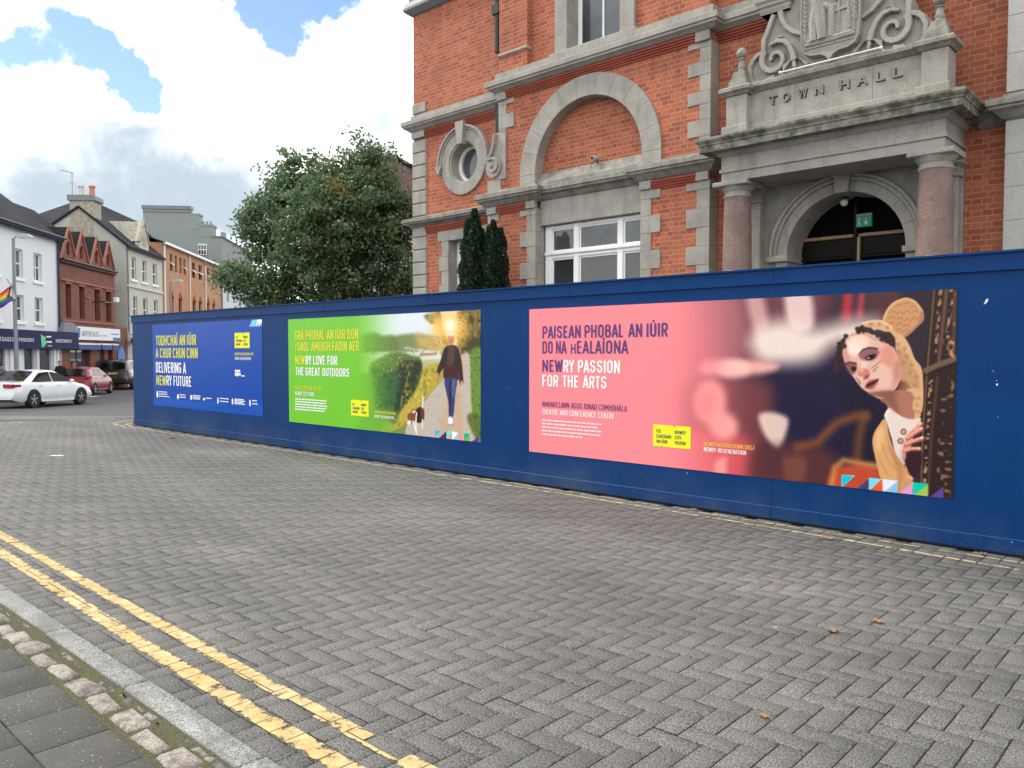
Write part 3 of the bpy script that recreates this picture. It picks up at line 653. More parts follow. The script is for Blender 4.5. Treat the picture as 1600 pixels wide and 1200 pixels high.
for r in range(14):
    y1 = 1.272 - .292 * r; off = (-3.477, -3.60, -3.44, -3.56)[r % 4]
    for k in range(-62 if r < 3 else -30, 16):
        topblock(V, F, T, off + .338 * k + .002, off + .338 * (k + 1) - .002, y1 - .289, y1 - .002, -.06, .022 + random.uniform(-.0015, .0015), .004, .0008, random.uniform(.82, 1.15))
structure(mesh_np('pavement_slabs', V, F, 'slab', T))
mb = MB(); mb.quad((-26, -3.2, .006), (4, -3.2, .006), (4, 1.26, .006), (-26, 1.26, .006)); structure(mb.build('ground', 'moss'))
for i, (x, y, r) in enumerate(((-2.615, 6.80, .035), (-1.585, 4.898, .032), (-1.722, 4.56, .03), (-1.527, 3.279, .024), (-4.1, 7.13, .03), (-14.65, 6.57, .075), (-1.52, 7.12, .03))):
    mb = MB(); n = 9; a0 = random.uniform(0, 6)
    ring = [(r * (.55 + .45 * (k % 2)) * math.cos(2 * PI * k / n * 1.) * 1.5, r * (.55 + .45 * (k % 2)) * math.sin(2 * PI * k / n)) for k in range(n)]
    vs = [(0, 0, .012)] + [(p[0], p[1], .006 + .35 * r * random.random()) for p in ring]
    mb.add(vs, [(0, 1 + k, 1 + (k + 1) % n) for k in range(n)]); mb.tube([(0, 0, .012), (r, -r * .9, .016), (r * 1.8, -r, .008)], .0018, 4)
    o = mb.build('fallen_leaf', 'dry_leaf'); o.location = (x, y, .003); o.rotation_euler = (0, 0, a0)
    tag(o, ['brown fallen leaf on the faded yellow line close to the hoarding', 'bigger orange brown fallen leaf of the pair on open paving below the pink poster', 'smaller brown fallen leaf of the pair on open paving below the pink poster', 'lone brown fallen leaf on the paving far from the hoarding', 'brown leaf lying against the foot of the hoarding below the pink poster', 'reddish leaf litter on the far paving below the blue poster', 'brown leaf against the foot of the hoarding near its right end'][i], 'leaf', 'dry leaves scattered on the paving')

# ================================================================== HOARDING
HY = 7.2
ho = thing('hoarding', 'long dark blue painted plywood hoarding with three posters across the front of the town hall', 'hoarding', (-7, HY, 0))
xs = [-17.95 + 2.44 * k for k in range(10)]
for a, b in zip(xs, xs[1:]):
    mb = MB(); mb.bbox(a + .0003, b - .0003, HY + random.uniform(-.0003, .0003), HY + .018, .03, 2.36, .0015); mb.build('panel', 'hoarding_blue', ho)
mb = MB(); mb.box(-17.95, -17.932, HY + .02, 11.2, .03, 2.36); mb.build('panel', 'hoarding_blue', ho)
mb = MB()
for a in xs[:-1]: mb.bbox(a - .012 if a == xs[0] else a, a + 2.438, HY - .024, HY + .0, 2.235, 2.37, .003)
mb.build('top_board', 'hoarding_blue', ho)
mb = MB(); mb.box(-17.99, xs[-1], HY - .045, HY + .10, 2.371, 2.389); mb.build('capping', 'hoarding_blue', ho)
mb = MB()
for a in xs[:-1]: mb.bbox(a, a + 2.437, HY - .018, HY - .001, .02 + (0 if a < -9 else .004), .137, .003)
mb.build('skirting_board', 'hoarding_blue', ho)
mb = MB(); mb.box(xs[0], xs[-1], HY - .0165, HY - .0012, .1372, .141); mb.build('skirting_highlight', 'highlight_and_screw_blue', ho)  # thin paler strip paints the highlight along the top of the skirting
mb = MB(); mb.box(xs[0], xs[-1], HY + .03, HY + .08, 0, .05); mb.build('ground_rail', 'black_iron', ho)
mb = MB()
for k in range(9):
    for z in (.3, 1.2, 2.1): mb.box(xs[k] + .0, xs[k + 1], HY + .02, HY + .065, z, z + .09)
    mb.box(xs[k] + .02, xs[k] + .11, HY + .066, HY + .12, 0, 2.3)
mb.build('timber_frame', 'dark_wood', ho)
mb = MB()
for x, z, s in ((-1.56, 2.0, .0215), (-1.47, 1.345, .012), (-1.475, 1.375, .004), (-1.50, 1.45, .004), (-1.46, 1.09, .004), (-1.34, .12, .005), (-4.22, .36, .006), (-6.72, 1.15, .005)):
    n = 7; mb = MB(); mb.add([(x + s * random.uniform(.5, 1.1) * math.cos(2 * PI * k / n) * (.9 if s > .02 else .8), HY - .0019 - (.0175 if z < .13 else 0), z + s * random.uniform(.6, 1.2) * math.sin(2 * PI * k / n) + (s * .8 * math.cos(2 * PI * k / n) if s > .02 else 0)) for k in range(n)], [tuple(range(n))]); mb.build('paint_scuff', 'chip_white', ho)
mb = MB()
for a in xs[:-1]:
    for x in (a + .03, a + 1.22, a + 2.41):
        for z in (.34, .8, 1.25, 1.7, 2.15): mb.add([(x + .006 * math.cos(PI * k / 3), HY - .0012, z + .006 * math.sin(PI * k / 3)) for k in range(6)], [tuple(range(6))])
o = mb.build('screw_head', 'highlight_and_screw_blue', ho); o['kind'] = 'stuff'

# ------------------------------------------------------------------ posters: printed pictures, painted as ink colours on a fine grid
def smooth_closed(P):
    P = np.asarray(P); out = []; n = len(P)
    for i in range(n):
        a, b, c, d = P[i - 1], P[i], P[(i + 1) % n], P[(i + 2) % n]
        for t in (0, .25, .5, .75): out.append(.5 * ((2 * b) + (-a + c) * t + (2 * a - 5 * b + 4 * c - d) * t * t + (-a + 3 * b - 3 * c + d) * t ** 3))
    return np.array(out)
def seg_dist(X, Y, A, B):
    d = B - A; L = d @ d + 1e-9; t = np.clip(((X - A[0]) * d[0] + (Y - A[1]) * d[1]) / L, 0, 1)
    return (X - A[0] - t * d[0]) ** 2 + (Y - A[1] - t * d[1]) ** 2
def paint(spec, w, h, nx, ny, base):
    img = np.empty((ny, nx, 3)); img[:] = base; gx = np.linspace(0, w, nx); gy = np.linspace(0, h, ny)
    for line in spec.strip().split('\n'):
        q = line.split(); kind = q[0]; col = np.array([float(c) for c in q[1:4]]) / 255.
        al, bl, wd = map(float, q[4:7]); pts = np.array(list(map(float, q[7:])))
        if kind == 'g':
            t = np.clip((gx - pts[0]) / (pts[1] - pts[0]), 0, 1); m = al * (1 - t * t * (3 - 2 * t)); img = img * (1 - m[None, :, None]) + col * m[None, :, None]; continue
        P = pts.reshape(-1, 2)
        if kind == 'q': P = smooth_closed(P)
        b = max(bl, .35) if kind != 'n' else .5; mg = b + wd + 1
        i0, i1 = np.searchsorted(gx, P[:, 0].min() - mg), np.searchsorted(gx, P[:, 0].max() + mg); j0, j1 = np.searchsorted(gy, P[:, 1].min() - mg), np.searchsorted(gy, P[:, 1].max() + mg)
        if i1 <= i0 or j1 <= j0: continue
        X, Y = np.meshgrid(gx[i0:i1], gy[j0:j1]); D = np.full(X.shape, 1e9)
        if kind == 's':
            for A, B in zip(P, P[1:]): D = np.minimum(D, seg_dist(X, Y, A, B))
            sd = np.sqrt(D) - wd / 2
        else:
            ins = np.zeros(X.shape, bool)
            for k in range(len(P)):
                A, B = P[k - 1], P[k]; D = np.minimum(D, seg_dist(X, Y, A, B))
                if A[1] != B[1]: ins ^= ((A[1] > Y) != (B[1] > Y)) & (X < (B[0] - A[0]) * (Y - A[1]) / (B[1] - A[1]) + A[0])
            sd = np.where(ins, -np.sqrt(D), np.sqrt(D))
        m = np.clip(.5 - sd / (2 * b), 0, 1); m = m * m * (3 - 2 * m) * al
        if kind == 'n':
            gh, gw = int(h / bl) + 3, int(w / bl) + 3; g = rng.random((gh, gw)); u = X / bl; v = Y / bl; iu, iv = u.astype(int), v.astype(int); fu, fv = u - iu, v - iv
            nz = (g[iv, iu] * (1 - fu) + g[iv, iu + 1] * fu) * (1 - fv) + (g[iv + 1, iu] * (1 - fu) + g[iv + 1, iu + 1] * fu) * fv
            m = m * np.clip((nz - (1 - wd)) * 5, 0, 1)
        img[j0:j1, i0:i1] = img[j0:j1, i0:i1] * (1 - m[..., None]) + col * m[..., None]
    img = np.clip(img + rng.normal(0, .008, (ny, nx, 1)), 0, 1)
    return np.where(img <= .04045, img / 12.92, ((img + .055) / 1.055) ** 2.4) * .86
def poster(label, x0, x1, z0, z1, spec, nx, ny, base):
    t = thing('poster', label, 'poster', ((x0 + x1) / 2, HY - .004, z0), 0, 'posters on the blue hoarding')
    w, h = (x1 - x0) * 100, (z1 - z0) * 100; img = paint(spec, w, h, nx, ny, np.array(base) / 255.)
    gx = np.linspace(x0, x1, nx); gz_ = np.linspace(z0, z1, ny); XX, ZZ = np.meshgrid(gx, gz_); V = np.stack([XX, np.full_like(XX, HY - .004), ZZ], -1).reshape(-1, 3)
    i = np.arange(nx - 1)[None] + nx * np.arange(ny - 1)[:, None]; F = np.stack([i, i + 1, i + nx + 1, i + nx], -1).reshape(-1, 4)
    o = mesh_np('print', V, F, 'poster_print', parent=t)
    a = o.data.color_attributes.new('ink', 'FLOAT_COLOR', 'POINT'); a.data.foreach_set('color', np.concatenate([img.reshape(-1, 3), np.ones((nx * ny, 1))], 1).astype(np.float32).ravel())
    return t
TY = HY - .0065
def lines(t, name, mat, items, bold=.155):
    rows = {}
    for it in items: rows.setdefault(round(it[2], 2), []).append(it)
    for r in rows.values():
        mb = MB()
        for body, x, z, h, w in r: sign_text(mb, body, x, z, h, w, TY, bold)
        mb.build(name, mat, t, recalc=False)
def blurb(t, mat, x, z, widths, h, pitch, name='small_print'):
    """rows of print too small to read: word-length dashes"""
    mb = MB()
    for k, w in enumerate(widths):
        a = x
        while a < x + w - .02:
            l = min(random.uniform(.03, .1), x + w - a); mb.quad(*[(p, TY, q) for p, q in ((a, z - pitch * k), (a + l, z - pitch * k), (a + l, z - pitch * k + h), (a, z - pitch * k + h))]); a += l + h * .55
    return mb.build(name, mat, t, recalc=False)
def city_logo(t, x0, x1, z0, z1, small=False):
    mb = MB(); w = x1 - x0; h = z1 - z0; y = TY; a = x0 + .53 * w; n = .05 * w
    mb.quad(*[(p, y, q) for p, q in ((x0, z0), (x0 + .22 * w, z0), (x0 + .235 * w, z0 + n), (x0 + .27 * w, z0), (x1, z0), (x1, z1), (a + .08 * w, z1), (a + .06 * w, z1 - n), (a, z1), (x0, z1))])
    e = mb.build('emblem', 'ink_lime', t, recalc=False)
    mb = MB(); y = TY - .002; hh = h * .15
    for k, (s, u) in enumerate((('FIS', .12), ('CHATHAIR', .40), ('AN IÚIR', .30))): sign_text(mb, s, x0 + .09 * w, z0 + h * (.64 - .235 * k), hh, w * u, y)
    mb.build('emblem_lettering', 'ink_navy', e, recalc=False); mb = MB()
    for k, (s, u) in enumerate((('NEWRY', .29), ('CITY', .17), ('VISION', .28))): sign_text(mb, s, x0 + .585 * w, z0 + h * (.64 - .235 * k), hh, w * u, y)
    mb.build('emblem_lettering', 'ink_navy', e, recalc=False)
ART_ARTS='''
p 58 38 52 1 0 0 156.9 194.9 474.5 176 478.5 -15.9 158.9 -62.3
q 112 62 74 0.9 12 0 186.5 198.1 345.2 188 346 135.9 317 111.8 187.4 98.3
q 150 95 105 0.9 14 0 177.9 181.1 267.8 176.7 273.6 111.5 178.7 88.1
q 240 190 185 0.7 6 0 277.7 178.5 293.6 177.7 302.5 138.9 290.6 129.9
q 245 215 208 0.85 5 0 317.3 176.5 339.9 175.3 343.7 142.5 323.5 140.7
s 185 48 58 0.9 4 8.5 375.2 175.6 373.6 150.3
s 200 70 75 0.8 4 5.2 387.5 174.9 384.9 152.1
q 84 50 48 0.8 5 0 392.6 174.6 420.8 173.1 409.8 149.3 396 149.7
q 44 38 46 0.9 4 0 418.9 173.2 444.9 171.9 440.8 102.8 429.4 118.7
q 34 27 55 1 10 0 305.4 104.9 372.1 112.2 407.1 81.6 411.3 65.3 402.1 27.4 367.2 24.2 310.9 46.3 303.4 77.7
q 30 26 44 0.9 6 0 366 97.2 411.1 73.5 404.1 27.6 383.8 34.2
q 240 222 212 0.95 13 0 283.3 130 295.3 143.5 316.5 149.8 343.7 141.4 377.8 148.1 402 144.4 394.5 118.6 367.7 127.1 346.4 112 319.4 108.5 293.3 111.6
q 244 178 170 0.9 5 0 234.7 111.2 283.5 111.6 310.1 108.4 305.4 101.5 276.3 96.4 234.9 96.7
q 120 62 66 0.8 12 0 229.5 89.4 298.4 91.2 306 59.6 294.4 26.8 230.3 21.4
q 236 205 192 0.9 4 0 292.8 58.9 305.9 63 321.2 58.2 320.3 44.7 312.3 29.4 299.1 40.9
q 222 82 88 0.85 12 0 202.3 34.1 277 37 289.8 3.2 275.1 -7.7 202.8 -15.8
q 250 175 165 0.8 5 0 246.5 8.4 259.5 14.4 257.2 -12.1 249.4 -13
q 90 48 50 0.8 10 0 289.5 26.4 358.5 32.1 359 -0.5 290 -8.4
q 124 70 58 0.8 5 0 318.3 19.7 338.8 22.7 336.9 1.4 320.9 -0.3
s 138 78 42 0.8 5 7.1 331.9 32.1 349.7 37.9 366.7 56.5 383.3 63.8 391.4 64.2
s 116 70 42 0.8 5 6.5 390.4 64.2 386.6 47.1 384.9 25.8
q 190 74 46 0.95 4 0 364.2 13.1 377.8 19.8 402.2 20.1 404.6 -1.5 362.3 -2.3
s 206 144 74 0.85 3.5 4.1 362.3 -4.5 365.6 16.5 373.6 23.7 388.1 22.3 401.2 21.5
q 252 168 160 0.9 7 0 258.8 70.9 256.6 59.8 250.2 51.3 241.1 47.7 231.9 50.2 225 58.1 222.4 69.4 224.8 80.8 231.5 89.3 240.7 92.5 249.7 89.8 256.3 81.9
q 226 120 118 0.6 6 0 245.1 67.4 244.2 62.1 241.9 58.1 238.6 56.6 235.2 57.8 232.7 61.5 231.8 66.8 232.6 72.1 235 76 238.3 77.5 241.7 76.3 244.1 72.5
q 252 176 166 0.9 7 0 269.8 40.7 264.4 35.6 256.7 33.5 248.7 35.1 242.5 39.9 239.9 46.8 241.6 53.7 247.2 58.9 255 60.8 263 59 268.9 54.2 271.4 47.5
q 255 205 195 0.8 6 0 283.5 103.6 281.3 99.3 275.1 96 266.5 94.6 257.7 95.6 251.2 98.7 248.7 103.1 251.1 107.6 257.6 110.9 266.3 112.1 274.9 111 281.2 107.9
q 190 95 105 0.35 14 0 221.7 140.5 249.9 147.4 255.1 115 230.5 108.8
g 254 139 147 1 0 0 181.5 300.2
p 46 32 32 1 0.4 0 441.6 172 463.4 172.8 462.6 -4.4 435.4 -1.9 435.7 58.6 437.5 98.7
s 120 84 66 0.9 0.6 1.3 444.2 170.3 439.9 98.8 437.7 50.7 437.4 6.4
s 104 72 60 0.9 0.8 2.6 453.5 170.6 448.9 112.8
s 82 56 48 0.9 0.8 2.2 448.1 99 444.5 51.2 442.7 3
s 96 70 60 0.7 0.8 2.6 459.5 169.1 459.4 114.8
s 112 86 72 0.95 1 4.5 438.9 104.4 449.7 109.8 462.8 115.2
s 30 22 26 0.9 0.6 1.1 439.9 100.4 449.8 105.3 462.9 110.6
n 170 128 92 0.9 2.2 0.5 447.6 170.7 450.6 170.6 446.9 112.8 444.6 112.8
n 190 142 98 0.9 2.6 0.42 455.6 170.3 460.5 170.1 459.9 114.8 453.5 114.8
n 150 112 84 0.8 3 0.42 451.6 101 460.8 105.1 459.8 1.1 448.1 3.7
n 180 140 100 0.9 2 0.45 441.7 98.8 444.8 98.9 441.1 6.9 438.5 6.6
n 140 104 80 0.7 2 0.3 452 157.8 458.5 159.5 456.7 116.7 451.3 118.7
q 200 146 102 1 0.4 0 404.3 147 406.3 153.9 410.3 160.2 415.9 163.8 422.3 165.4 428.7 163.3 434.3 157.1 436.9 149.9 436.1 145.3 431.5 140.4 427.6 136.2 422.9 132.5 418.9 133 411.4 140.8
q 160 108 74 0.7 1.2 0 434.3 156.3 436.9 149.9 436.1 145.3 431.5 140.4 427.6 136.2 422.9 132.5 420.5 132.9 427.6 138.8 432.9 145.4
s 232 190 140 0.9 0.8 1 405.6 147.9 407.9 155.1 413.5 161.4 422.3 164.9 429.5 162 435.5 153.7
s 150 98 66 0.8 0.5 0.7 414.5 158.1 416 159.9 418.2 159.6 419.1 158.1
s 150 98 66 0.8 0.5 0.7 421 159.5 422.4 161.3 424.6 161.1 425.4 159.5
s 150 98 66 0.8 0.5 0.7 426.6 156.8 428 158.6 430.2 158.3 431 156.8
s 150 98 66 0.8 0.5 0.7 409.7 153.1 411.2 154.9 413.5 154.7 414.3 153.1
s 150 98 66 0.8 0.5 0.7 415.5 152 416.9 153.9 419.1 153.6 420 152.1
s 150 98 66 0.8 0.5 0.7 421.1 152.3 422.5 154.1 424.7 153.9 425.6 152.3
s 150 98 66 0.8 0.5 0.7 427.5 152.5 428.8 154.3 431.1 154.1 431.9 152.5
s 150 98 66 0.8 0.5 0.7 409.8 147.9 411.3 149.8 413.6 149.5 414.4 148
s 150 98 66 0.8 0.5 0.7 416 146.9 417.4 148.7 419.6 148.5 420.5 146.9
s 150 98 66 0.8 0.5 0.7 422 145.9 423.4 147.7 425.7 147.5 426.5 145.9
s 150 98 66 0.8 0.5 0.7 427.6 146.6 429 148.4 431.2 148.2 432 146.6
s 150 98 66 0.8 0.5 0.7 409.1 143.2 410.5 145 412.8 144.8 413.7 143.3
s 150 98 66 0.8 0.5 0.7 415.6 142.6 417.1 144.5 419.3 144.2 420.2 142.7
s 150 98 66 0.8 0.5 0.7 421.3 140.8 422.7 142.6 425 142.4 425.8 140.9
s 150 98 66 0.8 0.5 0.7 414.9 137.5 416.3 139.3 418.6 139.1 419.4 137.6
s 150 98 66 0.8 0.5 0.7 420.6 136.5 422 138.4 424.2 138.2 425.1 136.6
q 214 170 126 1 0.4 0 382 140.5 388 145.3 393 146.9 403.9 146.9 410.6 142.5 415.6 136.4 421.3 132.9 426.2 125.2 430.4 114.2 436.5 103.3 437.1 71.2 430.4 71.7 428.5 88.7 419.5 97 419.8 107.3 415 123.6 410.8 133.1 404.1 138.4 392.3 141.2
q 178 128 90 0.6 2 0 415.8 122.7 423.9 119.3 428.9 109.1 434.6 97.3 435.9 71.1 430.4 71.7 428.5 88.7 419.5 97 419.8 107.3
q 164 116 80 0.6 0.8 0 396.5 143.7 396.3 142.8 395.6 142.1 394.8 141.9 394 142.1 393.3 142.8 393.1 143.8 393.3 144.8 393.9 145.5 394.7 145.7 395.6 145.4 396.2 144.7
q 164 116 80 0.6 0.8 0 403.2 143.6 402.9 142.6 402.3 141.9 401.5 141.7 400.7 142 400.1 142.7 399.8 143.7 400 144.6 400.6 145.3 401.5 145.5 402.3 145.3 402.9 144.5
q 164 116 80 0.6 0.8 0 409.8 140.8 409.6 139.9 409 139.2 408.2 139 407.4 139.2 406.7 140 406.5 140.9 406.7 141.9 407.3 142.5 408.1 142.8 409 142.5 409.6 141.8
q 164 116 80 0.6 0.8 0 415.7 131.3 415.5 130.3 414.9 129.7 414.1 129.4 413.3 129.7 412.7 130.4 412.4 131.3 412.6 132.3 413.2 133 414 133.2 414.8 132.9 415.4 132.2
q 164 116 80 0.6 0.8 0 419 126.1 418.8 125.2 418.2 124.5 417.4 124.2 416.6 124.5 416 125.2 415.8 126.1 416 127.1 416.6 127.8 417.4 128 418.2 127.8 418.8 127.1
q 164 116 80 0.6 0.8 0 423.9 122.7 423.7 121.7 423.1 121.1 422.3 120.8 421.5 121.1 420.9 121.7 420.7 122.7 420.9 123.6 421.5 124.3 422.2 124.6 423.1 124.3 423.7 123.6
q 164 116 80 0.6 0.8 0 419.1 119.3 418.9 118.3 418.4 117.6 417.6 117.4 416.7 117.6 416.1 118.3 415.9 119.3 416.1 120.2 416.7 120.9 417.5 121.1 418.3 120.9 418.9 120.2
q 164 116 80 0.6 0.8 0 425.6 115.9 425.4 114.9 424.8 114.2 424 114 423.2 114.2 422.6 114.9 422.4 115.9 422.6 116.8 423.2 117.5 424 117.7 424.8 117.5 425.4 116.8
q 164 116 80 0.6 0.8 0 423.3 110.7 423.1 109.8 422.5 109.1 421.7 108.8 420.9 109.1 420.3 109.8 420.1 110.7 420.3 111.6 420.9 112.3 421.7 112.6 422.5 112.4 423.1 111.7
q 164 116 80 0.6 0.8 0 429.7 109.1 429.5 108.2 428.9 107.5 428.1 107.2 427.3 107.4 426.8 108.1 426.5 109.1 426.7 110 427.3 110.7 428.1 110.9 428.9 110.7 429.5 110
q 164 116 80 0.6 0.8 0 428.2 102.3 428 101.3 427.5 100.6 426.7 100.4 425.9 100.6 425.3 101.3 425.1 102.2 425.3 103.2 425.8 103.9 426.6 104.1 427.4 103.9 428 103.2
q 164 116 80 0.6 0.8 0 433.8 99 433.6 98.1 433.1 97.4 432.3 97.1 431.5 97.3 430.9 98 430.7 98.9 430.9 99.9 431.4 100.6 432.2 100.8 433 100.6 433.6 99.9
q 164 116 80 0.6 0.8 0 432.4 92.2 432.2 91.2 431.6 90.5 430.8 90.3 430 90.5 429.4 91.2 429.2 92.1 429.4 93 430 93.7 430.8 94 431.6 93.8 432.1 93.1
q 164 116 80 0.6 0.8 0 435.6 85.5 435.4 84.6 434.9 83.9 434.1 83.6 433.3 83.8 432.7 84.5 432.5 85.4 432.7 86.3 433.3 87 434 87.3 434.8 87.1 435.4 86.4
q 164 116 80 0.6 0.8 0 433.4 78.7 433.2 77.7 432.7 77 431.9 76.7 431.1 76.9 430.5 77.6 430.3 78.5 430.5 79.5 431 80.2 431.8 80.5 432.6 80.2 433.2 79.6
s 240 212 170 0.8 1 1.2 387.1 144.8 394.7 146.4 403.9 146.2 411.4 140.8
q 172 112 92 1 0.8 0 403.4 80.9 419.6 94.4 427.7 90.3 430.4 70.9 412.7 70 408.5 75
q 112 66 60 0.8 3.5 0 405.1 81 419.6 94.4 423.7 90.2 413.4 77.8
q 224 176 158 1 0.5 0 371 119.2 372.6 128.2 376.9 135.3 384.6 138.3 393.2 136.8 402.6 128.8 410.9 126.2 415.9 119.3 420 107.3 419.7 97 415.6 88.3 409.2 81.5 403.4 79.6 395.8 83.2 388.1 88.3 383.7 93.5 378.8 100.5 373.8 108.5
q 240 208 194 0.9 3.5 0 392.8 129.6 393 125.2 390.9 121.1 386.9 118.4 382.1 117.8 377.7 119.5 375 123 374.7 127.5 376.9 131.6 381 134.3 385.9 134.8 390.1 133.1
q 214 138 118 0.8 3.5 0 415.8 117 415.8 112.2 414.1 108.3 411.2 106.4 407.7 107.1 404.7 110 402.9 114.6 402.9 119.4 404.7 123.3 407.7 125.2 411.1 124.5 414.1 121.5
q 206 140 120 0.7 3 0 419.4 99.7 418.1 94.2 416 90.4 413.8 89.2 412 91 411.1 95.4 411.4 101 412.8 106.5 414.8 110.2 417.1 111.4 418.8 109.5 419.7 105.3
q 228 186 168 0.7 3 0 413.8 98.6 412.7 93.4 409.5 89.5 405 87.9 400.4 89.2 396.9 92.9 395.6 98.2 396.7 103.5 400 107.4 404.6 108.8 409.2 107.5 412.5 103.7
q 196 132 114 0.6 1.6 0 412.2 86.1 411.6 84.9 409.5 83.5 406.4 82.2 403.1 81.4 400.6 81.3 399.4 82 400.1 83.2 402.2 84.6 405.4 85.9 408.6 86.6 411.1 86.7
q 236 202 188 0.8 2.5 0 391.7 107.2 389.9 104.2 387.7 102.3 385.8 102.2 384.6 103.8 384.5 106.7 385.4 110.1 387.3 113.1 389.4 114.9 391.4 115.1 392.5 113.5 392.7 110.6
q 190 130 116 0.6 2.5 0 371.4 119.2 373.5 126.4 377.2 113.9 379.2 100.5 373.8 108.5
q 120 62 72 0.75 1.8 0 385 117.5 390.9 122.8 399.3 122.7 401.9 119.3 398.7 114 392.8 112.2 387.6 113.1
s 58 30 36 0.95 0.7 1.4 385.2 117.9 388.4 121.7 393.4 123.5 400.2 122.7
q 44 24 34 0.95 0.7 0 390.2 114.8 394.4 117.5 399.4 117.9 397.8 114 392.8 112.6
q 230 215 210 0.7 0.4 0 394.2 114.6 394 114.2 393.7 114 393.2 113.9 392.7 114 392.3 114.2 392.1 114.6 392.3 114.9 392.6 115.2 393.1 115.3 393.7 115.2 394 114.9
q 28 16 26 1 0.4 0 397.2 115.6 397 114.8 396.5 114.3 395.7 114.1 394.9 114.3 394.4 114.8 394.2 115.6 394.4 116.3 394.9 116.9 395.7 117.1 396.4 116.9 397 116.3
q 118 58 62 0.8 1.5 0 373.3 109.4 378.2 110.8 383 109.9 383.5 105 380.9 100.5 377.4 102.3
s 58 30 36 0.95 0.7 1.1 373.4 108.9 376.8 110.9 382.5 109.9
q 40 20 28 1 0.7 0 382.8 104.2 382.2 103.3 381.2 102.9 380 103 379 103.6 378.5 104.6 378.5 105.8 379.2 106.7 380.2 107.1 381.4 107 382.3 106.4 382.9 105.3
q 206 124 106 0.95 1.2 0 394.1 103 394 101 392.6 99.2 390.4 98 387.8 97.8 385.7 98.6 384.6 100.2 384.7 102.1 386.1 104 388.4 105.2 390.9 105.4 393 104.6
q 232 170 152 0.8 1.2 0 389.2 103.8 388.9 102.9 388.1 102.2 387 102 385.8 102.2 385 102.8 384.7 103.7 385 104.6 385.8 105.3 386.9 105.5 388 105.3 388.9 104.7
q 128 60 58 0.9 0.8 0 388.3 98 391.3 99.4 394.2 100.8 393 97.2 390.1 95.9
q 150 78 80 1 0.7 0 390.5 88.8 392.7 93.7 397.3 96 401.9 97 401.5 94.4 399.1 90.8 397.4 87.7 394.1 87.6
q 66 26 32 1 0.5 0 391.5 89.7 394 92.9 401.5 95.9 399.9 93.5 394 89.8
s 206 126 126 0.8 0.8 1.4 394.9 87.6 398.3 89 401.1 92.6
s 64 38 40 0.95 0.3 0.4 395.9 105.9 399.6 108.8 403.3 112.1
s 64 38 40 0.95 0.3 0.4 396.7 103.9 398.8 105.3 401.3 107.5
s 64 38 40 0.95 0.3 0.4 397.6 102.4 398.7 103.5 400.1 104.2
s 64 38 40 0.95 0.3 0.4 382.7 97 384.9 94.8 386.7 92.2
s 64 38 40 0.95 0.3 0.4 384 97 386.2 94.4
s 64 38 40 0.95 0.3 0.4 385.4 94 386.5 89.6
q 250 226 214 0.7 3 0 385.4 124.6 385.8 121.4 384.9 118.6 382.7 116.9 380 116.8 377.4 118.3 375.7 121 375.2 124.2 376.2 127 378.4 128.7 381.1 128.8 383.7 127.3
q 190 120 104 0.6 3 0 421 105.1 420 100.1 418.4 96.5 416.6 95.3 415.1 96.9 414.4 100.8 414.5 106 415.6 111 417.2 114.6 418.9 115.7 420.4 114.1 421.1 110.3
q 240 200 184 0.5 1.2 0 390.4 98.4 390.2 97.6 389.2 96.8 387.7 96 386 95.5 384.7 95.4 384 95.8 384.2 96.6 385.2 97.5 386.8 98.3 388.5 98.8 389.8 98.8
s 176 112 100 0.5 1.5 0.9 386.4 108.6 385.6 105.1 385.2 102.4
s 170 104 92 0.5 1.5 0.7 393 98.1 394.4 96 394.8 93.8
q 44 28 28 1 0.8 0 382 139.8 385.4 141.3 392.3 141.2 397.4 138.5 404.1 137 410.7 136.5 414.5 130.4 414.8 124.4 410.9 125.3 405.5 130.1 399.1 134.1 392.4 137 384.6 137.6
q 48 32 32 1 0.9 0 373.4 133.6 368.2 128.2 365.8 121 365.3 112 366.3 104.8 369 103.5 370.2 109.3 369.1 113.8 370.8 121 372.8 128.2
q 45 31 30 1 0.9 0 385.5 139.9 385.1 138.9 384.3 138.4 383.2 138.2 382.2 138.6 381.5 139.4 381.3 140.4 381.7 141.3 382.5 141.9 383.6 142 384.6 141.6 385.3 140.8
s 92 66 58 0.4 0.7 0.5 381.9 139.5 382.8 140.7 384 140.5
q 40 27 26 1 0.9 0 388.2 140 387.3 139.4 386.3 139.2 385.5 139.5 385.1 140.3 385.2 141.4 385.8 142.4 386.7 143 387.7 143.2 388.5 142.9 388.9 142.1 388.8 141
s 92 66 58 0.4 0.7 0.5 384.9 140.3 385.8 141.5 387 141.3
q 60 41 40 1 0.9 0 390 138.5 389.1 138.5 388.3 138.9 387.9 139.7 388 140.5 388.5 141.2 389.4 141.6 390.3 141.6 391.1 141.1 391.5 140.4 391.4 139.6 390.9 138.9
s 92 66 58 0.4 0.7 0.5 388.4 140.1 389.2 141.3 390.4 141.1
q 53 36 35 1 0.9 0 394.5 138 393.6 137.5 392.8 137.6 392.1 138 391.9 138.8 392.1 139.6 392.8 140.4 393.7 140.8 394.6 140.8 395.2 140.4 395.4 139.6 395.2 138.7
s 92 66 58 0.4 0.7 0.5 391.8 139.3 392.6 140.5 393.8 140.3
q 47 32 31 1 0.9 0 395.6 135.2 394.6 135.3 393.8 135.9 393.3 136.8 393.4 137.9 393.9 138.7 394.8 139.1 395.8 139 396.6 138.5 397.1 137.5 397 136.5 396.5 135.7
s 92 66 58 0.4 0.7 0.5 394.8 137.7 395.6 138.9 396.8 138.8
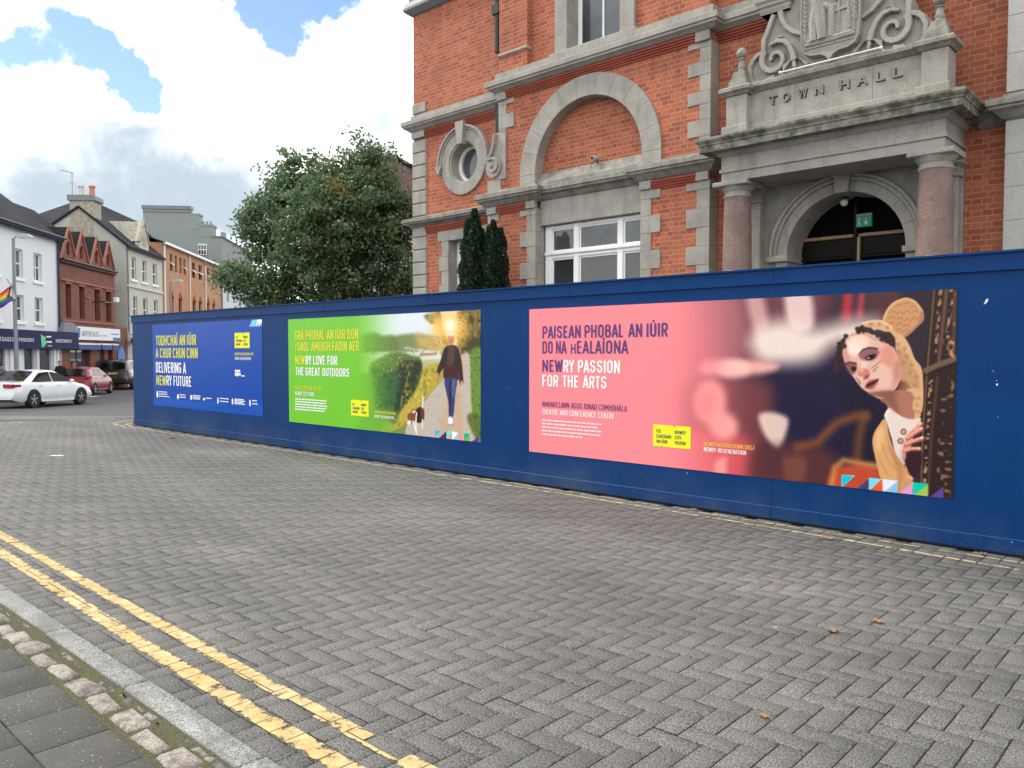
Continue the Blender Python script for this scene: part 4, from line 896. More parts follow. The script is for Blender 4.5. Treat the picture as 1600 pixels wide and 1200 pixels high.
q 57 39 38 1 0.9 0 400.6 134.4 399.8 134.6 399.1 135.5 398.8 136.6 398.8 137.8 399.3 138.7 400.1 139.1 400.9 138.9 401.6 138.1 402 136.9 401.9 135.7 401.4 134.8
s 92 66 58 0.4 0.7 0.5 398.2 136.2 399 137.4 400.2 137.2
q 61 42 40 1 0.9 0 403.3 135.4 402.5 134.7 401.5 134.5 400.7 134.8 400.3 135.6 400.3 136.6 400.8 137.6 401.6 138.3 402.6 138.5 403.4 138.2 403.8 137.4 403.8 136.4
s 92 66 58 0.4 0.7 0.5 401.6 135.3 402.4 136.5 403.5 136.3
q 55 37 36 1 0.9 0 406.9 133.2 406.2 132.9 405.3 133.1 404.6 133.7 404.2 134.6 404.3 135.5 404.7 136.2 405.5 136.4 406.3 136.2 407 135.6 407.4 134.7 407.4 133.9
s 92 66 58 0.4 0.7 0.5 404.9 134.4 405.7 135.6 406.9 135.4
q 54 37 36 1 0.9 0 410 130.3 409 130.6 408.2 131.6 407.9 132.8 408.2 134.1 408.9 135 409.8 135.3 410.8 135 411.6 134.1 411.9 132.8 411.7 131.6 411 130.6
s 92 66 58 0.4 0.7 0.5 407.8 132.9 408.6 134.1 409.8 133.9
q 56 38 37 1 0.9 0 412.5 127.6 411.5 127.2 410.4 127.5 409.4 128.3 408.8 129.5 408.9 130.7 409.4 131.6 410.4 132 411.6 131.8 412.5 130.9 413.1 129.8 413.1 128.5
s 92 66 58 0.4 0.7 0.5 410.3 130.1 411.1 131.3 412.3 131.2
q 57 39 38 1 0.9 0 414.7 126 414.4 125.3 413.6 124.8 412.7 124.7 411.7 125 411 125.7 410.8 126.4 411.1 127.1 411.9 127.6 412.9 127.7 413.8 127.4 414.5 126.8
s 92 66 58 0.4 0.7 0.5 412 126.7 412.8 127.9 414 127.7
q 61 41 40 1 0.9 0 414 127 413.5 126.3 412.6 125.9 411.5 126 410.4 126.5 409.8 127.3 409.6 128.1 410.1 128.9 411 129.2 412.2 129.2 413.2 128.7 413.9 127.9
s 92 66 58 0.4 0.7 0.5 409.6 126.3 410.4 127.5 411.5 127.3
q 47 32 31 1 0.9 0 409.4 129.1 409.2 128.2 408.7 127.5 408 127.3 407.3 127.6 406.8 128.3 406.7 129.3 406.9 130.2 407.5 130.8 408.2 131 408.8 130.7 409.3 130
s 92 66 58 0.4 0.7 0.5 406.2 129.7 407 130.9 408.2 130.8
q 57 39 38 1 0.9 0 403.9 128.8 403.1 129.1 402.4 130.1 402.2 131.4 402.4 132.7 403 133.6 403.8 133.9 404.6 133.6 405.3 132.6 405.5 131.3 405.3 130.1 404.7 129.1
s 92 66 58 0.4 0.7 0.5 402.9 132 403.7 133.2 404.8 133
q 47 32 31 1 0.9 0 401.1 133 400.5 132.5 399.8 132.4 399.2 132.7 398.7 133.3 398.6 134 398.9 134.7 399.4 135.2 400.1 135.2 400.8 135 401.2 134.4 401.3 133.6
s 92 66 58 0.4 0.7 0.5 399.5 133.7 400.3 134.9 401.5 134.8
q 55 37 36 1 0.9 0 396.1 134.5 395.3 134.8 394.7 135.7 394.4 136.9 394.5 138.2 395 139.1 395.7 139.5 396.5 139.2 397.1 138.3 397.4 137.1 397.3 135.8 396.8 134.9
s 92 66 58 0.4 0.7 0.5 395.3 135.5 396.1 136.8 397.3 136.6
q 62 42 41 1 0.9 0 393.3 136.6 392.4 136.2 391.4 136.4 390.6 137.1 390.2 138.1 390.3 139.1 390.9 139.9 391.8 140.2 392.8 140 393.5 139.3 393.9 138.4 393.9 137.3
s 92 66 58 0.4 0.7 0.5 391 137.8 391.8 139 393 138.8
q 53 36 35 1 0.9 0 389.2 136.1 388.3 136 387.5 136.5 386.8 137.3 386.6 138.3 386.8 139.3 387.4 139.9 388.3 140 389.2 139.5 389.8 138.7 390 137.7 389.8 136.7
s 92 66 58 0.4 0.7 0.5 386.7 138.8 387.5 140 388.7 139.8
q 45 31 30 1 0.9 0 386.2 137 386 136.1 385.2 135.5 384.2 135.3 383.2 135.5 382.5 136.2 382.2 137.2 382.5 138.1 383.2 138.7 384.2 138.9 385.2 138.6 386 137.9
s 92 66 58 0.4 0.7 0.5 383.3 137.9 384.1 139.2 385.3 139
q 50 34 33 1 0.9 0 375.7 133.6 375.3 132.7 374.5 132.1 373.4 131.9 372.3 132.3 371.6 133.1 371.4 134.1 371.8 135 372.6 135.6 373.7 135.8 374.8 135.4 375.5 134.6
s 92 66 58 0.4 0.7 0.5 372 132.3 372.9 133.6 374.1 133.4
q 55 37 36 1 0.9 0 371.9 127.8 370.9 127.7 370 128 369.4 128.8 369.2 129.7 369.6 130.6 370.4 131.3 371.4 131.4 372.4 131.1 373 130.3 373.1 129.4 372.7 128.4
s 92 66 58 0.4 0.7 0.5 369.8 129.6 370.7 130.9 371.9 130.7
q 40 27 26 1 0.9 0 370.1 125.1 369.4 124.8 368.3 125 367.2 125.7 366.3 126.8 365.9 127.8 366.1 128.6 366.9 129 368 128.8 369.1 128 370 127 370.4 125.9
s 92 66 58 0.4 0.7 0.5 367.7 127 368.5 128.2 369.8 128
q 54 37 36 1 0.9 0 368.2 122.6 367.4 122.3 366.6 122.5 365.8 123.1 365.4 124 365.5 124.9 366 125.6 366.8 125.8 367.7 125.7 368.4 125.1 368.8 124.2 368.7 123.3
s 92 66 58 0.4 0.7 0.5 366.1 123.4 367 124.6 368.2 124.4
q 47 32 31 1 0.9 0 366.9 117.2 366 117 365.1 117.2 364.6 117.8 364.5 118.6 364.9 119.3 365.7 119.9 366.6 120.1 367.4 119.9 368 119.3 368 118.5 367.6 117.7
s 92 66 58 0.4 0.7 0.5 365.1 118.9 366 120.1 367.2 119.9
q 47 32 31 1 0.9 0 366.7 112.8 366 112.4 365.2 112.4 364.4 112.8 363.8 113.5 363.7 114.3 363.9 115 364.6 115.5 365.4 115.5 366.2 115.1 366.8 114.4 366.9 113.6
s 92 66 58 0.4 0.7 0.5 364.5 114.3 365.3 115.6 366.6 115.4
q 57 39 37 1 0.9 0 366.2 109.5 365.3 108.8 364.3 108.6 363.4 108.9 362.8 109.8 362.8 110.8 363.3 111.8 364.1 112.5 365.2 112.7 366.1 112.3 366.6 111.5 366.7 110.5
s 92 66 58 0.4 0.7 0.5 364.2 109.8 365 111.1 366.3 110.9
q 61 41 40 1 0.9 0 367.6 104.6 366.6 104 365.5 103.9 364.4 104.4 363.8 105.3 363.6 106.5 364.1 107.5 365.1 108.2 366.2 108.3 367.3 107.8 367.9 106.8 368 105.7
s 92 66 58 0.4 0.7 0.5 365.1 105.3 366 106.6 367.3 106.4
q 45 31 30 1 0.9 0 368.2 101.8 367.1 101.7 366.2 102.1 365.7 102.8 365.8 103.7 366.4 104.5 367.3 105 368.4 105.1 369.3 104.7 369.8 103.9 369.7 103.1 369.2 102.3
s 92 66 58 0.4 0.7 0.5 367.1 103.1 368 104.4 369.3 104.2
q 44 30 29 1 0.9 0 371.3 105.6 370.5 104.9 369.4 104.6 368.3 104.9 367.5 105.7 367.2 106.8 367.4 107.9 368.2 108.7 369.3 108.9 370.4 108.6 371.2 107.8 371.6 106.7
s 92 66 58 0.4 0.7 0.5 368.4 107.2 369.3 108.4 370.5 108.3
q 43 29 28 1 0.9 0 370.3 112 369.6 111.5 368.7 111.4 367.9 111.8 367.3 112.5 367.1 113.4 367.4 114.2 368.1 114.7 369 114.8 369.8 114.4 370.4 113.7 370.6 112.8
s 92 66 58 0.4 0.7 0.5 367.9 113.5 368.7 114.7 370 114.6
q 50 34 33 1 0.9 0 369.2 117.4 368.5 117.6 368 118.2 367.8 119 367.8 119.8 368.2 120.4 368.8 120.7 369.5 120.5 370 120 370.3 119.2 370.2 118.4 369.8 117.7
s 92 66 58 0.4 0.7 0.5 367.8 119.8 368.6 121 369.9 120.8
q 61 42 40 1 0.9 0 374.4 124.3 373.7 123.4 372.5 122.9 371.2 123.1 370.1 123.8 369.4 125 369.5 126.1 370.1 127.1 371.3 127.5 372.6 127.3 373.8 126.6 374.4 125.5
s 92 66 58 0.4 0.7 0.5 369.5 124.7 370.3 126 371.6 125.8
s 150 96 70 0.6 0.8 0.7 377.8 134.4 384.7 136.1 392.4 134.6 399.2 129.7
s 50 28 34 0.9 0.6 1.2 407.6 80.9 413.3 83.9 417.7 89.6 419.2 93.5
q 212 160 106 1 0.5 0 407.9 62.6 402.1 55.6 398.5 48.2 397.8 40.3 399.9 30.2 403.6 14.8 405.9 8.7 407.6 -2.1 420.8 -1.2 424 23.9 415.8 35.5 411.1 49.1
q 168 114 78 0.6 2.5 0 411.3 38.2 418.7 31.9 423.6 23.8 420.8 -1.2 416.4 -1.8 419 15.6
q 232 188 136 0.7 2.5 0 400.7 50 405.1 55.7 406.7 46.5 404 34.5 400.9 37.4
s 160 108 72 0.6 1 0.7 409.7 48.2 412.8 35.2 418.9 23.4
s 160 108 72 0.6 1 0.7 405.3 40.9 411.5 25.8 417.5 20.1
s 160 108 72 0.6 1 0.7 404.1 26.6 411 14.8
q 226 206 196 1 0.5 0 411.8 72.5 407.1 66 409.5 59.9 413 48.5 416.1 35.5 421.7 26.7 424.6 25.5 425.8 39.4 429.8 53.5 435 59.9 435.3 65.2 425.4 64.3 418.1 67.4
q 190 160 152 0.6 2.5 0 422.2 42.2 425.6 49.4 429.8 53.5 425.8 39.4 424.6 25.5 420.3 28.9
s 245 236 228 0.8 1 1.3 410.7 70.9 408.3 64.9 410.2 58.4 413.3 48.5
q 136 92 76 1 0.4 0 425.4 52.6 425.1 51.2 424.2 50.1 422.9 49.6 421.6 49.9 420.6 50.9 420.3 52.2 420.6 53.6 421.5 54.7 422.8 55.2 424.1 54.9 425.1 53.9
q 196 160 146 1 0.4 0 424.3 52.5 424.1 51.7 423.6 51.1 422.9 50.9 422.2 51 421.6 51.6 421.4 52.3 421.6 53.1 422.1 53.7 422.8 53.9 423.5 53.8 424.1 53.3
q 136 92 76 1 0.4 0 423.1 44.6 422.8 43.2 421.9 42.1 420.6 41.6 419.3 41.9 418.3 42.8 417.9 44.2 418.3 45.6 419.2 46.7 420.5 47.2 421.8 46.9 422.8 45.9
q 196 160 146 1 0.4 0 422 44.5 421.8 43.7 421.3 43.1 420.6 42.8 419.9 43 419.3 43.5 419.1 44.3 419.3 45.1 419.8 45.7 420.5 45.9 421.2 45.8 421.8 45.2
q 214 168 124 1 0.6 0 423.5 86.8 436.2 87.3 435.8 71.3 434.9 65.2 425.4 64.3
q 170 112 94 1 0.8 0 394.1 84.3 406.1 80 412.9 71.8 419.6 66.7 425.4 63.9 431.4 65.2 429.5 73.3 427.1 86.9
q 118 72 64 0.7 3.5 0 394.1 84.3 406.1 80 412.9 71.8 418.1 69.7 415.7 80.4 414.8 86.5
q 164 116 80 0.6 0.8 0 432.4 81 432.2 80.3 431.7 79.7 431.1 79.5 430.5 79.7 430 80.2 429.8 80.9 430 81.7 430.4 82.3 431.1 82.5 431.7 82.3 432.2 81.8
q 164 116 80 0.6 0.8 0 434.2 75.8 434.1 75 433.6 74.5 433 74.2 432.3 74.4 431.9 74.9 431.7 75.7 431.8 76.5 432.3 77 432.9 77.3 433.6 77.1 434 76.6
q 164 116 80 0.6 0.8 0 432.9 70.4 432.8 69.7 432.3 69.1 431.7 68.9 431 69 430.6 69.6 430.4 70.3 430.5 71.1 431 71.7 431.6 71.9 432.2 71.7 432.7 71.2
q 164 116 80 0.6 0.8 0 435.4 69.8 435.2 69 434.8 68.5 434.1 68.2 433.5 68.4 433 68.9 432.9 69.7 433 70.4 433.5 71 434.1 71.3 434.7 71.1 435.2 70.6
q 164 116 80 0.6 0.8 0 435.5 81.2 435.4 80.4 434.9 79.8 434.3 79.6 433.6 79.8 433.2 80.3 433 81.1 433.1 81.8 433.6 82.4 434.2 82.6 434.9 82.5 435.3 81.9
q 52 28 36 0.95 1 0 423.1 33 425.9 37.1 435.8 37.9 437.7 29.7 434.1 16.4 429.1 16.7 424.6 25.5
q 214 138 118 1 0.7 0 422.3 34.5 423.6 42.3 425.6 49.4 429.8 53.5 430 45.9 428 38.1 425.2 34.7 424.6 28.5
s 160 92 84 1 0.5 3.2 431.6 53.4 434 57 436.1 59.8
s 230 158 138 1 0.6 2.3 431.6 54.2 434 57.8 436 60.6
q 245 205 192 0.9 0.4 0 436.6 60.8 436.6 60.4 436.3 60 435.8 59.8 435.3 59.7 434.8 59.8 434.6 60.1 434.6 60.5 434.9 60.9 435.4 61.2 436 61.3 436.4 61.2
s 160 92 84 1 0.5 3.2 426 46.9 430.6 51 436.7 55.5
s 230 158 138 1 0.6 2.3 426 47.7 430.6 51.9 436.7 56.3
q 245 205 192 0.9 0.4 0 437.3 56.6 437.2 56.2 436.9 55.8 436.5 55.5 435.9 55.4 435.5 55.5 435.3 55.8 435.3 56.3 435.6 56.7 436.1 56.9 436.6 57 437 56.9
s 160 92 84 1 0.5 3.2 424.7 41.4 430 44.5 437.5 47.7
s 230 158 138 1 0.6 2.3 424.7 42.2 430 45.3 437.5 48.6
q 245 205 192 0.9 0.4 0 438.1 48.8 438.1 48.4 437.8 48 437.3 47.7 436.8 47.6 436.3 47.8 436.1 48.1 436.1 48.5 436.4 48.9 436.9 49.2 437.4 49.3 437.9 49.1
s 160 92 84 1 0.5 2.7 423.7 35.9 429.4 38.2 435.6 38.7
s 230 158 138 1 0.6 2 423.7 36.8 429.4 39 435.6 39.5
q 245 205 192 0.9 0.4 0 436.2 39.8 436.1 39.4 435.9 39 435.4 38.7 434.8 38.6 434.4 38.7 434.2 39 434.2 39.4 434.5 39.8 435 40.1 435.5 40.2 436 40.1
q 204 146 104 1 0.6 0 424.7 23.9 427.7 17.3 430.9 13 428.7 -0.3 421.5 -1.2 422.7 12.9
s 236 190 140 0.9 0.8 1.3 426.3 14.8 430.6 13.4
p 0 190 225 1 0.2 0 371.9 10.5 383.1 10.7 372.1 -0.7
p 70 60 110 1 0.2 0 395.3 9.7 395.5 -0.7 384.7 -0.8
p 115 215 235 1 0.2 0 395.3 10.4 405.7 10.3 395.5 -0.9
p 230 85 50 1 0.2 0 405.3 9.5 406.8 -1 396.1 -0.9
p 222 228 246 1 0.2 0 407.1 10.4 418.9 10.2 407.6 -1
p 130 190 230 1 0.2 0 418.9 9.9 419.1 -0.9 407.7 -1
p 226 150 196 1 0.2 0 430.6 10.1 430.9 -1.2 420.4 -0.2
p 0 196 165 1 0.2 0 430.6 10.4 442.7 10.3 431.2 -1
p 150 190 75 1 0.2 0 442.6 9.9 442.7 -1.2 431.4 -1
p 92 66 142 1 0.2 0 454.4 9.7 454.6 -1.4 443.8 -1.2
s 235 240 240 0.8 0.2 0.2 394.9 10.3 395.1 -0.9
s 235 240 240 0.8 0.2 0.2 406.8 10.4 407.3 -1.1
s 235 240 240 0.8 0.2 0.2 430.8 10.4 431.1 -1.2
s 235 240 240 0.8 0.2 0.2 442.7 10.3 442.8 -1.2
s 235 240 240 0.8 0.2 0.2 371.9 10.5 372.1 -0.7 383.1 10.7 371.9 10.5
s 235 240 240 0.8 0.2 0.2 395.5 -0.9 405.7 10.3
s 235 240 240 0.8 0.2 0.2 407.6 -1 418.9 10
s 235 240 240 0.8 0.2 0.2 431.3 -1 442.7 10.1
'''
ART_PARK='''
p 118 140 70 1 0 0 159.1 192.4 481.6 178.5 481.5 -13.5 155.8 -42
p 222 232 240 1 3 0 84.4 182.5 457.2 169 457.1 126.6 378.4 121.7 83.2 111.8
q 126 140 92 1 4 0 179.6 137.2 227.4 141.7 259.9 138.2 291.2 139.7 321.4 140.8 350.5 136.9 384 132.8 383.9 110.5 179.3 109.9
q 96 120 70 0.8 4 0 207.3 140.9 234 143.6 247 136.3 269.4 139 284.9 128 275.5 116.1 206.9 114.1
q 206 172 104 0.9 8 0 321.4 139.2 356.1 135.9 384 130.9 383.9 114.2 335.9 116.1
p 222 222 212 1 3 0 193.2 114.5 372.9 116.8 378.3 93.7 192.8 82.8
s 150 110 80 0.8 2 3.7 332.9 111.3 364.5 113.3
s 240 240 236 0.7 2 2.3 300.2 121 358.9 115.1
q 160 160 90 0.6 3 0 321.1 102.6 372.8 104.8 378.3 95.6 321 89
q 104 76 44 1 1.5 0 363.4 168.6 373.2 168.3 380 149.5 389.4 127.1 378.5 127.2 371.7 147.8
q 150 140 72 0.9 3 0 339.1 163.7 353.5 168 367.6 167.5 370.3 151.6 353.4 153.9
n 96 88 44 0.8 3 0.4 339.1 163.7 353.5 168 367.6 167.5 370.3 151.6 353.4 153.9
q 128 108 54 1 4 0 405.8 168.1 452.2 167.4 452.1 108.9 413.5 112.4 405.6 127
n 56 54 26 0.85 5 0.45 405.8 168.1 452.2 167.4 452.1 108.9 413.5 112.4 405.6 127
n 212 176 92 0.8 4 0.3 403.1 168.2 452.2 167.4 452.1 126.7 413.5 127 405.6 136.2
q 54 60 34 0.8 5 0 424 130.5 452.1 132 452.1 110.7 429.2 112.4
q 250 196 96 0.85 13 0 425.4 146.7 420.8 135.1 408.2 126.5 390.8 123.4 372.9 126.8 359.7 135.9 354.8 148.2 359.8 160.3 373.2 168.8 391 171.4 408.4 167.6 420.9 158.6
q 255 226 160 0.9 7 0 408.3 148.9 406.2 142.5 400.3 138 392.2 136.3 384 138.2 378 143.1 375.8 149.6 378.1 156.1 384.1 160.6 392.3 162.1 400.4 160.2 406.2 155.3
q 255 252 235 1 4 0 399.3 150 398.3 147.1 395.7 145 392.2 144.3 388.7 145.1 386.1 147.3 385.2 150.3 386.1 153.3 388.8 155.4 392.3 156.1 395.8 155.2 398.3 153
q 112 142 62 1 3 0 426.6 108.8 454.6 110.7 454.3 -6.9 434.1 31.3
n 76 104 44 0.6 4 0.4 426.6 108.8 454.6 110.7 454.3 -6.9 434.1 31.3
q 192 182 168 1 1.5 0 414.8 111.5 428.6 110.6 431.6 54.7 436.6 18.8 451.8 -5.3 405 -9.1 299.2 -1.8 344.2 51.2 378.2 80.6 392 103.1
q 204 164 136 0.7 6 0 391.9 71.7 410.7 72.2 413.1 2.6 372.3 5.3
n 160 150 140 0.5 2 0.35 414.8 111.5 428.6 110.6 431.6 54.7 436.6 18.8 441.7 -2.5 405.1 -3.5 299.2 -1.8 344.2 51.2 378.2 80.6 392 103.1
q 92 112 48 0.9 3 0 423.7 30.7 436.7 36.9 454.4 27.1 454.3 -5.1 436.6 8
n 50 66 30 0.8 3.5 0.4 423.7 30.7 436.7 36.9 454.4 27.1 454.3 -5.1 436.6 8
q 186 164 66 1 2 0 329.9 89.2 372.8 101.1 378.2 82.5 344.2 53.1 308.5 18.5 258.5 -0.6 245.6 6.6 290.3 41.2 314.8 59.8
n 120 124 50 0.8 4 0.4 329.9 89.2 372.8 101.1 378.2 82.5 344.2 53.1 308.5 18.5 258.5 -0.6 245.6 6.6 290.3 41.2 314.8 59.8
n 230 206 96 0.8 3 0.3 329.8 85.3 364.4 95.4 338.4 54.8 299.4 18 258.5 1.4 290.3 37.2
q 86 118 62 1 3.5 0 216.8 93.6 246.7 108.1 281.7 116.1 315.2 110.3 332.9 106.5 332.2 81.5 320.8 61.9 290.3 33.3 274.5 12.5 232.7 28.4 223.1 58.7
q 44 48 40 0.9 4 0 284.7 100.3 332.9 102.7 329.8 77.6 314.8 57.8 287.2 33.1 274.7 32.5 284.4 68.7
q 40 80 70 0.7 6 0 236.6 75.5 284.6 88.5 281.1 44.7 245.9 35.1
n 158 164 80 0.8 3.5 0.35 226.9 99.8 281.7 118.1 332.9 106.5 305.9 77.1 259.3 84
n 34 50 34 0.7 3.5 0.4 226.8 91.6 329.9 100.7 320.8 61.9 284.1 33 236.1 34.7
n 150 132 64 0.8 4 0.5 300 96.5 316.6 100.6 308.7 49.8 287.2 37.1
g 116 196 52 1 0 0 171.9 299.9
q 108 176 60 0.6 7 0 191.9 11.6 245.8 27 271.4 12.3 258.5 -2.6 191.8 -3.1
n 60 84 40 0.6 1.4 0.45 223.5 93.6 281.7 116.1 332.9 106.5 320.8 61.9 284 29 232.8 32.5
n 150 165 80 0.7 1.3 0.4 223.6 101.8 281.7 117.1 332.9 106.5 290.8 92.5 246.4 83.8
n 108 112 70 0.5 1.6 0.4 207.3 140.9 384 136.5 383.9 111.4 206.9 111
n 90 74 30 0.6 1.6 0.4 403.1 167.3 452.2 167.4 452.1 112.5 413.5 112.4
n 70 100 44 0.5 1.5 0.4 426.6 108.8 454.6 110.7 454.4 2.1 434.1 31.3
n 210 196 110 0.6 1.2 0.35 329.9 89.2 372.8 101.1 344.2 53.1 258.5 0.4 290.3 41.2
q 54 42 42 1 0.7 0 385.3 123.1 402.9 123.7 412.2 110.6 417.3 79.7 415.5 73.8 410.2 74 405.5 94.1 408.6 79.5 381.5 77.9 379.7 93.7 368.5 83.2 363.8 86 375.6 108.6 379.8 118.9
q 92 66 66 0.8 1.5 0 389.4 121.6 400.8 121.6 398 97.6 386 95.7
q 76 38 44 0.8 1.5 0 380.5 95.6 405.5 96.8 408.1 79.4 381.5 78.5
s 225 150 110 0.8 0.8 1.3 410.3 119.7 415.6 101.5 417.6 79.7
q 206 142 108 1 0.8 0 400.5 132.2 399.7 128.5 397.3 125.9 394 124.9 390.8 125.9 388.4 128.6 387.6 132.3 388.4 136 390.8 138.7 394.1 139.6 397.3 138.6 399.7 135.9
q 245 225 190 0.9 1.5 0 400.8 138.8 399.9 137.3 397.3 136.3 393.8 136 390.3 136.4 387.7 137.5 386.8 139 387.7 140.5 390.3 141.5 393.8 141.8 397.3 141.4 399.9 140.3
q 190 120 92 0.6 1 0 398.1 129.3 397.6 127.8 396.2 126.8 394.3 126.4 392.4 126.8 391 127.9 390.5 129.4 391 130.8 392.4 131.9 394.3 132.3 396.2 131.9 397.6 130.8
q 214 150 120 1 0.8 0 368.1 83.6 366.7 81.7 365.1 80.4 363.6 80.2 362.7 81 362.6 82.6 363.3 84.6 364.7 86.5 366.4 87.8 367.9 88 368.7 87.2 368.8 85.6
q 214 150 120 1 0.8 0 416.3 75.1 415.9 73.6 415.1 72.5 413.9 72.1 412.7 72.5 411.8 73.5 411.5 75 411.8 76.4 412.7 77.5 413.9 77.9 415.1 77.6 415.9 76.5
q 58 66 112 1 0.7 0 381.5 78.8 404.3 79.7 402.1 60.9 397.7 30.2 389.5 29.8 389.1 45.6 384.2 62.1
q 34 34 56 0.8 1 0 390.8 77.2 395.2 77.3 393.2 49.5 390.4 30.8 389.1 45.6
q 104 114 160 0.6 2 0 395.2 77.3 402.7 78.4 399.4 57.1 395.1 60.7
q 232 236 242 1 0.6 0 397.1 24.6 396.4 21.8 394.7 19.7 392.2 18.8 389.8 19.4 388 21.3 387.3 24.1 388 26.9 389.8 29 392.3 29.9 394.7 29.3 396.5 27.4
s 110 120 140 0.8 0.5 1.3 388.4 18.7 396.5 19
q 104 56 48 1 0.7 0 316.1 30.6 323.6 36.8 333.9 40.2 340 34.8 338.8 22.2 330.8 17.9 322 19.3
q 36 26 26 0.8 1 0 322.1 32.9 331 39.1 332.3 19.9 324 19.4
q 134 74 52 1 0.7 0 304 27.1 313.1 31.5 321.4 28.6 320.5 21.1 313 15.8 307 18.4
q 235 225 215 1 0.8 0 311.5 16.2 310.1 14.5 307.9 13.5 305.7 13.4 303.9 14.2 303.2 15.8 303.6 17.6 305.1 19.2 307.2 20.2 309.4 20.3 311.2 19.5 311.9 18
s 238 234 228 1 0.5 2.3 323.5 31 322 17.3 323.3 2.9
s 238 234 228 1 0.5 2.4 316 18.9 319.8 11.4 321.6 5.6
s 238 234 228 1 0.5 2.3 335.8 22 335.2 11.4
s 238 234 228 1 0.5 2.3 336 39.7 337.2 47.1 336.4 54.8
s 238 234 228 1 0.5 2.4 316.1 31.6 320.6 33.2
p 0 185 225 1 0.2 0 361.1 9.3 374 9.6 362.7 1.2
p 60 50 84 1 0.2 0 384 9.8 383.9 -1.8 368.1 -1.4
p 120 210 220 1 0.2 0 384.5 10.3 394.9 10.4 385 -1.3
p 240 243 248 1 0.2 0 394.9 10.4 407.3 9.9 395.9 -1.2
p 140 200 232 1 0.2 0 406.2 8.8 405.6 -1.3 397 -1.2
p 236 150 170 1 0.2 0 417.3 9.3 417.3 -1.1 408.3 -1
p 0 180 120 1 0.2 0 417.9 9.7 429.4 9.3 418.9 -1
p 120 180 60 1 0.2 0 429.4 8.4 429.3 -0.9 419.4 -1.1
p 88 60 136 1 0.2 0 444.8 7.6 444.7 -1.2 430.9 -1.2
'''
ART_FUTURE='''
q 0 84 178 0.7 12 0 -17.4 7.1 139.2 18.1 319 8.9 455.5 21.3 454.7 -11.5 -18.4 -16.7
s 20 104 196 0.6 1 1.5 -1 3.1 89.1 10.4 209.7 5.9 319.2 16.1 436.8 9.7
s 20 104 196 0.6 1 1.5 -0.8 7.8 89.2 12.7 209.8 9.3 319.3 20.3 436.9 12.8
s 20 104 196 0.6 1 1.5 -0.6 12.5 89.3 15 209.9 12.8 319.4 24.4 437 16
p 40 130 200 1 0.2 0 396.2 156.7 407.6 167.2 407.3 156.4
p 120 205 235 1 0.2 0 397 156.6 407.6 167.2 422 167.2 419.8 156.1
p 235 240 245 1 0.2 0 419.8 156.1 422.7 167.1 439.8 167.3 439.6 156.1
p 100 170 210 1 0.2 0 421.7 156.5 427.5 163.7 429.2 156.3
p 60 120 190 1 0.2 0 432.2 156.3 439.4 164.4 439.2 156.1
'''
# the pink poster
t = poster('pink arts poster with a child in a tan costume hood peering round a carved door', -6.38, -1.762, .402, 2.11, ART_ARTS, 640, 240, (254, 139, 147))
lines(t, 'headline', 'ink_purple', [('PAISEAN PHOBAL AN IÚIR', -6.172, 1.76, .145, 1.713), ('DO NA', -6.172, 1.582, .145, .37), ('H', -5.745, 1.582, .112, .075), ('EALAÍONA', -5.655, 1.582, .145, .708), ('NEW', -6.174, 1.367, .142, .314)])
lines(t, 'headline', 'ink_white', [('RY PASSION', -5.85, 1.367, .142, .793), ('FOR THE ARTS', -6.174, 1.194, .138, .938)])
lines(t, 'caption', 'ink_purple', [('AMHARCLANN AGUS IONAD COMHDHÁLA', -6.18, .954, .064, 1.218)], .125)
lines(t, 'caption', 'ink_white', [('THEATRE AND CONFERENCE CENTRE', -6.18, .866, .06, 1.05), ('NEWRY-REGENERATION', -4.03, .603, .042, .455)], .125)
lines(t, 'web_address', 'ink_orange', [('NEWRYMOURNEDOWN.ORG/', -4.03, .658, .042, .545)], .125)
blurb(t, 'ink_pale', -6.178, .785, (.87, .85, .88, .86, .62), .018, .0415)
city_logo(t, -4.63, -4.18, .608, .838)
# the green poster
t = poster('green outdoors poster with a man walking a brown dog on a sunlit park path', -11.697, -7.207, .447, 2.136, ART_PARK, 400, 150, (116, 196, 52))
lines(t, 'headline', 'ink_yellow', [('GRÁ PHOBAL AN IÚIR DON', -11.497, 1.795, .152, 1.72), ('t', -11.5, 1.614, .125, .06), ('SAOL AMUIGH FAOIN AER', -11.425, 1.614, .15, 1.67), ('NEW', -11.492, 1.398, .143, .285)])
lines(t, 'headline', 'ink_white', [('RY LOVE FOR', -11.19, 1.398, .143, .875), ('THE GREAT OUTDOORS', -11.495, 1.222, .13, 1.484)])
lines(t, 'caption', 'ink_yellow', [('PÁIRC CHATHAIR AN IÚIR', -11.504, .988, .066, .743), ('NEWRYMOURNEDOWN.ORG/', -9.396, .706, .04, .5)], .125)
lines(t, 'caption', 'ink_white', [('NEWRY CITY PARK', -11.506, .893, .066, .556), ('NEWRY-REGENERATION', -9.396, .644, .04, .442)], .125)
blurb(t, 'ink_white', -11.507, .823, (.9, .87, .91, .88, .84), .02, .0415)
city_logo(t, -9.974, -9.54, .645, .883)
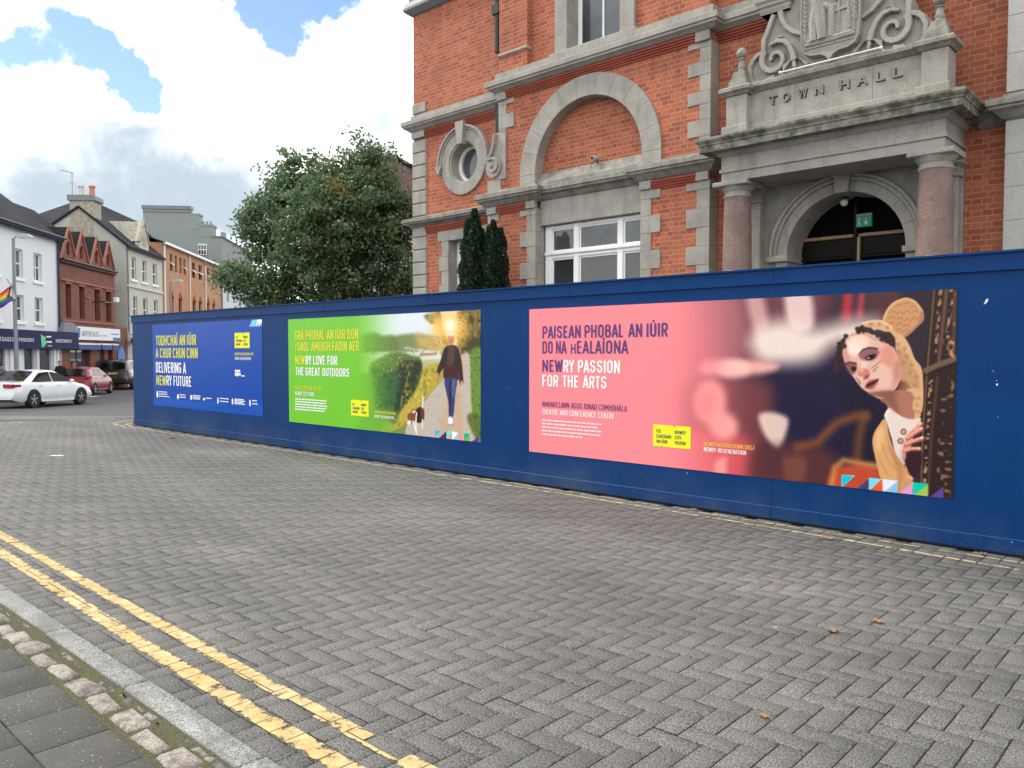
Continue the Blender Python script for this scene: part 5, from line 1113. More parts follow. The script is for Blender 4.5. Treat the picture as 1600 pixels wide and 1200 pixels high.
# the blue poster
t = poster('blue poster with yellow and white lettering and a row of small white emblems', -16.92, -12.525, .485, 2.17, ART_FUTURE, 220, 90, (0, 70, 166))
lines(t, 'headline', 'ink_yellow', [('TODHCHAÍ AN IÚIR', -16.766, 1.735, .205, 1.81), ('A CHUR CHUN CINN', -16.776, 1.478, .203, 1.87), ('NEW', -16.768, .914, .203, .46)])
lines(t, 'headline', 'ink_white', [('DELIVERING A', -16.778, 1.175, .218, 1.375), ('RY FUTURE', -16.29, .92, .203, 1.107)])
lines(t, 'web_address', 'ink_yellow', [('NEWRYMOURNEDOWN.ORG/', -13.469, 1.54, .05, .66)], .125)
lines(t, 'web_address', 'ink_white', [('NEWRY-REGENERATION', -13.469, 1.46, .05, .56)], .125)
city_logo(t, -13.472, -12.945, 1.67, 1.943)
for k, (x, z, wl, hh, rows) in enumerate(((-16.772, .646, .62, .15, 3), (-15.823, .655, .41, .105, 2), (-15.247, .662, .45, .103, 3), (-14.717, .675, .4, .05, 1), (-14.172, .635, .46, .12, 2), (-13.623, .642, .51, .12, 4), (-13.004, .64, .36, .12, 2))):
    mb = MB(); n = 12; mb.add([(x + .045 + (.045 if k < 4 else .028) * math.cos(2 * PI * i / n), TY, z + hh / 2 + hh / 2 * math.sin(2 * PI * i / n)) for i in range(n)], [tuple(range(n))]); e = mb.build('emblem', 'ink_white', t, recalc=False)
    blurb(t, 'ink_white', x + .12, z + hh * .82, [(wl - .12) * random.uniform(.75, 1) for _ in range(rows)], .018, hh * .9 / max(rows, 2))
mb = MB()
for x, w, z, h in ((-13.478, .19, 1.245, .035), (-13.478, .05, 1.17, .06), (-13.42, .08, 1.165, .07), (-13.33, .06, 1.18, .05), (-13.25, .12, 1.165, .02)): mb.quad((x, TY, z), (x + w, TY, z), (x + w, TY, z + h), (x, TY, z + h))
mb.build('emblem', 'ink_white', t, recalc=False)

# ================================================================== TOWN HALL
th = thing('town_hall', 'red brick town hall with grey granite dressings and a columned porch behind the hoarding', 'town hall', (-6, 11.5, 0))
BL, BLU, BR, RR = -11.09, -10.80, -6.272, -2.27
WY, BY, RY = 11.45, 11.30, 11.54
AX, AZ = -8.69, 4.90
PX = -4.27
LETTERS = [('T',-5.103,-4.985),('O',-4.907,-4.798),('W',-4.676,-4.555),('N',-4.451,-4.334),('H',-4.119,-3.992),('A',-3.896,-3.759),('L',-3.661,-3.546),('L',-3.456,-3.339)]
# --- brickwork
mb = MB()
mb.wall(-13.51, -10.7, 0, 8.9, WY, [(-12.46, -11.40, .1, 3.97), (-12.43, -11.43, 4.97, 5.97)], .3)
mb.spandrel(-11.93, 5.47, .5, WY)
mb.quad((-13.51, WY, 0), (-13.51, WY, 8.9), (-13.51, 24, 8.9), (-13.51, 24, 0))
mb.build('wall', 'hall_brick', th)
mb = MB()
mb.wall(BL, BR, 0, 4.5, BY, [(-9.92, -7.48, .8, 4.5)], .3)
mb.wall(BLU, BR, 4.5, 6.72, BY, [(AX - 1.36, AX + 1.36, 4.5, AZ + 1.36)], .2, False)
mb.spandrel(AX, AZ, 1.36, BY, 0, PI, 40)
mb.disc(AX, AZ, 1.3, BY + .19, 48, 0, PI); mb.quad((AX - 1.3, BY + .19, 4.5), (AX + 1.3, BY + .19, 4.5), (AX + 1.3, BY + .19, AZ), (AX - 1.3, BY + .19, AZ))
mb.wall(-10.08, BR, 6.7, 10.2, BY + .12, [(-9.27, -7.95, 6.92, 9.5)], .3)
mb.box(BLU, -10.08, BY, BY + .4, 6.7, 10.2)
mb.quad((BL, BY, 0), (BL, WY, 0), (BL, WY, 4.6), (BL, BY, 4.6)); mb.quad((BLU, BY, 4.5), (BLU, WY, 4.5), (BLU, WY, 6.8), (BLU, BY, 6.8))
mb.quad((BR, BY, 0), (BR, RY, 0), (BR, RY, 10.2), (BR, BY, 10.2))
mb.build('wall', 'hall_brick', th)
mb = MB()
mb.wall(BR, RR, 0, 10.2, RY, [(-5.25, -3.3, 0, 4.0)], .1)
mb.quad((RR, RY, 0), (RR, BY, 0), (RR, BY, 10.2), (RR, RY, 10.2)); mb.wall(RR, 6, 0, 10.2, BY, [(-.9, 1.4, .9, 3.96)], .25)
mb.quad((6, BY, 0), (6, 24, 0), (6, 24, 10.2), (6, BY, 10.2)); mb.quad((-13.51, 24, 0), (6, 24, 0), (6, 24, 10.2), (-13.51, 24, 10.2))
mb.build('wall', 'hall_brick', th)
mb = MB(); mb.quad((-13.5, WY, 8.9), (-10.8, WY, 8.9), (-10.8, 24, 8.9), (-13.5, 24, 8.9)); mb.quad((-10.8, BY, 10.2), (6, BY, 10.2), (6, 24, 10.2), (-10.8, 24, 10.2)); mb.quad((-10.8, WY, 8.9), (-10.8, WY, 10.2), (-10.8, 24, 10.2), (-10.8, 24, 8.9))
mb.build('roof', 'slate', th)
# --- stepped brick mouldings below the cornices
mb = MB()
for path, z in (([(-13.09, WY), (-10.8, WY)], 6.33), ([(-10.58, BY), (BR - .25, BY)], 6.56), ([(-13.09, WY), (BL, WY)], 4.28), ([(-10.8, BY), (-10.07, BY)], 4.40), ([(-7.3, BY), (-6.49, BY)], 4.40), ([(BR, RY), (-5.2, RY)], 6.56)):
    for k in range(4):
        o = .085 - .02 * k; mb.sweep(path, [(0, z - .036 * (k + 1)), (o, z - .036 * (k + 1)), (o, z - .036 * k - .004), (0, z - .036 * k)])
mb.build('brick_moulding', 'brick_plain', th)
# --- cornices and string courses
mb = MB()
pw = lambda z: [(0, z + .14), (.05, z + .14), (.05, z + .035), (.17, z + .02), (.2, z), (.2, z - .08), (.172, z - .095), (.172, z - .12), (.12, z - .15), (.06, z - .2), (0, z - .22)]
mb.sweep([(-13.51, 20), (-13.51, WY), (BLU, WY)], pw(6.555))
mb.build('cornice', 'granite', th)
pb = [(0, 6.93), (.06, 6.93), (.06, 6.79), (.17, 6.775), (.2, 6.755), (.2, 6.675), (.172, 6.66), (.172, 6.63), (.13, 6.61), (.08, 6.575), (.03, 6.56), (0, 6.56)]
mb = MB(); mb.sweep([(BLU, WY), (BLU, BY), (BR, BY), (BR, RY), (-5.1, RY)], pb); mb.build('cornice', 'granite', th)
mb = MB(); mb.sweep([(-3.4, RY), (RR, RY), (RR, BY), (6, BY)], pb); mb.build('cornice', 'granite', th)
mb = MB(); mb.sweep([(-13.51, 20), (-13.51, WY), (BL, WY)], [(0, 4.52), (.03, 4.52), (.05, 4.485), (.18, 4.473), (.2, 4.463), (.2, 4.395), (.17, 4.38), (.17, 4.36), (.1, 4.33), (.04, 4.285), (0, 4.28)]); mb.build('string_course', 'granite_dirty', th)
ps = [(0, 4.72), (.04, 4.72), (.06, 4.67), (.18, 4.655), (.2, 4.645), (.2, 4.57), (.17, 4.555), (.17, 4.53), (.12, 4.5), (.05, 4.43), (0, 4.40)]
mb = MB(); mb.sweep([(BL, WY), (BL, BY), (-9.86, BY), (-9.86, BY + .14), (-7.54, BY + .14), (-7.54, BY), (BR, BY), (BR, RY)], ps); mb.build('string_course', 'granite_dirty', th)
mb = MB(); mb.sweep([(-2.62, RY), (RR, RY), (RR, BY), (6, BY)], ps); mb.build('string_course', 'granite_dirty', th)
mb = MB(); mb.sweep([(-13.51, 20), (-13.51, WY), (BLU + .02, WY)], [(0, 9.15), (.12, 9.1), (.16, 8.98), (.16, 8.93), (.1, 8.88), (.05, 8.84), (0, 8.82)]); mb.bbox(-13.58, -13.1, WY - .08, WY + .4, 9.12, 9.6); mb.build('coping', 'lead_grey', th)
for x, w, y in ((BLU, .23, BY), (BR - .24, .24, BY)): MB().prism([(x, 6.42), (x + w, 6.42), (x + w, 6.565), (x, 6.565)], y - .07, y + .02).build('corbel_stone', 'granite', th)
MB().prism([(-13.51, 6.20), (-13.1, 6.20), (-13.1, 6.335), (-13.51, 6.335)], WY - .07, WY + .02).build('corbel_stone', 'granite', th)
MB().bbox(-13.53, -13.11, WY - .03, WY + .3, 6.74, 6.95).build('quoin', 'granite', th)
for x, w in ((-10.07, .215), (-7.54, .22), (BR - .22, .22), (BL, .25)): MB().prism([(x, 4.28), (x + w, 4.28), (x + w, 4.41), (x, 4.41)], BY - .06, BY + .02).build('corbel_stone', 'granite', th)
MB().bbox(-10.82, -10.06, BY - .035, BY + .1, 7.25, 7.31, .02).build('string_course', 'granite', th)
# --- quoins and jambs
mb = MB(); z = 0
while z < 6.15:
    if not 4.2 < z < 4.5: mb.bbox(-13.545, -13.09, WY - .035, WY + .32, z + .004, min(z + .268, 6.2), .022)
    z += .272
    if 4.2 < z < 4.5: z = 4.53
mb.build('quoin', 'granite', th)
def toothed(xe, xn, xt, teeth, z0, z1, y, depth, name='quoin', mat='granite'):
    """stone edge: narrow strip between xe and xn with wider blocks reaching xt at the listed heights"""
    mb = MB(); zs = z0
    for a, b in sorted(teeth) + [(z1, z1)]:
        if a > zs + .01: mb.bbox(min(xe, xn), max(xe, xn), y - .018, y + depth, zs + .0015, min(a, z1) - .0015, .004)
        if b > a: mb.bbox(min(xe, xt), max(xe, xt), y - .02, y + depth, a + .0015, b - .0015, .004)
        zs = max(zs, b)
    return mb.build(name, mat, th)
low = [(4.14, 4.28), (3.555, 3.855), (2.97, 3.263), (2.38, 2.67), (1.8, 2.08), (1.2, 1.5), (.6, .9)]
toothed(BR + .008, -6.49, -6.68, low, 0, 4.28, BY, .23)
toothed(BR + .008, -6.46, -6.665, [(4.968, 5.223), (5.463, 5.658), (5.912, 6.12), (6.33, 6.42)], 4.72, 6.42, BY, .23)
toothed(BL - .008, -10.9, -10.80, low, 0, 4.28, BY, .14)
toothed(BLU - .006, -10.6, -10.40, [(5.88, 6.15), (6.33, 6.42)], 5.84, 6.42, BY, .14)
toothed(-9.855, -10.07, -10.25, [(4.15, 4.28), (3.573, 3.85), (2.972, 3.273), (2.38, 2.68), (1.8, 2.08)], .7, 4.28, BY, .25, 'jamb')
toothed(-7.54, -7.335, -7.157, [(4.12, 4.28), (3.56, 3.845), (2.97, 3.27), (2.38, 2.68), (1.8, 2.08)], .7, 4.28, BY, .25, 'jamb')
toothed(-12.40, -12.62, -12.70, [(3.3, 3.6), (2.7, 3.0), (2.1, 2.4), (1.5, 1.8)], .1, 3.92, WY, .3, 'jamb')
toothed(-11.46, -11.24, -11.16, [(3.3, 3.6), (2.7, 3.0), (2.1, 2.4), (1.5, 1.8)], .1, 3.92, WY, .3, 'jamb')
mb = MB(); mb.bbox(-12.73, -11.13, WY - .02, WY + .3, 3.925, 4.225, .005); mb.build('lintel', 'granite', th)
mb = MB(); mb.bbox(-9.853, -7.542, BY + .12, BY + .3, 3.955, 4.41, .006); mb.build('lintel', 'granite', th)
MB().bbox(-9.94, -7.46, BY - .05, BY + .3, .72, .9).build('sill', 'granite', th); MB().bbox(-9.55, -7.65, BY - .02, BY + .42, 6.88, 7.0).build('sill', 'granite', th)
mb = MB(); mb.prismx([(BY + .0, 4.66), (BY + .0, 4.72), (BY + .192, 4.94), (BY + .3, 4.94), (BY + .3, 4.66)], AX - 1.165, AX + 1.165); mb.build('sill', 'granite_dirty', th)
# pier to the right of the porch
for z0, z1 in ((0, 4.4), (4.74, 6.56), (6.95, 10)):
    mb = MB(); n = max(1, round((z1 - z0) / .405)); h = (z1 - z0) / n
    for k in range(n): mb.bbox(RR - .012, -1.5, BY - .02, BY + .24, z0 + h * k + .0015, z0 + h * (k + 1) - .0015, .004)
    mb.build('pilaster', 'granite_pale', th)
# --- blind arch of voussoirs
mb = MB(); nv = 11
for k in range(nv): mb.ring(AX, AZ, 1.17, 1.55, BY - .03, BY + .2, PI * k / nv + .0016, PI * (k + 1) / nv - .0016, 8, .008)
for s in (-1, 1): mb.bbox(min(AX + s * 1.17, AX + s * 1.55), max(AX + s * 1.17, AX + s * 1.55), BY - .03, BY + .2, 4.66, AZ - .002, .006)
mb.build('blind_arch', 'granite', th)
# --- big window
w = MB(); fy = BY + .25
for x0, x1 in ((-9.83, -9.68), (-9.147, -9.035), (-8.175, -8.065), (-7.66, -7.53)): w.bbox(x0, x1, fy - .02, fy + .07, .95, 3.95, .012)
for z0, z1, d in ((3.885, 3.95, 0), (3.40, 3.465, .035), (3.335, 3.405, .0), (.9, 1.0, 0)): w.bbox(-9.83, -7.53, fy - .012 - d, fy + .06, z0, z1, .012)
for x0, x1 in ((-9.68, -9.147), (-9.035, -8.175), (-8.065, -7.66)):
    for z0, z1 in ((3.465, 3.885), (1.0, 3.335)):
        for a, b, c, d in ((x0, x0 + .03, z0, z1), (x1 - .03, x1, z0, z1), (x0 + .03, x1 - .03, z0, z0 + .03), (x0 + .03, x1 - .03, z1 - .03, z1)): w.bbox(a, b, fy + .012, fy + .05, c, d, .006)
win = w.build('window', 'white_paint', th)
for x0, x1 in ((-9.68, -9.147), (-9.035, -8.175), (-8.065, -7.66)):
    for z0, z1 in ((3.465, 3.885), (1.0, 3.335)): MB().quad((x0, fy + .03, z0), (x1, fy + .03 + random.uniform(-.004, .004), z0), (x1, fy + .03, z1), (x0, fy + .03 + random.uniform(-.004, .004), z1)).build('pane', 'sky_glass' if z0 > 3 else 'glass', win)
w = MB(); fy = BY + .2
for x0, x1 in ((-.9, -.78), (-.16, -.05), (.55, .66), (1.28, 1.4)): w.bbox(x0, x1, fy - .02, fy + .07, .95, 3.95, .012)
for z0, z1 in ((3.86, 3.95), (3.335, 3.465), (.9, 1.0)): w.bbox(-.9, 1.4, fy - .012, fy + .06, z0, z1, .012)
win = w.build('window', 'white_paint', th); MB().quad((-.85, fy + .04, .95), (1.35, fy + .04, .95), (1.35, fy + .04, 3.9), (-.85, fy + .04, 3.9)).build('pane', 'glass', win)
# --- upper sash window with stone surround
mb = MB()
for x0, x1 in ((-9.47, -9.185), (-8.035, -7.74)): mb.bbox(x0, x1, BY + .06, BY + .42, 6.99, 9.4, .006)
mb.bbox(-9.5, -7.7, BY + .06, BY + .42, 9.4, 9.75); mb.build('window_surround', 'granite', th)
w = MB(); fy = BY + .38
for x0, x1 in ((-9.185, -9.10), (-8.12, -8.035), (-8.64, -8.60)): w.bbox(x0, x1, fy, fy + .05, 7.0, 9.4, .01)
for z0, z1 in ((7.0, 7.1), (8.15, 8.22)): w.bbox(-9.185, -8.035, fy - .005, fy + .05, z0, z1, .01)
win = w.build('window', 'white_paint', th); MB().quad((-9.15, fy + .03, 7), (-8.07, fy + .03, 7), (-8.07, fy + .03, 9.4), (-9.15, fy + .03, 9.4)).build('pane', 'sky_glass', win)
# --- side door and window of the wing
w = MB(); fy = WY + .22
for x0, x1 in ((-12.40, -12.28), (-11.58, -11.46)): w.bbox(x0, x1, fy, fy + .06, .15, 3.92, .012)
for z0, z1 in ((3.8, 3.92), (2.95, 3.02), (.15, .4)): w.bbox(-12.28, -11.58, fy, fy + .06, z0, z1, .012)
win = w.build('window', 'white_paint', th); MB().quad((-12.3, fy + .03, .2), (-11.56, fy + .03, .2), (-11.56, fy + .03, 3.9), (-12.3, fy + .03, 3.9)).build('pane', 'glass', win)
MB().bbox(-12.27, -12.12, fy - .1, fy, 3.27, 3.40).build('alarm_box', 'white_paint', win)
# --- round window
OX, OZ = -11.93, 5.47
mb = MB(); nv = 14
for k in range(nv): mb.ring(OX, OZ, .42, .655, WY - .045, WY + .3, 2 * PI * k / nv + .003, 2 * PI * (k + 1) / nv - .003, 6, .008)
mb.ring(OX, OZ, .385, .43, WY - .02, WY + .34, 0, 2 * PI, 48, .012)
ow = mb.build('round_window', 'granite', th)
mb = MB(); mb.ring(OX, OZ, .645, .69, WY - .075, WY + .02, -.02, PI + .02, 36, .012); mb.ring(OX, OZ, .69, .745, WY - .11, WY + .02, -.02, PI + .02, 36, .014)
for s in (-1, 1): mb.prism([(OX + s * .61, 5.48), (OX + s * .79, 5.48), (OX + s * .79, 5.43), (OX + s * .75, 5.39), (OX + s * .72, 5.31), (OX + s * .68, 5.31), (OX + s * .65, 5.39), (OX + s * .61, 5.43)], WY - .1, WY + .02)
mb.build('hood_mould', 'granite', ow)
MB().prism([(OX - .07, 5.82), (OX + .07, 5.82), (OX + .125, 6.27), (OX - .125, 6.27)], WY - .15, WY + .1).build('keystone', 'granite', ow)
MB().ring(OX, OZ, .315, .39, WY + .2, WY + .3, 0, 2 * PI, 40, .012).build('frame', 'white_paint', ow); MB().disc(OX, OZ, .33, WY + .26).build('pane', 'sky_glass', ow)
mb = MB(); mb.quad((-12.5, WY + .34, 4.9), (-11.4, WY + .34, 4.9), (-11.4, WY + .34, 6.05), (-12.5, WY + .34, 6.05)); mb.build('backing', 'interior_dark', ow)
# --- scroll bracket between lower and upper bay edge
mb = MB(); SX, SZ = -10.90, 5.18
mb.prism([(-10.98, 5.4), (-10.92, 5.52), (-10.88, 5.66), (-10.87, 5.83), (-10.605, 5.83), (-10.605, 4.93), (-10.8, 4.93), (-10.98, 5.02)], BY - .03, BY + .16)
mb.lathe(0, 0, [(.001, 0), (.001, 0)], 3) if False else None
mb.ring(SX, SZ, .001, .20, BY - .075, BY + .16, 0, 2 * PI, 32, .0); mb.bbox(-11.10, -10.74, BY - .03, BY + .15, 4.68, 4.935, .01)
sp = [(SX + (.175 - .0095 * i) * math.cos(2.2 - .42 * i), SZ + (.175 - .0095 * i) * math.sin(2.2 - .42 * i)) for i in range(17)]
mb.ribbon([(-10.845, 5.8), (-10.86, 5.62), (-10.93, 5.46), (-10.99, 5.36)] + sp, [.05] * 8 + [.055 - .0018 * i for i in range(13)], BY - .115, BY - .03)
mb.build('scroll_bracket', 'granite', th)
# --- drainpipes
mb = MB(); mb.tube([(-10.905, WY - .08, 7.40), (-10.905, WY - .08, 10.2)], .062); mb.box(-11.0, -10.81, WY - .16, WY, 8.12, 8.3); mb.build('drainpipe', 'black_iron', th)
mb = MB(); mb.tube([(-10.895, WY - .07, 5.86), (-10.895, WY - .07, 6.5)], .06); mb.build('drainpipe', 'black_iron', th)

# --- porch
mb = MB(); mb.wall(-5.76, -2.78, 0, 4.1, 11.5, [(PX - .83, PX + .83, 0, 3.02 + .83)], .03, False); mb.spandrel(PX, 3.02, .83, 11.5, 0, PI, 32)
mb.quad((-5.76, 11.5, 0), (-5.76, 11.54, 0), (-5.76, 11.54, 4.1), (-5.76, 11.5, 4.1)); mb.quad((-2.78, 11.5, 0), (-2.78, 11.54, 0), (-2.78, 11.54, 4.1), (-2.78, 11.5, 4.1))
ea = mb.build('entrance_wall', 'granite', th)
mb = MB()
for k in range(9): mb.ring(PX, 3.02, .82, .97, 11.455, 12.05, PI * k / 9 + .002, PI * (k + 1) / 9 - .002, 6, .008)
for k in range(9): mb.ring(PX, 3.02, .972, 1.03, 11.43, 11.6, PI * k / 9 + .002, PI * (k + 1) / 9 - .002, 6, .01)
mb.ring(PX, 3.02, 1.032, 1.08, 11.40, 11.6, 0, PI, 40, .012)
for s in (-1, 1):
    a, b = sorted((PX + s * .82, PX + s * 1.0)); mb.bbox(a, b, 11.46, 12.05, 0, 2.93, .006); a, b = sorted((PX + s * .79, PX + s * 1.12)); mb.bbox(a, b, 11.40, 12.05, 2.932, 3.018, .012)
mb.build('entrance_arch', 'granite', th)
MB().prism([(PX - .085, 3.82), (PX + .085, 3.82), (PX + .115, 4.10), (PX - .115, 4.10)], 11.35, 11.6).build('keystone', 'granite', th)
for cx in (PX - 1.325, PX + 1.325):
    mb = MB(); mb.bbox(cx - .14, cx + .14, 11.34, 11.5, 0, 3.84, .006); mb.sweep([(cx - .14, 11.5), (cx - .14, 11.34), (cx + .14, 11.34), (cx + .14, 11.5)], [(0, 3.82), (.03, 3.83), (.03, 3.86), (.005, 3.88), (.005, 3.95), (.05, 3.99), (.05, 4.055), (0, 4.055)])
    mb.build('pilaster', 'granite', th)
for cx in (PX - 1.325, PX + 1.325):
    cy = 10.9; mb = MB(); n = 14
    mb.lathe(cx, cy, [(.208 - .02 * (i / n) ** 1.6, 2.78 + 1.06 * i / n) for i in range(n + 1)], 32); col = mb.build('column', 'pink_granite', th, smooth=True)
    mb = MB(); mb.lathe(cx, cy, [(.19, 3.835), (.205, 3.85), (.205, 3.87), (.188, 3.885), (.188, 3.925), (.2, 3.93), (.205, 3.945), (.245, 3.985), (.25, 4.0)], 32); mb.bbox(cx - .268, cx + .268, cy - .268, cy + .268, 3.995, 4.06, .012); mb.build('capital', 'granite', col, smooth=True)
    mb = MB(); mb.lathe(cx, cy, [(.235, 2.66), (.245, 2.70), (.235, 2.755), (.212, 2.78)], 32); mb.build('base', 'cream_paint', col, smooth=True)
    mb = MB(); mb.bbox(cx - .28, cx + .28, cy - .28, cy + .28, 0, 2.66, .02); mb.build('pedestal', 'granite', col)
EX0, EX1, EY = -5.74, -2.79, 10.68
mb = MB(); mb.box(EX0 + .002, EX1 - .002, EY + .002, RY, 4.062, 4.70)
mb.sweep([(EX0, RY), (EX0, EY), (EX1, EY), (EX1, RY)], [(-.1, 4.06), (0, 4.06), (0, 4.185), (.025, 4.19), (.025, 4.235), (.004, 4.245), (.004, 4.405), (.03, 4.42), (.06, 4.455), (.09, 4.47), (-.1, 4.47)])
en = mb.build('entablature', 'granite', th)
mb = MB(); mb.sweep([(EX0, RY), (EX0, EY), (EX1, EY), (EX1, RY)], [(-.1, 4.472), (.235, 4.472), (.235, 4.555), (.25, 4.565), (.25, 4.585), (.285, 4.63), (.285, 4.66), (.2, 4.69), (-.1, 4.74)]); mb.build('cornice', 'granite_stained', en)
# parapet with the name
mb = MB()
for x0, x1 in ((-5.40, -4.73), (-4.73, -3.70), (-3.70, -3.06)): mb.bbox(x0 + .0015, x1 - .0015, 10.85, 11.15, 4.85, 5.31, .004)
mb.bbox(-5.40, -3.06, 10.81, 11.15, 4.66, 4.85, .01); pp = mb.build('parapet', 'granite', th)
mb = MB(); mb.sweep([(-5.36, 10.85), (-3.1, 10.85)], [(-.3, 5.30), (.02, 5.30), (.05, 5.33), (.09, 5.36), (.09, 5.405), (.05, 5.43), (-.3, 5.44)]); mb.build('coping', 'granite_dirty', pp)
for ch, a, b in LETTERS:
    mb = MB(); put_text(mb, ch, a, 5.075, .122, (b - a), 10.825, .012, .03); le = mb.build('letter', 'granite_dirty', pp)
    mb = MB(); put_text(mb, ch, a + .008, 5.066, .122, (b - a), 10.8485, .032); mb.build('letter_shadow', 'black_iron', pp)  # offset black copy of each letter, a painted shadow on the stone
for cx0, cx1 in ((-5.70, -5.385), (-3.085, -2.785)):
    mb = MB(); mb.bbox(cx0, cx1, 10.72, 11.05, 4.85, 5.28, .006); mb.bbox(cx0 - .05, cx1 + .03, 10.67, 11.1, 4.66, 4.85, .012); pe = mb.build('pedestal', 'granite', th)
    mb = MB(); mb.sweep([(cx0, 11.05), (cx0, 10.72), (cx1, 10.72), (cx1, 11.05)], [(-.1, 5.27), (.02, 5.28), (.05, 5.31), (.085, 5.33), (.085, 5.375), (.06, 5.40), (-.1, 5.42)]); mb.box(cx0, cx1, 10.72, 11.05, 5.27, 5.405); mb.build('coping', 'granite_dirty', pe)
    cx = (cx0 + cx1) / 2 + .01; cy = 10.86; mb = MB()
    f = lambda h, z: [(cx - h, cy - h, z), (cx + h, cy - h, z), (cx + h, cy + h, z), (cx - h, cy + h, z)]
    L = f(.135, 5.41) + f(.135, 5.47) + f(.085, 5.60) + f(.085, 5.635); mb.add(L, [(4 * j + i, 4 * j + (i + 1) % 4, 4 * j + 4 + (i + 1) % 4, 4 * j + 4 + i) for j in range(3) for i in range(4)] + [(12, 13, 14, 15)])
    mb.lathe(cx, cy, [(.06, 5.63), (.062, 5.65), (.045, 5.67), (.058, 5.70), (.05, 5.73), (.038, 5.78), (.036, 5.80), (.05, 5.81), (.05, 5.82), (.035, 5.83)] + [(.078 * math.sin(.45 + 2.69 * i / 9), 5.905 - .078 * math.cos(.45 + 2.69 * i / 9)) for i in range(10)], 20)
    mb.build('finial', 'granite_dirty', pe, smooth=True)
# scrolled gable with the crest
mir = lambda P, s: [(PX + s * x, z) for x, z in P]
half = [(1.17, 5.43), (1.205, 5.54), (1.215, 5.68), (1.17, 5.80), (1.08, 5.89), (1.0, 5.91), (1.0, 6.03), (.96, 6.10), (.905, 6.25), (.86, 6.37), (.86, 6.62)]
mb = MB(); mb.prism(mir(half, -1)[::1] + [(PX - .86, 7.4), (PX, 8.2), (PX + .86, 7.4)] + mir(half, 1)[::-1], 10.97, 11.22); ga = mb.build('crest_gable', 'granite', th)
mb = MB(); mb.prism([(-5.0, RY - .3), (-5.0, RY - .3), (-5.0, RY - .3)], 0, 0) if False else None
for s in (-1, 1):
    mb = MB()
    mb.ribbon(mir([(1.13, 5.45), (1.17, 5.55), (1.175, 5.68), (1.13, 5.78), (1.05, 5.845), (.96, 5.865)], s), .07, 10.90, 10.98)
    mb.ribbon(mir([(.965, 5.85), (.965, 6.03), (.92, 6.11), (.87, 6.24), (.82, 6.35)], s), .075, 10.905, 10.98)
    sp = [(.79 + (.205 - .0088 * i) * math.cos(.75 - .40 * i), 5.72 + (.205 - .0088 * i) * math.sin(.75 - .40 * i)) for i in range(19)]
    mb.ribbon(mir([(1.1, 5.47), (1.02, 5.47)], s), .05, 10.91, 10.98)
    mb.ribbon(mir(sp, s), [.085 - .0022 * i for i in range(19)], 10.885, 10.98)
    mb.ribbon(mir([(.93, 5.46), (.85, 5.475), (.79, 5.49)], s), .06, 10.9, 10.98)
    mb.ribbon(mir([(.86, 5.93), (.76, 5.965), (.66, 5.94), (.58, 5.86), (.53, 5.75), (.50, 5.64)], s), [.035, .055, .06, .065, .07, .085], 10.88, 10.98)
    for a, l in ((-.14, .15), (0., .15), (.13, .16)): mb.prism(mir([(.495 + a * .35, 5.655), (.47 + a * 1.2, 5.6 - .3 * l), (.50 + a * 1.25, 5.60 - .55 * l), (.53 + a * 1.0, 5.6)], s), 10.885, 10.98)
    mb.ribbon(mir([(.72, 6.37), (.69, 6.24), (.62, 6.12), (.52, 6.03), (.40, 5.97)], s), [.08, .07, .07, .065, .06], 10.89, 10.98)
    mb.ribbon(mir([(.80, 5.99), (.75, 6.03), (.69, 6.02)], s), .02, 10.93, 10.98)
    x0, x1 = sorted((PX + s * .585, PX + s * 1.0)); mb.sweep([(x0, 11.2), (x0, 10.9), (x1, 10.9), (x1, 11.2)], [(-.1, 6.37), (.0, 6.37), (.02, 6.42), (.02, 6.45), (.045, 6.47), (.045, 6.51), (.07, 6.54), (.07, 6.60), (-.1, 6.62)]); mb.box(x0, x1, 10.9, 11.2, 6.37, 6.61)
    mb.build('scroll', 'granite', ga)
sh = [(-.40, 6.62), (-.40, 5.96), (-.385, 5.74), (-.34, 5.655), (-.25, 5.615), (-.12, 5.605), (-.05, 5.57), (0, 5.50), (.05, 5.57), (.12, 5.605), (.25, 5.615), (.34, 5.655), (.385, 5.74), (.40, 5.96), (.40, 6.62)]
mb = MB(); mb.prism([(PX + x, z) for x, z in sh], 10.86, 10.98); si = mb.build('shield', 'granite', ga)
mb = MB(); mb.ribbon([(PX + x * .97, z + .006) for x, z in sh], .018, 10.84, 10.87); mb.ribbon([(PX - .345, 5.715), (PX + .345, 5.715)], .012, 10.845, 10.87)
put_text(mb, 'SIGILLA  CYNN  TRACTO', PX - .25, 5.645, .032, .5, 10.852, .006)
F = lambda x, z: (PX + x, 10.855, z)
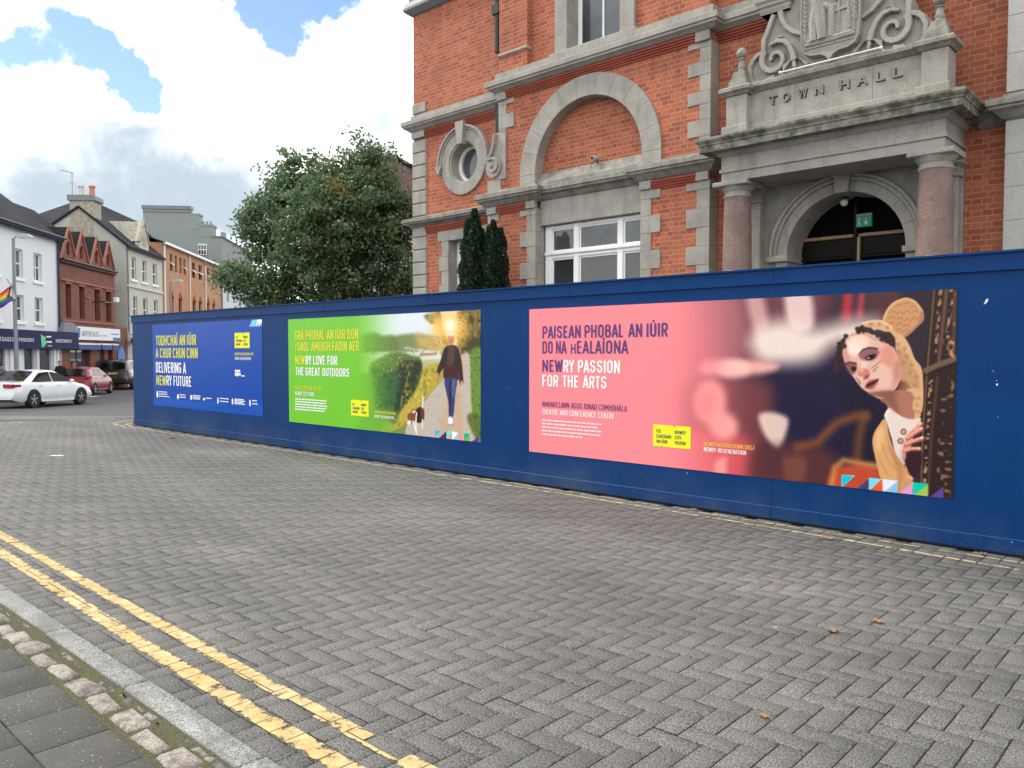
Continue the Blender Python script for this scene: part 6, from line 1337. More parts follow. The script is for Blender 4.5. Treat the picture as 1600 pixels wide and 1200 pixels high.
for pts, r in (([F(-.17, 6.62), F(-.18, 6.35), F(-.13, 6.2), F(-.10, 5.97), F(-.09, 5.80)], [.07, .085, .095, .085, .075]), ([F(-.18, 6.3), F(-.22, 6.05), F(-.21, 5.80)], [.06, .07, .06]), ([F(-.12, 6.25), F(.02, 6.18), F(.02, 5.95), F(.01, 5.81)], [.07, .06, .05, .045]),
               ([F(.06, 6.6), F(.0, 6.2), F(-.08, 5.82)], [.014] * 3), ([F(-.10, 6.45), F(.03, 6.36), F(.12, 6.45)], [.05, .04, .035]), ([F(.12, 6.3), F(.12, 5.84)], [.018, .016]), ([F(.04, 6.12), F(.23, 6.14)], [.02, .02]), ([F(.23, 6.6), F(.24, 6.14), F(.27, 5.86)], [.02, .018, .014]), ([F(.06, 6.27), F(.2, 6.29)], [.02, .02]),
               ([F(-.3, 5.80), F(.3, 5.80)], [.03, .03]), ([F(-.32, 5.77), F(-.1, 5.765), F(.33, 5.78)], [.025, .02, .03]), ([F(-.16, 5.79), F(-.1, 5.775)], [.025, .018])): mb.tube(pts, r, 8)
for s in (-1, 1):
    mb.tube([F(.33 * s, 5.82), F(.335 * s, 6.6)], .008, 5)
    for k in range(11):
        z = 5.95 + .06 * k; mb.tube([F(.335 * s, z), F(.335 * s + .045, z + .05)], [.016, .004], 5); mb.tube([F(.335 * s, z + .02), F(.335 * s - .045, z + .07)], [.016, .004], 5)
for k in range(26): mb.sphere((PX + random.uniform(-.33, .33), 10.865, 5.80 + random.uniform(-.05, .03)), random.uniform(.014, .028), 5)
mb.build('crest_relief', 'granite', si, smooth=True)
mb = MB(); mb.tube([(-4.91, 10.74, 5.455), (-3.545, 10.74, 5.46)], .011, 8); 
for x in (-4.90, -3.57): mb.tube([(x, 10.74, 5.456), (x + .03, 10.8, 5.41)], .012, 6); mb.sphere((x, 10.74, 5.457), .022, 6)
mb.build('cable_tube', 'rope_white', ga)
# entrance: dark doors with a fanlight
mb = MB(); mb.box(PX - .9, PX + .9, 12.06, 12.1, 0, 3.95); mb.build('entrance_backing', 'interior_dark', th)
mb = MB(); mb.bbox(PX - .028, PX + .028, 11.90, 11.96, 0, 3.84); mb.bbox(PX - .82, PX + .82, 11.91, 11.95, 2.955, 3.0); mb.bbox(PX - .82, PX + .82, 11.98, 12.03, 3.0, 3.26)
for k in range(26): mb.bbox(PX - .8 + .063 * k, PX - .745 + .063 * k, 11.97, 12.02, 2.0, 2.94, .008)
dr = mb.build('door', 'dark_wood', th)
mb = MB(); mb.bbox(PX - .8, PX + .8, 11.965, 12.02, 3.265, 3.315, .008); mb.bbox(PX + .03, PX + .07, 11.9, 11.96, 2.6, 3.26, .008)
for k in range(70): mb.bbox(PX - .8 + .0228 * k, PX - .785 + .0228 * k, 11.955, 11.966, 3.27, 3.31, .003)
mb.build('beading', 'bead_wood', dr)
mb = MB(); mb.box(PX - .82, PX + .82, 12.035, 12.05, 3.0, 3.85); mb.build('pane', 'interior_dark', dr)
t = mb = MB(); mb.bbox(-4.235, -4.02, 11.84, 11.88, 3.385, 3.535, .004); ex = mb.build('exit_sign', 'green_sign', th)
MB().bbox(-4.235, -4.02, 11.84, 11.88, 3.537, 3.575, .003).build('sign_housing', 'lead_grey', ex)
mb = MB(); y = 11.837; X = -4.235
mb.quad((X + .13, y, 3.50), (X + .145, y, 3.50), (X + .145, y, 3.45), (X + .13, y, 3.45)); mb.add([(X + .105, y, 3.455), (X + .17, y, 3.455), (X + .1375, y, 3.41)], [(0, 1, 2)])
mb.quad((X + .015, y, 3.40), (X + .06, y, 3.40), (X + .06, y, 3.405), (X + .015, y, 3.405)); mb.disc(X + .045, 3.505, .012, y, 10); mb.ribbon([(X + .02, 3.46), (X + .038, 3.485), (X + .06, 3.465)], .01, y, y + .001); mb.ribbon([(X + .04, 3.488), (X + .04, 3.45), (X + .058, 3.43), (X + .058, 3.408)], .014, y, y + .001); mb.ribbon([(X + .04, 3.45), (X + .03, 3.43), (X + .015, 3.425)], .012, y, y + .001)
mb.build('sign_symbol', 'sign_white', ex, recalc=False)
mb = MB(); mb.tube([(PX - .1, 11.9, 3.84), (PX - .1, 11.75, 3.84), (PX - .1, 11.75, 3.81)], .012, 6); mb.lathe(PX - .1, 11.75, [(.03, 3.79), (.032, 3.82), (.01, 3.835)], 12); wl = mb.build('wall_lamp', 'black_iron', th)
MB().sphere((PX - .1, 11.75, 3.745), .055, 12).build('lamp_globe', 'globe_glass', wl, smooth=True)
# little camera standing on the sill of the blind arch
sc_ = thing('security_camera', 'small dark security camera on the sloping sill inside the blind arch', 'security camera', (-8.545, 11.42, 4.88))
MB().tube([(-8.545, 11.46, 4.9), (-8.545, 11.42, 4.97), (-8.545, 11.38, 4.99)], .012, 6).build('bracket', 'black_iron', sc_)
mb = MB(); mb.tube([(-8.545, 11.43, 5.0), (-8.53, 11.26, 4.97)], [.038, .042], 12); mb.build('housing', 'lamp_head', sc_, smooth=True)
MB().tube([(-8.531, 11.262, 4.971), (-8.53, 11.255, 4.97)], .03, 12).build('lens', 'black_iron', sc_)
MB().tube([(-8.545, 11.44, 4.98), (-8.62, 11.4, 4.93), (-8.63, 11.36, 4.86), (-8.60, 11.36, 4.82)], .006, 5).build('cable', 'black_iron', sc_)

# ================================================================== STREET BUILDINGS
SO = Vector((-50.927, 18.26, 0)); ST = Vector((-.754, .657, 0)).normalized(); SN = Vector((-ST.y, ST.x, 0)); SRZ = math.atan2(ST.y, ST.x)
def sp(s, n=0., z=0.): p = SO + ST * s + SN * n; return (p.x, p.y, z)
class SB(MB):
    """mesh in street coordinates (along the street, back from the fronts, height)"""
    def put(s, name, mat, parent, base, smooth=False):
        s.v = [(v[0] - base[0], v[1], v[2] - base[1]) for v in s.v]; return s.build(name, mat, parent, local=True, smooth=smooth)
def street_thing(name, label, cat, s0, group=None):
    p = sp(s0); zb = -.78; t = thing(name, label, cat, (p[0], p[1], zb), SRZ, group); return t, (s0, zb)
def sash(t, b, s0, s1, z0, z1, n=.0, rec=.13, bars=(), frame='white_paint', pane='sky_glass', sill=None, split=.5, fw=.07, name='window'):
    w = SB(); f = n + rec
    for a, c in ((s0, s0 + fw), (s1 - fw, s1)): w.box(a, c, f, f + .06, z0, z1)
    for a, c in ((z0, z0 + fw), (z1 - fw, z1)): w.box(s0 + fw, s1 - fw, f, f + .06, a, c)
    if split: zm = z0 + (z1 - z0) * split; w.box(s0 + fw, s1 - fw, f - .01, f + .05, zm - .03, zm + .03)
    for u in bars: sm = s0 + (s1 - s0) * u; w.box(sm - .025, sm + .025, f + .002, f + .05, z0 + fw, z1 - fw)
    if sill: w.box(s0 - .12, s1 + .12, n - .08, n + rec - .001, z0 - .14, z0 - .002)
    o = w.put(name, frame, t, b); SB().quad((s0, f + .04, z0), (s1, f + .04, z0), (s1, f + .04 + random.uniform(-.02, .02), z1), (s0, f + .04 + random.uniform(-.02, .02), z1)).put('pane', pane, o, b); return o
def pitched(mb, s0, s1, n0, n1, ze, zr, ov=.2):
    nm = (n0 + n1) / 2; k = (zr - ze) / (nm - n0); th_ = .1
    for a, c in ((n0 - ov, nm), (n1 + ov, nm)):
        za = ze - k * ov
        mb.add([(s0, a, za), (s1, a, za), (s1, c, zr), (s0, c, zr), (s0, a, za - th_), (s1, a, za - th_), (s1, c, zr - th_), (s0, c, zr - th_)], [(0, 1, 2, 3), (4, 7, 6, 5), (0, 4, 5, 1), (0, 3, 7, 4), (1, 5, 6, 2)])
def shell(mb, s0, s1, n1, z0, z1, holes, depth=.16, gable=None):
    mb.wall(s0, s1, z0, z1, 0, holes, depth)
    for s in (s0, s1):
        P = [(s, 0, z0), (s, n1, z0), (s, n1, z1), (s, 0, z1)]
        if gable: P = P[:3] + [(s, n1 / 2, gable)] + P[3:]
        mb.quad(*P)
    mb.quad((s0, n1, z0), (s1, n1, z0), (s1, n1, z1), (s0, n1, z1))
def stext(mb, body, s0, s1, z, h, n): put_text(mb, body, s0, z, h, s1 - s0, n, .02)

# --- white corner shop building
t, b = street_thing('white_shop_building', 'white rendered two storey building with a navy shop fascia beside the red brick gablets', 'shop building', -4.6)
W1 = [(-9.33, -8.5), (-7.41, -6.55), (-11.6, -10.75), (-13.7, -12.85), (-15.8, -14.95)]
H = [(a, c, z0, z1) for a, c in W1 for z0, z1 in ((5.2, 6.62), (3.09, 4.38))]
DO = [(-8.6, -7.6), (-7.2, -5.75), (-5.0, -3.75), (-12.5, -10.4)]
mb = SB(); shell(mb, -22, -4.53, 10, -1, 7.72, H + [(a, min(c, -4.6), -.8, 1.75) for a, c in DO], .2, 11.6); mb.put('wall', 'white_render', t, b)
for a, c, z0, z1 in H: sash(t, b, a, c, z0, z1, 0, .12, sill=1, bars=(.5,) if (a == -7.41 and z0 > 5) else ())
mb = SB(); pitched(mb, -22.2, -4.5, 0, 10, 7.82, 11.7, .28); mb.put('roof', 'slate', t, b)
mb = SB(); mb.tube([(-22, -.3, 7.72), (-4.45, -.3, 7.72)], .075); mb.put('gutter', 'navy_paint', t, b)
mb = SB(); mb.tube([(-4.86, -.08, 7.6), (-4.86, -.08, 2.75)], .06); mb.put('downpipe', 'navy_paint', t, b)
mb = SB(); mb.box(-22, -3.18, -.35, .0, 1.76, 2.68); fa = mb.put('shop_fascia', 'navy_sign_board', t, b)
mb = SB(); sign_text(mb, 'MORTGAGES', -12.35, 2.1, .19, 2.08, -.356); sign_text(mb, 'PENSIONS', -9.83, 2.1, .18, 1.5, -.356); sign_text(mb, 'INVESTMENTS', -5.99, 2.1, .18, 1.89, -.356); 
mb.box(-7.0, -6.5, -.356, -.352, 2.35, 2.42); mb.box(-6.95, -6.42, -.356, -.352, 2.08, 2.16); mb.box(-6.9, -6.4, -.356, -.352, 1.9, 1.93); mb.put('lettering', 'sign_letter', fa, b)
mb = SB(); mb.prism([(-7.62, 2.5), (-7.4, 2.42), (-7.0, 2.35), (-7.2, 2.25), (-6.95, 2.1), (-7.3, 1.86), (-7.55, 1.84)], -.358, -.351); mb.put('emblem', 'sign_green', fa, b)
mb = SB()
for a, c in DO: mb.bbox(a, min(c, -4.62), .1, .16, -.8, 1.75, .03); mb.bbox(a + .14, min(c, -4.62) - .14, .085, .1, .5, 1.5, .03)
dr = mb.put('door', 'navy_paint', t, b)
for a, c in DO: SB().quad((a + .2, .08, .7), (min(c, -4.62) - .2, .08, .7), (min(c, -4.62) - .2, .08, 1.45), (a + .2, .08, 1.45)).put('pane', 'glass', dr, b)
for s in (-9.2, -7.4, -5.55, -5.15, -10.0): SB().bbox(s - .12, s + .12, -.12, 0, -.8, 1.76, .02).put('pilaster', 'white_render', t, b)
mb = SB(); mb.prism([(-5.0, 2.69), (-3.3, 2.69), (-3.35, 3.05), (-3.7, 3.22), (-4.55, 3.24), (-4.85, 3.1)], -.3, -.02); mb.put('console', 'lead_grey', t, b)
# --- red brick building with four gablets
t, b = street_thing('red_brick_building', 'narrow red brick building with four steep gablets and a white shop sign', 'shop building', -4.4)
RW = [(-3.85, -3.18), (-2.11, -1.39), (.03, .82), (1.73, 2.57)]
mb = SB(); shell(mb, -4.5, 3.16, 9.5, -1, 6.6, [(a, c, 3.5, 5.45) for a, c in RW] + [(-3.45, -.8, -.3, 1.76), (0.05, 1.3, -.8, 1.8), (1.9, 2.6, -.3, 1.7)], .28, 10.4); mb.put('wall', 'red_brick', t, b)
mb = SB(); pitched(mb, -4.55, 3.2, 0, 9.5, 6.62, 10.5, .1); mb.put('roof', 'slate', t, b)
for a, c in RW: sash(t, b, a, c, 3.5, 5.45, 0, .24, frame='maroon', pane='glass', split=.6, fw=.06)
mb = SB()
for z in (3.28, 5.5, 6.5): mb.box(-4.5, 3.16, -.1, -.002, z, z + .1)
for a, c in RW: mb.box(a - .1, c + .1, -.05, -.001, 5.36, 5.47)
for s in (-1.0, 1.25): mb.box(s - .3, s + .3, -.05, -.001, 4.75, 4.83)
mb.put('string_course', 'red_stone', t, b)
mb = SB(); mb.tube([(-4.5, -.18, 6.66), (3.2, -.18, 6.66)], .07); mb.put('gutter', 'black_iron', t, b)
for pk, hw in ((-3.5, .93), (-1.78, .93), (.33, .93), (2.1, .93)):
    mb = SB(); ar = [(pk + .19 * math.cos(PI * k / 8), 7.55 + .19 * math.sin(PI * k / 8)) for k in range(9)]
    # gablet face made of two halves round the arched opening
    mb.prism([(pk, 8.42), (pk - hw, 6.7), (pk - .19, 6.7), (pk - .19, 7.55)] + ar[::-1][1:5], -.02, .16); mb.prism([(pk, 8.42), (pk, 7.74)] + ar[::-1][5:] + [(pk + .19, 6.7), (pk + hw, 6.7)], -.02, .16)
    mb.prism([(pk - .19, 6.7), (pk + .19, 6.7), (pk + .19, 6.95), (pk - .19, 6.95)], -.02, .16); g = mb.put('gablet', 'red_brick', t, b)
    mb = SB(); mb.ribbon([(pk - hw - .08, 6.66), (pk, 8.46), (pk + hw + .08, 6.66)], .13, -.12, .0); mb.ring(pk, 7.55, .19, .27, -.06, .0, 0, PI, 10); mb.prism([(pk - .04, 8.45), (pk + .04, 8.45), (pk, 8.55)], -.12, -.02); mb.put('verge', 'red_stone', g, b)
    mb = SB(); mb.quad((pk - .19, .12, 6.95), (pk + .19, .12, 6.95), (pk + .19, .12, 7.8), (pk - .19, .12, 7.8)); mb.put('pane', 'glass', g, b)
    mb = SB(); dn = 4.3
    for s in (-1, 1): mb.add([(pk, -.06, 8.5), (pk + s * (hw + .06), -.06, 6.7), (pk + s * (hw + .06), .2, 6.7), (pk, 2.2, 8.5), (pk, -.06, 8.42), (pk + s * (hw + .06), -.06, 6.62)], [(0, 1, 2, 3), (0, 4, 5, 1)])
    mb.put('roof', 'slate', g, b)
mb = SB(); mb.box(-3.18, 3.1, -.3, 0, 2.3, 3.04); fa = mb.put('shop_fascia', 'sign_letter', t, b)
mb = SB(); sign_text(mb, 'RAFFERTY & CO', -2.6, 2.5, .3, 2.2, -.306, .12); sign_text(mb, 'SOLICITORS', -.27, 2.53, .1, 1.24, -.306); mb.put('lettering', 'letter_grey', fa, b)
mb = SB(); mb.box(-3.17, -2.85, -.308, -.301, 2.42, 2.96); mb.box(1.9, 3.09, -.308, -.301, 2.31, 2.5); mb.box(1.6, 2.9, -.307, -.302, 2.68, 2.74); mb.put('emblem', 'sign_blue', fa, b)
for a, c in ((-3.15, -.1), (.1, 1.6), (1.75, 2.75)):
    mb = SB(); mb.prismx([(0, 2.12), (-.34, 2.03), (-.36, 1.74), (-.32, 1.74), (-.3, 1.95), (0, 2.04)], a, c); aw = mb.put('awning', 'awning_blue', t, b); SB().prismx([(0, 2.15), (-.36, 2.07), (-.36, 2.02), (0, 2.11)], a, c).put('awning_edge', 'sign_letter', aw, b)
sash(t, b, -3.45, -.8, -.3, 1.76, 0, .2, frame='maroon', pane='sky_glass', split=0, bars=(.5,)); sash(t, b, 1.9, 2.6, -.3, 1.7, 0, .2, frame='maroon', pane='glass', split=0)
mb = SB(); mb.bbox(.05, 1.3, .15, .22, -.8, 1.8, .03); mb.put('door', 'maroon', t, b)
mb = SB(); mb.box(-.4, 1.75, -.75, -.68, 4.55, 4.62); mb.tube([(-.3, 0, 4.58), (-.3, -.7, 4.58)], .03); mb.tube([(1.6, 0, 4.58), (1.6, -.7, 4.58)], .03); br = mb.put('sign_bracket', 'black_iron', t, b)
mb = SB(); mb.bbox(1.15, 1.6, -.85, -.65, 4.66, 4.95, .04); mb.put('floodlight', 'sign_letter', br, b)
# --- cream building, gable wall towards the viewer
t, b = street_thing('cream_building', 'cream rendered house with a bare gable wall, mottled chimney and a gothic dormer', 'house', 5.2)
CW = [(6.07, 7.05), (8.12, 9.1), (10.22, 11.3)]
mb = SB(); mb.wall(5.2, 12.5, -1, 8.75, 0, [(a, c, 6.5, 8.03) for a, c in CW] + [(a + .15, c + .1, 3.7, 5.4) for a, c in CW] + [(6, 7.5, -.7, 2.2), (8.2, 11.8, -.2, 2.2)], .14); mb.put('wall', 'cream_render', t, b)
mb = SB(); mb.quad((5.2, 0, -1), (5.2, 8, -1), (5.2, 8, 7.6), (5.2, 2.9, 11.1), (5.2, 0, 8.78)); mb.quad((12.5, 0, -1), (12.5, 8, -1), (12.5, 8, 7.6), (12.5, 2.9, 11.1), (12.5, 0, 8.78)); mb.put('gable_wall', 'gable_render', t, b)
mb = SB()
for a, c, za, zc in ((-.25, 2.9, 8.62, 11.2), (8.2, 2.9, 7.4, 11.2)): mb.add([(5.08, a, za), (12.6, a, za), (12.6, c, zc), (5.08, c, zc), (5.08, a, za - .16), (12.6, a, za - .16), (12.6, c, zc - .16), (5.08, c, zc - .16)], [(0, 1, 2, 3), (4, 7, 6, 5), (0, 4, 5, 1), (0, 3, 7, 4), (1, 5, 6, 2)])
ro = mb.put('roof', 'slate', t, b)
mb = SB(); e = [(6.6, 2.4, 9.9), (23, 2.4, 9.9), (23, 8.5, 9.9), (6.6, 8.5, 9.9), (12, 5.2, 12.95), (22.6, 5.2, 12.95)]; mb.add(e, [(0, 1, 5, 4), (1, 2, 5), (2, 3, 4, 5), (3, 0, 4)]); mb.put('hipped_roof', 'slate', t, b)
mb = SB(); mb.bbox(5.18, 6.5, 1.98, 3.45, 9.2, 11.52, .03); ch = mb.put('chimney', 'mottled_stone', ro, b)
mb = SB(); mb.bbox(5.08, 6.6, 1.85, 3.58, 11.52, 11.88, .05); mb.put('chimney_cap', 'lead_grey', ro, b)
for n, m in ((2.28, 'terracotta'), (2.98, 'cream_render')):
    mb = SB(); mb.lathe(5.8, n, [(.2, 11.88), (.17, 12.2), (.16, 12.45), (.21, 12.5), (.21, 12.6), (.15, 12.62)], 10); mb.put('chimney_pot', m, ro, b)
mb = SB(); mb.tube([(5.3, 3.32, 11.88), (5.3, 3.32, 13.35)], .025, 5); mb.tube([(5.3, 3.2, 13.3), (5.3, 4.0, 13.5)], .02, 5)
for k in range(5): mb.tube([(5.1, 3.3 + .15 * k, 13.33 + .035 * k), (5.5, 3.3 + .15 * k, 13.33 + .035 * k)], .012, 4)
mb.tube([(5.3, 3.2, 12.6), (5.3, 3.55, 12.7)], .015, 4); mb.put('aerial', 'galvanised', ro, b)
for a, c in CW: sash(t, b, a, c, 6.5, 8.03, 0, .1, sill=1); sash(t, b, a + .15, c + .1, 3.7, 5.4, 0, .1, sill=1)
mb = SB()
for z in (5.95, 8.62): mb.box(5.2, 12.5, -.1, -.001, z, z + .12)
mb.box(5.2, 12.5, -.2, -.001, 2.3, 2.9); mb.put('string_course', 'pale_render', t, b)
mb = SB(); mb.tube([(5.32, -.07, 8.6), (5.32, -.07, 2.4)], .05); mb.put('downpipe', 'lead_grey', t, b)
mb = SB(); mb.prism([(7.75, 8.75), (9.55, 8.75), (9.55, 9.3), (8.65, 10.75), (7.75, 9.3)], -.02, .3); do = mb.put('dormer', 'cream_render', t, b)
mb = SB(); mb.ribbon([(7.7, 9.22), (8.65, 10.8), (9.6, 9.22)], .16, -.1, .1); mb.add([(8.65, 0, 10.75), (7.72, 0, 9.25), (7.72, 1.0, 9.25), (8.65, 2.6, 10.75), (9.58, 0, 9.25), (9.58, 1.0, 9.25)], [(0, 1, 2, 3), (0, 3, 5, 4)]); mb.put('verge', 'mottled_stone', do, b)
mb = SB()
for s in (8.3, 8.65, 9.0): mb.prism([(s - .13, 9.0), (s + .13, 9.0), (s + .13, 9.55 + (.3 if s == 8.65 else 0)), (s, 9.8 + (.3 if s == 8.65 else 0)), (s - .13, 9.55 + (.3 if s == 8.65 else 0))], -.03, -.022)
mb.put('dormer_window', 'mottled_stone', do, b)
mb = SB(); mb.box(6, 11.8, .1, .14, -.7, 2.2); mb.put('shopfront', 'navy_paint', t, b)
mb = SB(); mb.prism([(3.35, -.3), (4.55, -.3), (4.55, 1.5), (3.95, 2.15), (3.35, 1.5)], -.06, -.02) ; mb.put('painted_board', 'sign_blue', t, b)
mb = SB(); mb.wall(3.16, 5.2, -1, 3.2, .0, [], .1); mb.put('alley_wall', 'red_brick', t, b)
mb = SB(); mb.tube([(5.3, 0, 2.75), (5.3, -1.0, 2.75)], .03, 5); mb.lathe(5.3, -.7, [(.001, 1.95), (.45, 2.05), (.48, 2.3), (.45, 2.55), (.001, 2.65)], 12); mb.put('hanging_sign', 'maroon', t, b)
# --- orange brick building
t, b = street_thing('orange_brick_building', 'long orange brick building with narrow brown windows beyond the cream house', 'office building', 12.6)
OW = [(14.4, 15.07, 1), (15.61, 16.16, 0), (16.81, 17.38, 0), (17.88, 18.47, 1), (20.31, 21.27, 1), (22.26, 23.27, 1), (25.03, 25.94, 1), (26.88, 27.83, 1)]
OA = [(14.7, 5.9), (16.85, 5.9), (20.75, 5.95), (22.6, 6.0), (25.2, 6.05), (27.1, 6.05)]
mb = SB(); shell(mb, 12.6, 29.85, 10, -1, 9.85, [(a, c, 7.92, 9.22) for a, c, k in OW] + [(a - .42, a + .42, 3.6, z) for a, z in OA], .2); mb.put('wall', 'orange_brick', t, b)
for a, c, k in OW:
    o = sash(t, b, a, c, 7.92, 9.22, 0, .14, frame='maroon', pane='glass', split=.42, fw=.06)
    if k: mb = SB(); mb.add([(a + .06, .12, 8.62), (c - .06, .12, 8.62), (c - .06, -.16, 8.42), (a + .06, -.16, 8.42), (a + .06, .1, 8.58), (c - .06, .1, 8.58), (c - .06, -.18, 8.38), (a + .06, -.18, 8.38)], [(0, 1, 2, 3), (4, 5, 6, 7), (2, 3, 7, 6), (0, 3, 7, 4), (1, 2, 6, 5)]); mb.put('open_light', 'sign_letter', o, b)
for a, z in OA:
    sash(t, b, a - .42, a + .42, 3.6, z, 0, .14, frame='maroon', pane='glass', split=0)
    mb = SB(); mb.prism([(a - .42, z - .001), (a + .42, z - .001), (a, z + .45)], -.004, .002); mb.ribbon([(a - .48, z - .1), (a, z + .5), (a + .48, z - .1)], .12, -.03, .0); mb.put('pointed_arch', 'brick_plain', t, b)
mb = SB(); pitched(mb, 12.5, 29.9, 0, 10, 9.95, 11.7, .25); mb.put('roof', 'slate', t, b)
mb = SB(); mb.box(12.5, 29.9, -.32, -.1, 9.72, 9.9); mb.put('gutter', 'sign_letter', t, b)
mb = SB()
for s in (12.85, 19.4, 24.2): mb.tube([(s, -.07, 9.7), (s, -.07, 0)], .05 if s > 13 else .08, 6)
mb.put('downpipe', 'sign_letter', t, b)
# --- tall grey gable and pale terrace
t, b = street_thing('grey_gable_building', 'tall plain grey rendered gable with stepped chimneys rising behind the orange brick building', 'building', 30)
P = [(-.1, -1), (-.1, 12.72), (.75, 12.85), (2.0, 13.5), (2.8, 13.9), (2.8, 15.5), (7.15, 15.5), (7.15, -1)]
mb = SB(); mb.prismx(P, 30, 30.7); mb.box(30.7, 44, -.1, 7.15, -1, 12.7); mb.put('wall', 'grey_render', t, b)
mb = SB(); mb.box(29.9, 30.9, 2.7, 7.25, 15.28, 15.62); mb.box(29.94, 30.8, 2.72, 7.2, 15.0, 15.06); mb.box(29.9, 44, -.25, .8, 12.7, 12.8); mb.put('coping', 'lead_grey', t, b)
mb = SB(); mb.box(29.98, 31.2, 1.97, 2.79, 13.4, 14.75); mb.box(29.96, 31.3, 1.9, 2.86, 14.75, 14.92); mb.put('chimney', 'grey_render', t, b)
mb = SB(); mb.box(29.98, 31.4, .76, 1.96, 12.7, 13.72); mb.box(29.94, 31.5, .68, 1.98, 13.72, 13.92); c_ = mb.put('chimney', 'grey_render', t, b)
for n in (1.05, 1.4, 1.73): SB().lathe(30.6, n, [(.11, 13.92), (.1, 14.2), (.13, 14.25)], 8).put('chimney_pot', 'grey_render', c_, b)
mb = SB(); mb.box(30.2, 31, -.3, .05, 12.8, 13.2); mb.put('chimney', 'grey_render', t, b)
mb = SB(); mb.box(29.9, 29.97, 1.3, 2.1, 10.95, 12.0); w = mb.put('window', 'sign_letter', t, b)
mb = SB()
for i in range(3):
    for j in range(2): mb.quad((29.89, 1.36 + .25 * i, 11.02 + .48 * j), (29.89, 1.55 + .25 * i, 11.02 + .48 * j), (29.89, 1.55 + .25 * i, 11.42 + .48 * j), (29.89, 1.36 + .25 * i, 11.42 + .48 * j))
mb.put('pane', 'glass', w, b)
t, b = street_thing('pale_terrace', 'pale rendered building mostly hidden behind the big tree at the end of the street', 'building', 30.2)
PWN = [(31.5 + 2.6 * k, 32.6 + 2.6 * k) for k in range(7)]
mb = SB(); mb.wall(30.0, 50, -1, 9.9, -.12, [(a, c, z, z + 1.8) for a, c in PWN for z in (6.6, 3.4)], .14); mb.quad((50, -.12, -1), (50, 8, -1), (50, 8, 9.9), (50, -.12, 9.9)); mb.quad((30, -.12, 9.9), (50, -.12, 9.9), (50, 3, 10.6), (30, 3, 10.6)); mb.put('wall', 'pale_render', t, b)
for a, c in PWN:
    for z in (6.6, 3.4): sash(t, b, a, c, z, z + 1.8, -.12, .1, bars=(.5,))
mb = SB(); mb.box(30, 50, -.4, -.12, 9.7, 9.9); mb.put('gutter', 'lead_grey', t, b)
# --- gabled house seen past the right of the tree
gp = at(-6.2, 46); t = thing('gabled_house', 'white house with purple brick gable glimpsed between the tree and the town hall', 'house', (gp[0], gp[1], -.75), R(YAW))
mb = MB(); mb.box(-4, 6, 0, 9, 0, 9.2); mb.build('wall', 'pale_render', t, local=True)
mb = MB(); mb.prism([(-2.6, 9.2), (3.4, 9.2), (3.4, 11.2), (-.7, 13.4), (-2.6, 12.5)], -.05, 8); mb.build('gable', 'purple_brick', t, local=True)
mb = MB(); mb.ribbon([(-2.9, 12.4), (-.7, 13.55), (3.6, 11.2)], .2, -.25, 8.2); mb.build('roof', 'slate', t, local=True)
mb = MB(); mb.bbox(.9, 2.0, 1, 2.0, 11.5, 13.4, .03); mb.build('chimney', 'purple_brick', t, local=True)

# ================================================================== STREET FURNITURE
def lamp(lat, dep, top, label, arm, tilt=0.):
    p = at(lat, dep); z = gz(p[0], p[1]); t = thing('street_lamp', label, 'street lamp', (p[0], p[1], z), R(YAW), 'street lamps along the road')
    h = top - z; mb = MB(); mb.tube([(0, 0, 0), (0, 0, 1.4), (0, 0, 1.45), (0, 0, h), (.06, 0, h + .06), (.2, 0, h + .08)], [.13, .13, .085, .06, .045, .04], 12); mb.build('pole', 'galvanised', t, local=True, smooth=True)
    mb = MB(); mb.prism([(.16, h + .02), (.30, h + .0), (.30 + arm, h + .02), (.30 + arm, h + .06), (.25 + arm * .7, h + .17), (.34, h + .19), (.16, h + .12)], -.11, .11); l = mb.build('lamp_head', 'lamp_head', t, local=True)
    MB().box(.32, .25 + arm, -.08, .08, h - .012, h + .012).build('lens', 'globe_glass', l, local=True)
    return t, h
lamp(-20.75, 33.5, 6.33, 'tall grey street lamp carrying a rainbow flag before the white building', .52)
lamp(-22.1, 52., 6.13, 'grey street lamp in front of the orange brick building', .48)
# flag: rippled cloth hanging from a short staff on the nearer lamp
fp = at(-20.75, 33.5); t = thing('pride_flag', 'rainbow striped flag flying from the nearer street lamp', 'flag', (fp[0], fp[1], 3.3), R(YAW))
mb = MB(); mb.tube([(0, -.12, .95), (-.25, -.12, 1.35)], .02, 6); mb.tube([(.0, -.12, .45), (.0, -.12, 1.15)], .02, 6); mb.build('staff', 'galvanised', t, local=True)
mb = MB(); nu, nv = 16, 12
for i in range(nu + 1):
    for j in range(nv + 1):
        u, v = i / nu, j / nv; mb.v.append((-.02 - 1.0 * u * (1 - .12 * v) + .14 * v, -.13 + .09 * math.sin(7 * u + 2 * v) * u, 1.05 - .52 * u - (.60 - .16 * u) * v - .12 * u * u + .03 * math.sin(9 * u)))
for i in range(nu):
    for j in range(nv):
        k = i * (nv + 1) + j; mb.f.append((k, k + 1, k + nv + 2, k + nv + 1))
        d = i / nu + .25 * abs(j / nv - .5) * 2 * .9; mb.m.append(6 if d < .18 else 7 if d < .3 else int(j / nv * 6))
mb.build('cloth', ['flag_0', 'flag_1', 'flag_2', 'flag_3', 'flag_4', 'flag_5', 'flag_white', 'flag_brown'], t, local=True, smooth=True)

